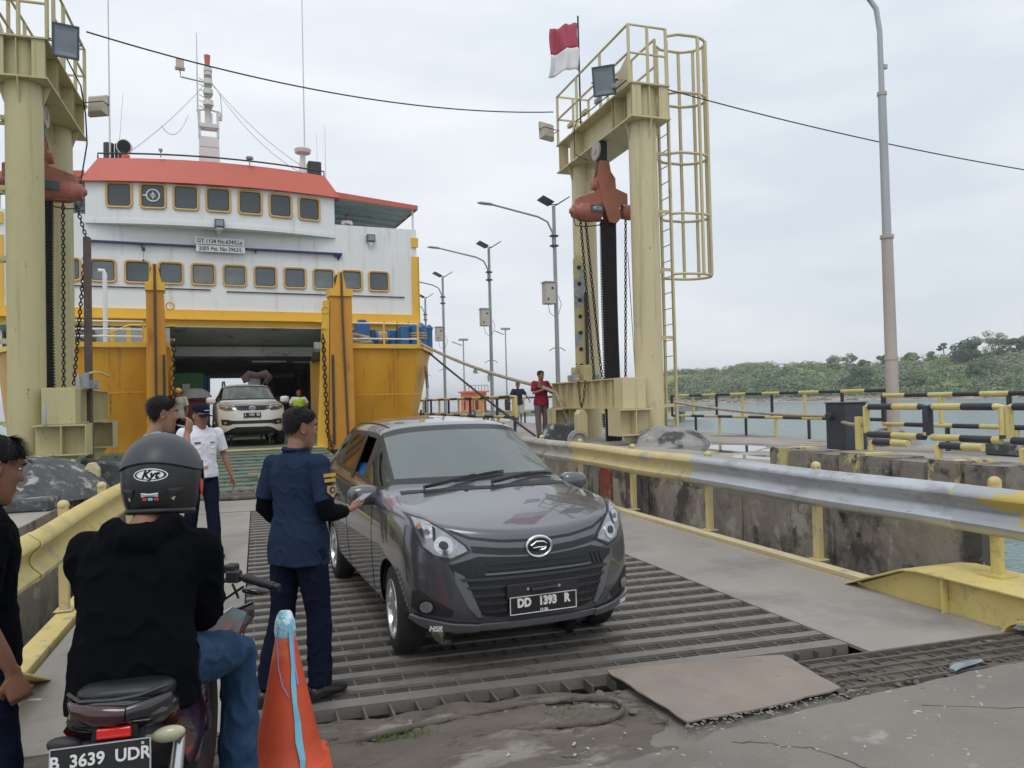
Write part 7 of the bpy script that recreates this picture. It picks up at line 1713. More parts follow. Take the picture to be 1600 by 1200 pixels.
def head_grid(nt=40, nz=44, feat=True):
    rows = []
    z0, z1 = HL[0][0], HL[-1][0]
    for j in range(nz+1):
        f = j/nz; z = z0+(z1-z0)*(.5-.5*math.cos(math.pi*f))
        w = interp(z, [h[0] for h in HL], [h[1] for h in HL]); F = interp(z, [h[0] for h in HL], [h[2] for h in HL]); B = interp(z, [h[0] for h in HL], [h[3] for h in HL])
        row = []
        for i in range(nt):
            th = 2*math.pi*i/nt; s_, c_ = math.sin(th), math.cos(th)
            x = w*(abs(s_)**.88)*(1 if s_ > 0 else -1); y = (F+B)/2+(F-B)/2*(abs(c_)**.92)*(1 if c_ > 0 else -1)
            if feat and c_ > 0:
                g = lambda v, m_, sd_: math.exp(-((v-m_)/sd_)**2)
                nz_ = max(0, min(1, (.034-z)/.052)) if z > -.022 else max(0, 1-(-.022-z)/.010)
                y += .023*nz_*math.exp(-(x/(.009+.007*nz_))**2)
                y -= .010*(g(x, .031, .014)+g(x, -.031, .014))*g(z, .021, .012)
                y += .005*g(z, .042, .008)*math.exp(-(x/.045)**2)
                y += .008*g(z, -.056, .0055)*math.exp(-(x/.020)**2)+.008*g(z, -.071, .006)*math.exp(-(x/.018)**2)-.004*g(z, -.0635, .0025)*math.exp(-(x/.022)**2)-.004*g(z, -.086, .006)*math.exp(-(x/.02)**2)
                y += .004*g(z, -.108, .012)*math.exp(-(x/.016)**2)
                y += .004*(g(x, .045, .016)+g(x, -.045, .016))*g(z, -.012, .018)
            row.append(V3(x, y, z))
        rows.append(row)
    return rows
def head_mesh(m, T, ears=True):
    rows = head_grid(); m.loft([[T @ p for p in r] for r in rows])
    if ears:
        for s in (-1, 1):
            c_ = T @ V3(s*.073, -.012, .004); e_ = []
            for i in range(12):
                a = 2*math.pi*i/12; e_.append(T @ V3(s*(.078+.008*(1-math.cos(a))*.5-.0*a), -.014-.019*math.cos(a)*-1*.9-.006*math.sin(a)*.3, .004+.032*math.sin(a)))
            m.tube(e_, .0055, 6, closed=True); m.ell(c_, (.009, .014, .024), 8, 6)
def hair_mesh(T, hl, thick=.014, rough=.006, seed=0, tuft=0, tl=.03, fade=.07):
    """hl(th) gives the hairline height for an angle (0 front)"""
    rows = head_grid(56, 40, False); m = MB(); out = []
    for r in rows:
        rr_ = []
        for i, p in enumerate(r):
            th = 2*math.pi*i/56; th = min(th, 2*math.pi-th); d = (p.z-hl(th)-.010*noise.noise(V3(i*.55+seed, 1.7, 0)))/.012; k = max(0, min(1, d)); k = k*k*(3-2*k)
            n_ = V3(p.x, p.y+.01, p.z-.0).normalized(); dz = noise.noise(V3(p.x*60+seed, p.y*60, p.z*60))*rough+noise.noise(V3(p.x*18+seed, p.y*18, p.z*18))*rough*1.2
            kf = max(.12, min(1, (p.z-hl(th))/fade)) if fade else 1; rr_.append(T @ (p+n_*((thick+dz)*k*kf-.008*(1-k))))
        out.append(rr_)
    m.loft(out)
    rng = random.Random(seed)
    for _ in range(tuft):
        r = rows[rng.randrange(14, 40)]; i = rng.randrange(56); p = r[i]; th = 2*math.pi*i/56; th = min(th, 2*math.pi-th)
        if p.z < hl(th)+.006: continue
        n_ = V3(p.x, p.y+.01, p.z).normalized(); side = n_.cross(V3(0, 0, 1)).normalized(); dn = (V3(0, .55, -.75) if th < 1.4 else V3(0, -.3, -.95))
        dn = (dn-n_*dn.dot(n_)).normalized() if abs(dn.dot(n_)) < .98 else side
        a = p+n_*(thick*.8*(max(.12, min(1, (p.z-hl(th))/fade)) if fade else 1)); d = (dn*1.0+n_*rng.uniform(.1, .6)+side*rng.uniform(-.35, .35)).normalized(); L = tl*rng.uniform(.5, 1.3); w_ = .0022
        m.add([T @ (a-side*w_), T @ (a+side*w_), T @ (a+d*L*.6+side*w_*.7+n_*.001), T @ (a+d*L)], [(0, 1, 2), (0, 2, 3)])
    return m
def hand(m, wrist, d, pn, side, curl=.5, s=1., spread=.1, thumb=.6, curls=None):
    """palm from the wrist along d, palm facing pn; side +1 when the thumb leaves along d x pn"""
    d = d.normalized(); pn = (pn-d*pn.dot(d)).normalized(); lat = d.cross(pn)*side
    def ring(c_, a, b_): return [c_+lat*(a*math.cos(t))+pn*(b_*math.sin(t)) for t in [2*math.pi*i/12 for i in range(12)]]
    w = wrist
    m.loft([ring(w-d*.02*s, .027*s, .019*s), ring(w+d*.01*s, .027*s, .018*s), ring(w+d*.04*s, .037*s, .017*s), ring(w+d*.075*s, .041*s, .015*s), ring(w+d*.092*s, .038*s, .011*s)])
    L = (.072, .080, .074, .058)
    for i in range(4):
        o = (.030, .010, -.011, -.030)[i]*s; p = w+d*.084*s+lat*o; cu = curl if curls is None else curls[i]
        dd = (d+lat*o*spread*8).normalized(); pts = [p-dd*.02*s, p]; a = 0
        for k, f in enumerate((.45, .32, .25)):
            a += cu*(.9, 1.1, .8)[k]; q = dd*math.cos(a)+pn*math.sin(a); pts.append(pts[-1]+q*L[i]*f*1.05*s)
        m.tube(pts, [.0085*s, .0088*s, .0082*s, .0076*s, .0058*s], 8)
        m.ell(pts[-1], (.006*s,)*3, 8, 6)
    p = w+d*.022*s+lat*.024*s; q1 = (lat*.75+d*.7+pn*.25).normalized(); q2 = (lat*(.5-thumb*.4)+d*.8+pn*thumb).normalized(); q3 = (lat*(.2-thumb*.6)+d*.8+pn*thumb*1.3).normalized()
    pts = [p-q1*.01*s, p+q1*.03*s, p+q1*.03*s+q2*.032*s, p+q1*.03*s+q2*.032*s+q3*.026*s]; m.tube(pts, [.014*s, .012*s, .0098*s, .0075*s], 8); m.ell(pts[-1], (.007*s,)*3, 8, 6)
def remesh(m, name, mt, parent, vox, smooth_it=3, wr=0., wf=(9, 9, 4), seed=0, mats=None, zone=None):
    """one continuous skin over the overlapping volumes in m"""
    me = bpy.data.meshes.new('tmp'); me.from_pydata(m.v, [], m.f); o = bpy.data.objects.new('tmp', me); C.objects.link(o)
    bm = bmesh.new(); bm.from_mesh(me); bmesh.ops.recalc_face_normals(bm, faces=bm.faces); bm.to_mesh(me); bm.free()
    r = o.modifiers.new('r', 'REMESH'); r.mode = 'VOXEL'; r.voxel_size = vox; r.use_smooth_shade = True
    if smooth_it: q = o.modifiers.new('q', 'SMOOTH'); q.factor = .5; q.iterations = smooth_it
    bpy.context.view_layer.update(); n = bpy.data.meshes.new_from_object(o.evaluated_get(bpy.context.evaluated_depsgraph_get())); bpy.data.objects.remove(o); bpy.data.meshes.remove(me)
    n.name = name; n.materials.clear()
    for k in (mats or [mt]): n.materials.append(k)
    if wr:
        nr = [v.normal.copy() for v in n.vertices]
        for v, q in zip(n.vertices, nr):
            c_ = v.co; a = noise.noise(V3(c_.x*wf[0]+seed, c_.y*wf[1], c_.z*wf[2])); b_ = 1-2*abs(noise.noise(V3(c_.x*wf[0]*1.2+seed+9, c_.y*wf[1]*1.2+c_.z*3, c_.z*wf[2]*2.2)))
            v.co = c_+q*(wr*(a*1.0+max(0, b_-.55)*1.3-.2))
    if zone:
        mi = [zone(n.vertices[p.vertices[0]].co) for p in n.polygons]; n.polygons.foreach_set('material_index', mi)
    n.polygons.foreach_set('use_smooth', [True]*len(n.polygons)); n.update()
    return link(n, name, parent)

BASE = dict(pelvis=(0, 0, .95), waist=(0, .005, 1.08), chest=(0, .01, 1.27), neck=(0, -.01, 1.45), head=(0, .025, 1.585), sl=(-.185, -.01, 1.40), sr=(.185, -.01, 1.40), el=(-.245, -.03, 1.13), er=(.245, -.03, 1.13), wl=(-.25, .05, .89), wr=(.25, .05, .89),
            hl=(-.09, 0, .92), hr=(.09, 0, .92), kl=(-.10, .02, .50), kr=(.10, .02, .50), al=(-.10, -.02, .09), ar=(.10, -.02, .09))
def person(label, loc, rz, s=1., pose=None, head=(0, 0, 0), top='black', sleeve='short', legs='navy_t', shorts=False, skin='skin', hair=True, vox=.008, build=1., hem=.84, hands=None, shoes=True, group=None, hairline=None, thick=.014, tuft=0, wr=.006, low=0., seed=0, face=True, collar=False, hood=False, undersleeve=None, hair_kw=None, sleeve_r=1.):
    t = thing('person', label, 'person', loc, rz, group); P = {k: V3(*v)*s for k, v in {**BASE, **(pose or {})}.items()}
    HT = Matrix.Translation(P['head']) @ Euler((R(head[1]), R(head[2]), R(head[0]))).to_matrix().to_4x4() @ Matrix.Diagonal((s, s, s, 1))
    b = build
    def torso(m, inf, z_lo=0, top_=True):
        R_ = (P['sr']-P['sl']).normalized(); RP = (P['hr']-P['hl']).normalized()
        sp = [P['pelvis']-(P['waist']-P['pelvis']).normalized()*(.95-hem)*s, P['pelvis'], P['waist'], P['waist'].lerp(P['chest'], .5), P['chest'], P['chest'].lerp(P['neck'], .45), P['chest'].lerp(P['neck'], .75), P['neck']]
        dm = [(.182, .132), (.178, .130), (.150, .110), (.155, .112), (.172, .118), (.170, .108), (.125, .085), (.062, .062)]
        rings = []
        for i, (c_, (rx, ry)) in enumerate(zip(sp, dm)):
            a = sp[max(0, i-1)]; q = sp[min(len(sp)-1, i+1)]; u = (q-a).normalized(); rt_ = RP.lerp(R_, min(1, i/4)).normalized(); fr = u.cross(rt_).normalized()*1; rt2 = fr.cross(u).normalized()
            rings.append([c_+rt2*(abs(math.cos(w_))**.85*math.copysign(1, math.cos(w_)))*(rx*b+inf)*s+fr*(abs(math.sin(w_))**.9*math.copysign(1, math.sin(w_)))*(ry*b+inf)*s for w_ in [2*math.pi*k/24 for k in range(24)]])
        m.loft(rings)
        for q in ('sl', 'sr'): m.tube([P['chest'].lerp(P['neck'], .6), P[q]], [(.062*b+inf)*s, (.048*b+inf)*s], 12); m.ell(P[q], ((.053*b+inf)*s,)*3, 12, 8)
    def limb(m, a, k, c_, r, inf, f=1.):
        A, K, Cc = P[a], P[k], P[c_]; E_ = K.lerp(Cc, f) if f <= 1 else Cc; pts = [A, A.lerp(K, .35), A.lerp(K, .8), K, K.lerp(E_, .3), K.lerp(E_, .75), E_]
        m.tube(pts, [(q+inf)*s for q in r], 14)
    # body
    m = MB(); torso(m, -.035); head_mesh(m, HT)
    m.tube([P['neck']-(P['head']-P['neck'])*.35, P['neck'], HT @ V3(0, -.012, -.055)], [.062*s, .053*s, .055*s], 16)
    AR = (.050, .048, .040, .039, .041, .034, .026)
    for q in 'lr': limb(m, 's'+q, 'e'+q, 'w'+q, AR, -.004)
    LR_ = (.085, .082, .058, .052, .056, .045, .036)
    for q in 'lr': limb(m, 'h'+q, 'k'+q, 'a'+q, LR_, -.034 if hood else -.014)
    for q in 'lr': m.tube([P['a'+q], P['a'+q]-V3(0, -.02, .05)*s, P['a'+q]+V3(0, .10, -.06)*s], [.034*s, .035*s, .02*s], 8)
    hd_ = hands or {}
    for q in 'lr':
        h = hd_.get(q, {}); el, wr_ = P['e'+q], P['w'+q]; d = h.get('d'); d = V3(*d) if d else (wr_-el)
        pn = V3(*h.get('pn', (1 if q == 'l' else -1, 0, 0))); sd = 1 if q == 'l' else -1
        hand(m, wr_+d.normalized()*.012*s, d, pn, -sd if h.get('flip') else sd, h.get('curl', .35), s*1.02, thumb=h.get('thumb', .4), curls=h.get('curls'))
    remesh(m, 'body', M[skin], t, vox, 2 if vox < .007 else 1)
    # clothing
    m = MB(); torso(m, .026 if hood else .014)
    SR = [x*sleeve_r for x in ((.062, .062, .056, .054, .054, .048, .044) if sleeve != 'short' else (.064, .066, .064, .06, .06, .06, .06))]
    for q in 'lr':
        if sleeve == 'long': limb(m, 's'+q, 'e'+q, 'w'+q, SR, .012)
        elif sleeve == 'short': A, K = P['s'+q], P['e'+q]; m.tube([A, A.lerp(K, .3), A.lerp(K, .78)], [.068*s*sleeve_r, .070*s*sleeve_r, .068*s*sleeve_r], 14)
    if hood:
        n_ = P['neck']; 
        m.tube([n_+V3(-.10, .03, -.005)*s, n_+V3(-.09, -.06, .0)*s, n_+V3(-.03, -.12, -.035)*s, n_+V3(.03, -.12, -.035)*s, n_+V3(.09, -.06, .0)*s, n_+V3(.10, .03, -.005)*s], [.03*s, .045*s, .06*s, .06*s, .045*s, .03*s], 10)
    if collar:
        n_ = P['neck']; m.tube([n_+V3(.068*math.cos(a), .066*math.sin(a), .018)*s for a in [2*math.pi*i/16 for i in range(16)]], .016*s, 8, closed=True)
    remesh(m, 'hoodie' if hood else 'shirt', F_[top], t, max(vox, .006)*1.05, 4, wr*s, seed=seed)
    if undersleeve:
        for q in undersleeve[1]:
            m = MB(); A, K, W_ = P['s'+q], P['e'+q], P['w'+q]; m.tube([A.lerp(K, .5), A.lerp(K, .85), K, K.lerp(W_, .3), K.lerp(W_, .7), K.lerp(W_, .97)], [.05*s, .052*s, .053*s, .052*s, .044*s, .038*s], 14); remesh(m, 'sleeve', F_[undersleeve[0]], t, max(vox, .006), 2, .004, seed=seed+3)
    m = MB(); pc = P['pelvis']; RP = (P['hr']-P['hl']).normalized(); u = (P['waist']-P['pelvis']).normalized(); fr = u.cross(RP)
    rings = [[c_+RP*math.cos(w_)*rx*s*b+fr*math.sin(w_)*ry*s*b for w_ in [2*math.pi*k/20 for k in range(20)]] for (c_, rx, ry) in ((pc-u*.13*s, .12, .09), (pc-u*.06*s, .165, .118), (pc, .168, .122), (pc+u*.09*s, .155, .112))]
    m.loft(rings)
    TR = (.092, .090, .074, .070, .070, .066, .066)
    for q in 'lr': limb(m, 'h'+q, 'k'+q, 'a'+q, TR if not shorts else (.095, .098, .1, .1, .09, .09, .09), .004, 1. if not shorts else .02)
    remesh(m, 'shorts' if shorts else 'trousers', F_[legs], t, max(vox, .006)*1.15, 4, wr*1.1*s, seed=seed+5)
    if shoes:
        for q in 'lr':
            a = P['a'+q]; kd = (P['a'+q]-P['k'+q]); m = MB(); yaw = 0
            z0 = a.z-.085*s
            def rg(y, w_, z1, zb=0): return [V3(a.x+w_*s*math.cos(i_), a.y+y*s, z0+(zb+ (z1-zb)*(.5+.5*math.sin(i_)))*s) for i_ in [2*math.pi*k/14 for k in range(14)]]
            m.loft([rg(-.075, .018, .05), rg(-.065, .034, .085), rg(-.02, .038, .10), rg(.04, .040, .085), rg(.10, .047, .062), rg(.155, .045, .052), rg(.185, .030, .044), rg(.195, .010, .03)]); m.build('shoe', M['shoe'], t, local=True, smooth=60)
    if hair:
        hl_ = hairline or (lambda th: interp(th, [0, .5, .9, 1.3, 1.7, 2.2, 3.15], [.078, .076, .055, .02, -.005, -.045, -.055]))
        hair_mesh(HT, hl_, thick, seed=seed, tuft=tuft, **(hair_kw or {})).build('hair', M['hair'], t, local=True, smooth=70)
    if face:
        for s_ in (-1, 1):
            m = MB(); m.ell(HT @ V3(s_*.031, .0665, .0205), (.0125*s, .010*s, .0065*s), 12, 8); o = m.build('eye', M['eyew'], t, local=True, smooth=60)
            m = MB(); m.ell(HT @ V3(s_*.031, .0742, .0200), (.0055*s, .004*s, .0055*s), 10, 6); m.build('iris', M['eyed'], o, local=True, smooth=60)
            m = MB(); m.tube([HT @ V3(s_*.014, .0860, .0385), HT @ V3(s_*.03, .0835, .044), HT @ V3(s_*.048, .072, .040)], [.0035*s, .0045*s, .002*s], 6); m.build('eyebrow', M['hair'], t, local=True)
        m = MB(); m.tube([HT @ V3(-.021, .080, -.0645), HT @ V3(-.008, .0885, -.0615), HT @ V3(.008, .0885, -.0615), HT @ V3(.021, .080, -.0645)], [.002*s, .0045*s, .0045*s, .002*s], 6); m.build('lips', M['lip'], t, local=True, smooth=60)
    return t, P, HT
def at_local(t, p): return WM[t] @ Vector(p)
short_hair = lambda th: interp(th, [0, .5, .9, 1.3, 1.7, 2.2, 3.15], [.080, .078, .058, .03, .012, -.030, -.042])

# --- officer in navy uniform with a phone
t, P, HT = person('man in navy uniform seen from behind holding a phone beside the grey car', (.22, 4.72, .0), R(-52), 1.0,
    dict(head=(.0, .035, 1.580), sr=(.185, .0, 1.375), sl=(-.185, -.02, 1.375), er=(.265, -.02, 1.11), wr=(.16, .22, 1.08), el=(-.25, -.05, 1.12), wl=(-.2, .12, .95), al=(-.10, -.16, .09), kl=(-.10, -.04, .5), ar=(.11, .05, .09), kr=(.11, .05, .50)),
    head=(-22, -8, 0), top='navy', sleeve='short', legs='navy_t', vox=.006, build=1.0, hem=.80, sleeve_r=.9, hairline=short_hair, thick=.016, tuft=2600, wr=.009, collar=True, undersleeve=('black', 'lr'), seed=3, hair_kw=dict(tl=.018, rough=.009, fade=.05),
    hands=dict(r=dict(d=(-.25, 1, .12), pn=(-.15, -.1, 1), curls=[.1, .16, .2, .25], thumb=.5, flip=True), l=dict(curl=.4)))
m = MB(); hp_ = P['wr']+V3(-.06, .215, .052); m.T = Matrix.Translation(hp_) @ Euler((R(14), R(-8), R(14))).to_matrix().to_4x4(); m.box(-.036, .036, -.075, .075, -.005, .004); ph = m.build('phone', M['darkgrey'], None, bevel=.003)
ph.matrix_world = WM[t]; WM[ph] = WM[t].copy(); tagp(ph, 'dark smartphone held out flat by the man in navy uniform', 'phone')
m = MB(); m.T = Matrix.Translation(hp_) @ Euler((R(14), R(-8), R(14))).to_matrix().to_4x4(); m.box(-.032, .032, -.070, .070, .0045, .0055); m.build('screen', M['lampglass'], ph, local=True)
M['gold'] = mat('gold embroidery', (.50, .30, .06), .6, var=.2, vs=40)
# sleeve patches on the right upper arm
def patch_ring(t, c_, out, upv, shapes):
    out = Vector(out).normalized(); upv = Vector(upv); upv = (upv-out*upv.dot(out)).normalized(); rt_ = upv.cross(out)
    for (nm, mt, pts, d, cur) in shapes:
        m = MB(); k = len(pts); f = lambda p, dd: c_+rt_*p[0]+upv*p[1]+out*(dd-(p[0]**2)*cur)
        m.add([f(p, d) for p in pts]+[f(p, d-.004) for p in pts], [tuple(range(k)), tuple(range(2*k-1, k-1, -1))]+[(i, (i+1) % k, k+(i+1) % k, k+i) for i in range(k)]); m.build(nm, M[mt], t, local=True)
def circ(r, n=16, cx=0, cy=0, ry=1.): return [(cx+r*math.cos(2*math.pi*i/n), cy+r*ry*math.sin(2*math.pi*i/n)) for i in range(n)]
ac = P['sr'].lerp(P['er'], .47)+V3(.086, .0, 0)
for (zz, w_, h_) in ((.075, .040, .010), (.045, .036, .009)):
    patch_ring(t, ac+V3(-.008, -.005, zz), (1, -.15, .1), (-.1, 0, 1), [('shoulder_tab', 'gold', [(-w_, -h_), (w_, -h_), (w_, h_), (-w_, h_)], .002, 9)])
patch_ring(t, ac+V3(0, -.005, -.01), (1, -.15, .1), (-.1, 0, 1), [('arm_badge', 'gold', [(-.028, .026), (.028, .026), (.030, -.01), (0, -.042), (-.030, -.01)], .003, 8), ('badge_field', 'blue_line', circ(.020), .0045, 6), ('badge_mark', 'gold', circ(.008), .006, 5)])

# --- officer in white shirt and cap
t, P, HT = person('man in white uniform shirt and navy cap walking on the ramp before the ferry', (-.63, 9.62, .0), R(-155), 1.03,
    dict(head=(.01, .045, 1.575), sl=(-.19, -.005, 1.39), el=(-.27, .0, 1.13), wl=(-.31, .10, .90), er=(.26, .02, 1.13), wr=(.20, .20, .98), kl=(-.09, .10, .50), al=(-.09, .16, .10), kr=(.10, -.03, .50), ar=(.10, -.12, .09)),
    head=(20, -10, 0), top='white', legs='navy_t', vox=.007, build=1.0, hem=.90, hair=True, hairline=lambda th: interp(th, [0, 1.0, 1.5, 3.15], [.09, .05, -.0, -.05]), thick=.006, wr=.007, collar=True, seed=11, hands=dict(r=dict(curl=.8), l=dict(curl=.35)))
rows = head_grid(40, 30, False); m = MB(); ring = []
for r in rows:
    o_ = []
    for p in r:
        k = max(0, min(1, (p.z-.050)/.014)); n_ = V3(p.x, p.y+.01, p.z-.02).normalized(); o_.append(HT @ (p+n_*(.018*k-.010*(1-k))+V3(0, 0, .012*k)))
    ring.append(o_)
m.loft(ring); cap_ = m.build('cap', F_['navy_t'], t, local=True, smooth=60)
m = MB(); up_ = []; 
for i in range(11):
    a = R(-58+11.6*i); up_.append((a,))
vs = []
for (a,) in up_:
    for (rr_, dz) in ((.088, .056), (.125, .050), (.152, .038)):
        vs.append(HT @ V3(math.sin(a)*(rr_*.80), rr_*math.cos(a)*.98+(-.004), dz-.02*abs(math.sin(a))))
m.add(vs+[v+V3(0, 0, -.004) for v in vs], [(3*i+j, 3*i+j+1, 3*i+j+4, 3*i+j+3) for i in range(10) for j in range(2)]+[(33+3*i+j, 33+3*i+j+3, 33+3*i+j+4, 33+3*i+j+1) for i in range(10) for j in range(2)]+[(3*i+2, 33+3*i+2, 33+3*i+5, 3*i+5) for i in range(10)]); m.build('brim', F_['navy_t'], cap_, local=True, smooth=60)
m = MB(); m.tube([HT @ V3(-.03, .108, .085), HT @ V3(.01, .112, .095), HT @ V3(.045, .10, .088)], .004, 6); m.build('cap_emblem', M['wlettering'], cap_, local=True)
fy_ = P['chest'].y+.133
patch_ring(t, V3(.085, fy_-.005, 1.29*1.03), (.25, 1, 0), (0, 0, 1), [('name_tag', 'black', [(-.035, -.008), (.035, -.008), (.035, .008), (-.035, .008)], .006, 3), ])
for sx in (-1, 1):
    patch_ring(t, V3(sx*.088, fy_-.008, 1.235*1.03), (sx*.3, 1, 0), (0, 0, 1), [('pocket', 'white', [(-.048, -.07), (0, -.08), (.048, -.07), (.048, .03), (-.048, .03)], -.001, 4), ('pocket_flap', 'white', [(-.050, -.0), (0, -.018), (.050, -.0), (.050, .032), (-.050, .032)], .003, 4)])
patch_ring(t, V3(-.085, fy_-.006, 1.29*1.03), (-.25, 1, 0), (0, 0, 1), [('badge', 'lampgrey', [(-.03, -.006), (.03, -.006), (.03, .006), (-.03, .006)], .006, 3)])
patch_ring(t, P['sr'].lerp(P['er'], .45)+V3(.074, .03, 0), (1, .45, .15), (-.1, 0, 1), [('arm_patch', 'blue_line', [(-.034, .02), (0, .034), (.034, .02), (.034, -.008), (-.034, -.008)], .004, 8), ('arm_patch', 'lampgrey', [(-.03, -.014), (.03, -.014), (.02, -.036), (-.02, -.036)], .004, 8)])
m = MB(); pc = P['pelvis']; m.tube([pc+V3(.168*math.cos(a), .126*math.sin(a), .065) for a in [2*math.pi*i/24 for i in range(24)]], .017, 6, closed=True, flat=1.); m.build('belt', M['black'], t, local=True, smooth=50)
m = MB(); m.box(-.022, .022, .132, .150, pc.z+.05, pc.z+.08); m.build('belt_buckle', M['gold'], t, local=True)
for sx in (-1, 1):
    m = MB(); n_ = P['neck']; m.add([n_+V3(sx*.012, .075, -.005), n_+V3(sx*.075, .035, .02), n_+V3(sx*.085, .075, -.055), n_+V3(sx*.04, .105, -.075), n_+V3(sx*.012, .080, .0), n_+V3(sx*.075, .042, .028), n_+V3(sx*.085, .084, -.052), n_+V3(sx*.04, .113, -.072)], [(0, 1, 2, 3), (4, 7, 6, 5), (0, 4, 5, 1), (1, 5, 6, 2), (2, 6, 7, 3), (3, 7, 4, 0)]); m.build('collar_leaf', F_['white'], t, local=True)

# --- man in teal shirt with cigarette, behind the helmet
t, P, HT = person('dark haired man in teal shirt raising a cigarette to his mouth behind the helmet', (-.72, 6.38, .0), R(-82), 1.065,
    dict(er=(.24, .16, 1.22), wr=(.075, .19, 1.43), head=(0, .045, 1.575)), head=(4, -6, 0), top='teal', legs='dkjeans', skin='skin_b', vox=.007, thick=.022, tuft=1800, wr=.008, seed=21, hands=dict(r=dict(d=(-.3, .25, 1), pn=(-.6, -.8, 0), curl=.8, thumb=.5)), hair_kw=dict(tl=.03))
m = MB(); cg = HT @ V3(.012, .095, -.066); m.cyl(cg, cg+V3(.01, .07, -.015), .004, n=8); o = m.build('cigarette', M['white'], None); o.matrix_world = WM[t]; WM[o] = WM[t].copy(); tagp(o, 'white cigarette at the mouth of the man in teal', 'cigarette')

# --- man at the left edge in profile
t, P, HT = person('man in black t-shirt and dark jeans in profile, cut off by the left edge', (-1.0, 3.34, -.045), R(-66), .985,
    dict(head=(0, .07, 1.575), neck=(0, .01, 1.45), sr=(.175, .02, 1.385), er=(.235, -.03, 1.10), wr=(.225, .08, .865), kr=(.12, .06, .5), ar=(.12, .02, .09)), head=(0, -16, 0), top='black', legs='dkjeans', vox=.0055, thick=.017, tuft=1600, wr=.008, seed=31, sleeve='short',
    hands=dict(r=dict(d=(.0, .25, -1), pn=(-1, .2, 0), curls=[.75, .85, .9, .95], thumb=.5)), hairline=lambda th: interp(th, [0, .5, .9, 1.3, 1.7, 2.2, 3.15], [.058, .056, .048, .03, .0, -.04, -.05]), hair_kw=dict(tl=.042), undersleeve=None, sleeve_r=1.08)
m = MB(); w_ = P['wr']+V3(-.03, .05, -.125); m.cyl(w_, w_+V3(-.005, .045, -.012), .004, n=8); o = m.build('cigarette', M['white'], None); o.matrix_world = WM[t]; WM[o] = WM[t].copy(); tagp(o, 'white cigarette stub between the fingers of the man at the left edge', 'cigarette')

# --- people on the quay, ferry and in the car
person('man in dark blue t-shirt and grey shorts leaning on the far pier railing', (9.0, 26.4, .8), R(165), .93, dict(el=(-.33, .0, 1.18), wl=(-.42, .12, 1.02), er=(.30, .02, 1.15), wr=(.33, .15, 1.0)), top='tshirt', legs='shorts', shorts=True, vox=.014, thick=.016, wr=.006, seed=41, hands=dict(l=dict(curl=.6), r=dict(curl=.6)))
person('man in red patterned shirt with folded arms beside the end of the tower girder', (6.50, 17.35, .8), R(185), .95, dict(er=(.26, .10, 1.15), wr=(.02, .24, 1.24), el=(-.26, .10, 1.15), wl=(.10, .22, 1.34), kr=(.12, .05, .5), ar=(.13, .12, .09)), head=(8, -8, 0), top='red', legs='mauve', vox=.011, thick=.02, wr=.007, seed=43, hands=dict(r=dict(d=(-1, .2, .2), pn=(0, -1, 0), curl=.6), l=dict(d=(.4, 0, 1), pn=(0, -1, 0), curl=.8)))
def onf(x, y, z): q = FM @ Vector((x, y, z)); return (q.x, q.y, q.z)
t, P, HT = person('person in pale vest and yellow hard hat standing inside the ferry behind the left arm', onf(-1.58, 3.2, .65), R(160), .97, None, top='pale', legs='navy_t', vox=.014, hair=False, seed=45)
m = MB(); m.T = HT; m.ell((0, 0, .055), (.105, .125, .085), 18, 10); m.torus((0, .01, .045), .12, .010, 2, 20, 6, .92, 1.12); hh = m.build('hard_hat', M['fyel_b'], t, local=True, smooth=60)
t, P, HT = person('person in yellow safety vest standing inside the ferry on the right', onf(1.85, 4.1, .65), R(190), .93, dict(er=(.30, .0, 1.18), el=(-.30, 0, 1.18), wl=(-.15, .2, 1.15), wr=(.15, .2, 1.15)), top='white', legs='navy_t', vox=.014, seed=47)
m = MB(); 
rg = []
for (z, rx, ry) in ((1.0, .185, .145), (1.12, .18, .14), (1.25, .20, .15), (1.36, .19, .14), (1.40, .14, .11)): rg.append([V3(rx*math.cos(a), ry*math.sin(a)+.01, z*.93) for a in [2*math.pi*i/20 for i in range(20)]])
m.loft(rg); m.build('safety_vest', F_['vest'], t, local=True, smooth=60)
person('person in white shirt resting folded arms on the bridge wing of the ferry', onf(4.12, 7.42, 7.28), R(178), .80, dict(er=(.22, .16, 1.14), wr=(.02, .26, 1.19), el=(-.22, .16, 1.14), wl=(-.02, .26, 1.21), chest=(0, .06, 1.27), neck=(0, .09, 1.42), head=(0, .14, 1.54), sl=(-.18, .08, 1.36), sr=(.18, .08, 1.36)), head=(0, -15, 0), top='white', legs='navy_t', vox=.014, seed=49, shoes=True)
# driver
CT = WM[mpv.root]; q = CT @ Vector((-.50, .27, .0))
person('driver in bright blue shirt seen through the open window of the grey car', (q.x, q.y, .12), R(183.6), .95,
    dict(pelvis=(0, -.05, .62), waist=(0, -.08, .74), chest=(0, -.10, .94), neck=(0, -.10, 1.12), head=(0, -.06, 1.255), sl=(-.185, -.09, 1.07), sr=(.185, -.09, 1.07), el=(-.22, .14, .90), wl=(-.12, .40, .98), er=(.22, .14, .90), wr=(.12, .40, .98), hl=(-.09, .0, .60), hr=(.09, .0, .60), kl=(-.12, .42, .62), kr=(.12, .42, .62), al=(-.1, .62, .38), ar=(.1, .62, .38)), top='blue', legs='navy_t', vox=.010, hem=.88, seed=51, hands=dict(l=dict(curl=.9), r=dict(curl=.9)))

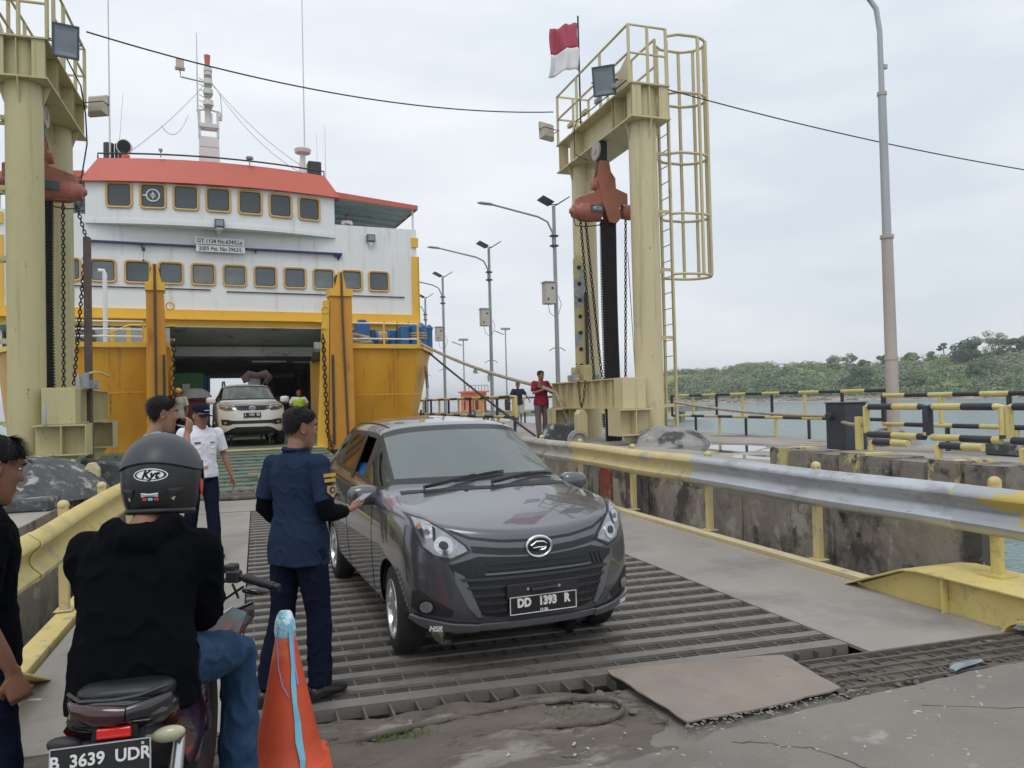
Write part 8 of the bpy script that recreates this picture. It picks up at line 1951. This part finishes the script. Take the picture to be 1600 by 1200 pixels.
# ================================================================ MOTORCYCLE AND RIDER
BO, BZ = (-.375, 2.79, .0), R(-6)
bk = thing('motorcycle', 'black and dark red motorcycle seen from behind with a black number plate', 'motorcycle', BO, BZ)
LIFT = {'seat': -.078, 'tail_cowl': -.06, 'tail_light': -.05, 'lamp_blank': -.05, 'grab_rail': -.055, 'mudguard': -.07, 'reflector': -.052, 'reflector_holder': -.052, 'indicator': -.085, 'number_plate': -.045, 'plate_border': -.045, 'plate_bolt': -.045, 'handlebar': -.045, 'grip': -.045, 'switch_gear': -.045, 'lever': -.045, 'front_indicator': -.045, 'instrument': -.045, 'brake_hose': -.045, 'tank_shroud': -.045, 'side_cowl': -.045, 'headlamp_cowl': -.045, 'tank': -.045, 'side_panel': -.05}
def bb_(m, nm, mt, par=None, **k):
    if nm in LIFT: m.v = [(p[0], p[1], p[2]+LIFT[nm]) for p in m.v]
    return m.build(nm, M[mt] if isinstance(mt, str) else mt, par or bk, local=True, **k)
M['bikeblack'] = mat('glossy black bodywork', (.012, .012, .014), .18, var=.2, coat=.7, rv=.06)
M['bikered'] = mat('dark red bodywork', (.04, .004, .006), .22, var=.1, coat=.7)
M['vinyl'] = mat('black vinyl seat', (.008, .008, .009), .42, var=.1, bump=.05, bs=200)
M['redlens'] = mat('dark red tail lens', (.03, .002, .003), .12, coat=.8); M['redref'] = mat('red reflector', (.70, .02, .015), .15, coat=.5)
M['creamlens'] = mat('yellowed indicator lens', (.42, .40, .27), .2, coat=.5, var=.2)
def wheel_b(y, r, w_):
    m = MB(); pts = [V3(0, y+(r-w_/2)*math.cos(a), r+(r-w_/2)*math.sin(a)) for a in [2*math.pi*i/36 for i in range(36)]]; m.tube(pts, w_/2, 10, closed=True); o = bb_(m, 'wheel', 'tyre', smooth=60)
    m = MB(); m.tube([V3(0, y+(r-w_)*math.cos(a), r+(r-w_)*math.sin(a)) for a in [2*math.pi*i/36 for i in range(36)]], .014, 6, closed=True); m.cyl((-.05, y, r), (.05, y, r), .045, n=14)
    for k in range(5):
        a = 2*math.pi*k/5; m.tube([(0, y+.03*math.cos(a), r+.03*math.sin(a)), (0, y+(r-w_)*math.cos(a), r+(r-w_)*math.sin(a))], .014, 6)
    bb_(m, 'rim', 'darkgrey', o, smooth=50)
wheel_b(-.30, .31, .10); wheel_b(.98, .31, .085)
# seat
m = MB(); rings = []
for (y, w_, z0, z1) in ((-.235, .06, .93, .955), (-.225, .115, .91, .968), (-.18, .135, .90, .98), (-.05, .14, .87, .97), (.12, .125, .82, .92), (.3, .10, .79, .87), (.42, .08, .80, .87), (.47, .04, .81, .85)):
    rings.append([(w_*abs(math.cos(a))**.6*math.copysign(1, math.cos(a)), y, (z0+z1)/2+(z1-z0)/2*abs(math.sin(a))**.7*math.copysign(1, math.sin(a))) for a in [2*math.pi*i/24 for i in range(24)]])
m.loft(rings); bb_(m, 'seat', 'vinyl', smooth=60)
# tail cowl, lamps
m = MB(); rings = []
for (y, w_, z0, z1) in ((-.285, .10, .865, .90), (-.27, .135, .845, .92), (-.20, .15, .82, .93), (-.05, .15, .76, .90), (.15, .13, .68, .82), (.35, .10, .66, .80)):
    rings.append([(w_*abs(math.cos(a))**.7*math.copysign(1, math.cos(a)), y, (z0+z1)/2+(z1-z0)/2*abs(math.sin(a))**.8*math.copysign(1, math.sin(a))) for a in [2*math.pi*i/24 for i in range(24)]])
m.loft(rings); tc_ = bb_(m, 'tail_cowl', 'bikeblack', smooth=60)
m = MB(); rings = []
for (x, y0, z0, z1) in ((-.145, -.215, .915, .925), (-.12, -.262, .872, .925), (-.06, -.288, .858, .922), (0, -.292, .857, .917), (.03, -.290, .865, .912)):
    rings.append([(x, y0+.02*math.cos(a)*-1, (z0+z1)/2+(z1-z0)/2*math.sin(a)) for a in [2*math.pi*i/12 for i in range(12)]])
m.loft(rings); bb_(m, 'tail_light', 'redlens', smooth=60)
m = MB(); rings = []
for (x, y0, z0, z1) in ((.034, -.290, .866, .912), (.09, -.275, .865, .922), (.145, -.24, .88, .928)):
    rings.append([(x, y0+.018*math.cos(a)*-1, (z0+z1)/2+(z1-z0)/2*math.sin(a)) for a in [2*math.pi*i/12 for i in range(12)]])
m.loft(rings); bb_(m, 'lamp_blank', 'bikeblack', smooth=60)
m = MB(); m.tube([(-.15, -.2, .935), (-.1, -.265, .932), (0, -.28, .933), (.06, -.272, .937), (.13, -.235, .948)], .006, 6); bb_(m, 'grab_rail', 'darkgrey')
# mudguard and plate bracket
m = MB(); m.add([(-.07, -.255, .86), (.07, -.255, .86), (.085, -.33, .62), (-.085, -.33, .62), (-.07, -.235, .86), (.07, -.235, .86), (.085, -.31, .62), (-.085, -.31, .62)], [(0, 1, 2, 3), (4, 7, 6, 5), (0, 4, 5, 1), (1, 5, 6, 2), (2, 6, 7, 3), (3, 7, 4, 0)]); bb_(m, 'mudguard', 'plastic', bevel=.004)
m = MB(); m.box(-.048, .044, -.300, -.284, .826, .856); rf_ = bb_(m, 'reflector', 'redref', bevel=.003)
m = MB(); m.box(-.062, .058, -.283, -.272, .818, .864); bb_(m, 'reflector_holder', 'plastic')
PT = Matrix.Translation((-.028, -.325, .768)) @ Matrix.Rotation(R(-9), 4, 'X') @ Matrix.Rotation(R(-1.2), 4, 'Y') @ Matrix.Scale(.93, 4)
m = MB(); m.T = PT; m.box(-.142, .142, -.004, .004, -.055, .055); pl = bb_(m, 'number_plate', 'plateblack', bevel=.003)
m = MB(); m.T = PT
for (x0, x1, z0, z1) in ((-.142, .142, .052, .0555), (-.142, .142, -.0555, -.052), (-.1425, -.139, -.0519, .0519), (.139, .1425, -.0519, .0519)): m.box(x0, x1, -.007, .001, z0, z1)
bb_(m, 'plate_border', 'silver', pl)
text_obj('B  3639  UDR', .0505, M['wlettering'], 'plate_text', pl, Matrix.Translation((0, 0, -.045)) @ PT @ Matrix.Translation((0, -.006, .012)) @ FRONT, True, .001, bold=.0012, sx=.98)
text_obj('11·26', .020, M['wlettering'], 'plate_text', pl, Matrix.Translation((0, 0, -.045)) @ PT @ Matrix.Translation((.06, -.006, -.038)) @ FRONT, True, .001)
m = MB(); m.T = PT; m.cyl((.12, -.009, .042), (.12, -.004, .042), .005, n=8); m.cyl((.035, -.009, -.038), (.035, -.004, -.038), .005, n=8); m.cyl((-.03, -.009, -.038), (-.03, -.004, -.038), .005, n=8); bb_(m, 'plate_bolt', 'chrome', pl)
for sx in (-1, 1):
    m = MB(); m.tube([(sx*.06, -.25, .83), (sx*.10, -.255, .835)], .010, 6); m.ell((sx*.140, -.27, .845), (.048, .022, .024), 16, 10, (0, -.12*sx, 0)); bb_(m, 'indicator', 'creamlens' if sx > 0 else 'plastic', smooth=60)
# side panels, frame, engine, exhaust
for sx in (-1, 1):
    m = MB(); rings = []
    for (y, z0, z1, x) in ((-.22, .80, .86, .14), (-.05, .62, .80, .155), (.15, .55, .76, .15), (.35, .60, .80, .13)): rings.append([(sx*x, y, z0), (sx*(x+.02), y, (z0+z1)/2), (sx*x, y, z1), (sx*(x-.03), y, (z0+z1)/2)])
    m.loft(rings); bb_(m, 'side_panel', 'bikered', smooth=50)
    m = MB(); m.tube([(sx*.11, -.28, .33), (sx*.13, -.20, .50), (sx*.14, -.12, .70)], [.02, .024, .02], 10); bb_(m, 'shock_absorber', 'silver', smooth=50)
    m = MB()
    for k in range(8): m.torus((sx*(.118+.0025*k), -.262+.014*k, .37+.03*k), .030, .005, 2, 12)
    bb_(m, 'spring', 'darkgrey')
m = MB(); m.box(-.14, .14, .12, .48, .26, .52); bb_(m, 'engine', 'darkgrey', bevel=.04, seg=2)
m = MB(); m.tube([(.15, .25, .25), (.17, .0, .27), (.18, -.15, .32), (.18, -.48, .40)], [.022, .03, .045, .045], 14); bb_(m, 'exhaust', 'darkgrey', smooth=50)
m = MB(); m.tube([(.14, .18, .32), (.26, .18, .32)], .014, 8); m.tube([(-.14, .18, .32), (-.26, .18, .32)], .014, 8); bb_(m, 'foot_peg', 'black')
m = MB(); m.tube([(0, .98, .31), (0, .78, .70), (0, .70, .98)], [.05, .06, .05], 12); bb_(m, 'front_fork', 'darkgrey', smooth=50)
# tank shroud and front cowl
m = MB(); rings = []
for (y, w_, z0, z1) in ((.35, .08, .76, .86), (.45, .14, .70, .93), (.60, .16, .66, .96), (.75, .13, .70, .95), (.82, .05, .78, .90)):
    rings.append([(w_*math.cos(a), y, (z0+z1)/2+(z1-z0)/2*math.sin(a)) for a in [2*math.pi*i/20 for i in range(20)]])
m.loft(rings); bb_(m, 'tank', 'bikeblack', smooth=60)
for sx in (-1, 1):
    m = MB(); m.add([(sx*.12, .42, .93), (sx*.21, .58, .96), (sx*.24, .80, .88), (sx*.20, .75, .78), (sx*.13, .5, .82), (sx*.10, .42, .92), (sx*.19, .58, .95), (sx*.22, .80, .87), (sx*.18, .75, .77), (sx*.11, .5, .81)], [(0, 1, 2, 3, 4), (9, 8, 7, 6, 5), (0, 5, 6, 1), (1, 6, 7, 2), (2, 7, 8, 3), (3, 8, 9, 4), (4, 9, 5, 0)]); bb_(m, 'tank_shroud', 'silver', bevel=.006)
    m = MB(); m.add([(sx*.18, .72, .90), (sx*.27, .88, .90), (sx*.25, 1.02, .80), (sx*.18, .9, .72), (sx*.14, .72, .90), (sx*.23, .88, .90), (sx*.21, 1.02, .80), (sx*.14, .9, .72)], [(0, 1, 2, 3), (4, 7, 6, 5), (0, 4, 5, 1), (1, 5, 6, 2), (2, 6, 7, 3), (3, 7, 4, 0)]); bb_(m, 'side_cowl', 'bikered', bevel=.012, seg=2)
m = MB(); m.ell((0, .92, .92), (.12, .10, .13), 18, 12); bb_(m, 'headlamp_cowl', 'bikeblack', smooth=60)
m = MB(); m.tube([(-.36, .70, 1.0), (-.22, .76, 1.04), (-.1, .80, 1.01), (.1, .80, 1.01), (.22, .76, 1.04), (.36, .70, 1.0)], .011, 8); hb = bb_(m, 'handlebar', 'darkgrey', smooth=50)
for sx in (-1, 1):
    m = MB(); m.tube([(sx*.23, .755, 1.035), (sx*.24, .752, 1.033), (sx*.35, .705, 1.003), (sx*.36, .70, 1.0)], [.016, .019, .018, .019], 10); m.cyl((sx*.36, .70, 1.0), (sx*.385, .69, .995), .016, n=10); bb_(m, 'grip', 'black', hb, smooth=50)
    m = MB(); m.obox((sx*.19, .77, 1.04), (.06, .045, .05), (0, 0, -.4*sx)); m.obox((sx*.175, .80, 1.07), (.05, .06, .035), (0, 0, -.4*sx)); bb_(m, 'switch_gear', 'black', hb, bevel=.006)
    m = MB(); m.tube([(sx*.20, .80, 1.04), (sx*.28, .80, 1.02), (sx*.38, .74, .995)], [.008, .006, .005], 6); bb_(m, 'lever', 'silver', hb, smooth=50)
    m = MB(); m.tube([(sx*.18, .80, 1.0), (sx*.19, .83, .96), (sx*.20, .83, .93)], .006, 5); m.ell((sx*.27, .84, .955), (.06, .03, .018), 14, 8, (0, .1*sx, 0)); bb_(m, 'front_indicator', 'bikeblack', smooth=60)
m = MB(); m.box(-.08, .08, .84, .9, 1.02, 1.08); bb_(m, 'instrument', 'black', bevel=.01)
m = MB(); m.tube([(.18, .82, 1.02), (.1, .9, 1.0), (.05, .9, .8)], .006, 5); m.tube([(.22, .83, .98), (.12, .95, .9), (.05, .95, .7)], .006, 5); bb_(m, 'brake_hose', 'black')

# rider (frame of the motorcycle)
t, P, HT = person('motorcycle rider in black hoodie, blue jeans and black helmet, seen from behind', BO, BZ, 1.,
    dict(pelvis=(-.01, -.01, .925), waist=(-.01, .0, 1.03), chest=(-.01, .05, 1.17), neck=(0, .10, 1.325), head=(.03, .205, 1.468), sl=(-.165, .08, 1.24), sr=(.165, .08, 1.24), el=(-.165, .20, .98), wl=(-.05, .37, 1.18), er=(.165, .20, .98), wr=(.085, .28, 1.235),
         hl=(-.10, .02, .88), hr=(.10, .02, .88), kl=(-.24, .47, .76), kr=(.245, .48, .765), al=(-.26, .38, .10), ar=(.235, .38, .10)),
    head=(-3, -8, 0), top='black', sleeve='long', legs='jeans', vox=.0065, build=.97, hem=.79, hair=False, wr=.013, hood=True, seed=61, face=False, sleeve_r=1.12,
    hands=dict(r=dict(d=(-.25, -.25, 1), pn=(-1, 0, -.2), curl=.7, thumb=.6), l=dict(d=(.3, -.1, 1), pn=(1, 0, 0), curl=.7)))
HM = HT @ Matrix.Translation((0, -.005, .02))
M['helmat'] = mat('satin black helmet', (.008, .0085, .010), .36, var=.1, coat=.12, rv=.03)
M['hel_skytone'] = mat('satin helmet crown with painted sky sheen', (.038, .041, .046), .42, coat=.0, var=.06)  # black crown tinted grey so its colour carries the sky's reflection
h_ = thing('helmet', 'black full face helmet with white oval sticker on the back worn by the rider', 'helmet', BO, BZ)
def shell(z0, z1, inf=0., n=44, mrows=30, ylim=None):
    m = MB(); rg = []
    for j in range(mrows+1):
        z = z0+(z1-z0)*j/mrows; zz = max(-1, min(1, (z-.0)/.143)); r = math.sqrt(max(0, 1-abs(zz)**2.15)) if z > -.02 else math.sqrt(max(0, 1-abs(z/.215)**2.2))
        r = max(r, .02); rg.append([HM @ V3((.130+inf)*r*math.cos(a), ((.150 if math.sin(a) < 0 else .150)+inf)*r*math.sin(a)-.0, z) for a in [2*math.pi*i/n for i in range(n)]])
    m.loft(rg); return m
m = shell(-.128, .1425); sh = m.build('shell', M['helmat'], h_, local=True, smooth=60)
# raised crown cap separated by a groove
m = MB(); rg = []
for j in range(23):
    f = j/22; rg.append([])
    for i in range(44):
        a = 2*math.pi*i/44; zb = .048-.030*math.cos(a)*math.cos(a)+.012*math.sin(a); z = zb+(.148-zb)*math.sin(f*math.pi/2); r = math.sqrt(max(.0004, 1-(z/.149)**2.15)); rg[-1].append(HM @ V3(.1355*r*math.cos(a), .1555*r*math.sin(a), z))
m.loft(rg); cp = m.build('crown', M['hel_skytone'], h_, local=True, smooth=60)
m = MB(); m.tube([HM @ V3(.1345*math.sqrt(1-((.046-.030*math.cos(a)**2+.012*math.sin(a))/.149)**2)*math.cos(a), .1545*math.sqrt(1-((.046-.030*math.cos(a)**2+.012*math.sin(a))/.149)**2)*math.sin(a), .046-.030*math.cos(a)**2+.012*math.sin(a)) for a in [2*math.pi*i/44 for i in range(44)]], .0035, 6, closed=True); m.build('seam', M['black'], h_, local=True)
m = MB(); m.tube([HM @ V3(.128*.82*math.cos(a), .148*.82*math.sin(a), -.128) for a in [2*math.pi*i/40 for i in range(40)]], .010, 8, closed=True); m.build('edge_trim', M['black'], h_, local=True, smooth=60)
def hsurf(x, z, off=.002):
    r = math.sqrt(max(0, 1-abs(max(-1, min(1, z/.143)))**2.15)) if z > -.02 else math.sqrt(max(0, 1-abs(z/.215)**2.2))
    y = -.150*r*math.sqrt(max(0, 1-(x/(.130*r))**2)); n_ = V3(x/.0169, y/.0225, z/.03).normalized(); return HM @ (V3(x, y, z)+n_*off)
def hdecal(pts, nm, mt, off, par=None):
    m = MB(); k = len(pts); c_ = (sum(p[0] for p in pts)/k, sum(p[1] for p in pts)/k); r1 = [hsurf(*p, off) for p in pts]; r2 = [hsurf(c_[0]+(p[0]-c_[0])*.5, c_[1]+(p[1]-c_[1])*.5, off) for p in pts]
    r0 = [hsurf(*p, off-.002) for p in pts]; m.add(r0+r1+r2+[hsurf(*c_, off)], [(i, (i+1) % k, k+(i+1) % k, k+i) for i in range(k)]+[(k+i, k+(i+1) % k, 2*k+(i+1) % k, 2*k+i) for i in range(k)]+[(2*k+i, 2*k+(i+1) % k, 3*k) for i in range(k)]); return m.build(nm, M[mt], par or h_, local=True)
ov = hdecal(circ(.054, 28, .002, -.008, .40), 'oval_sticker', 'white', .0015)
hdecal(circ(.050, 28, .002, -.008, .36), 'oval_ring', 'black', .0022, ov); hdecal(circ(.042, 28, .002, -.008, .36), 'oval_field', 'white', .0029, ov)
cu = text_obj('Kyt', .036, M['lettering'], 'sticker_text', ov, Matrix.Identity(4), True, .0004, shear=.35, bold=.0016)
for v in cu.data.vertices: v.co = hsurf(v.co.x+.002, v.co.y-.008, .0036)
o2 = hdecal([(-.028, -.068), (.028, -.068), (.026, -.082), (-.026, -.082)], 'small_sticker', 'galv', .0015)
for k, mt in enumerate(('red', 'bluestrip', 'red')): hdecal([(-.022+.018*k, -.085), (-.008+.018*k, -.085), (-.008+.018*k, -.093), (-.022+.018*k, -.093)], 'colour_tick', mt, .0015)
for sx in (-1, 1):
    hdecal([(sx*p[0], p[1]) for p in ((.050, -.055), (.095, -.050), (.098, -.064), (.060, -.086))], 'vent', 'black', .004); hdecal([(sx*p[0], p[1]) for p in ((.058, -.082), (.075, -.080), (.070, -.094))], 'vent_corner', 'creamlens', .002)
    m = MB(); m.ell(HM @ V3(sx*.129, .02, -.045), (.006, .016, .030), 14, 8); m.build('visor_pivot', M['red'], h_, local=True, smooth=60)
m = MB(); pts = [HM @ V3(.133*math.cos(a), .02+.158*math.sin(a), -.01) for a in [R(8+16.4*i) for i in range(11)]]; rg = []
for i in range(11):
    a = R(8+16.4*i); rg.append([HM @ V3(.134*math.cos(a)*q, .135*q*math.sin(a)+.02, z) for (q, z) in ((.97, -.07), (1.02, -.01), (.97, .05), (.95, .05), (1.0, -.01), (.95, -.07))])
m.loft(rg); m.build('visor', M['glass'], h_, local=True, smooth=60)
# orange-clad passer-by mostly hidden behind the helmet
# ================================================================ AIR
hm = bpy.data.materials.new('haze'); hm.use_nodes = True; n = hm.node_tree.nodes; n.clear()
o_ = n.new('ShaderNodeOutputMaterial'); pv = n.new('ShaderNodeVolumePrincipled'); pv.inputs['Density'].default_value = .00036; pv.inputs['Color'].default_value = (.95, .97, .99, 1)
hm.node_tree.links.new(pv.outputs['Volume'], o_.inputs['Volume'])
b = MB(); b.box(-3050, 4550, -250, 6550, -4.2, 46)
tagp(b.build('haze', hm), 'thin haze in the air over the sea', 'haze', kind='stuff')
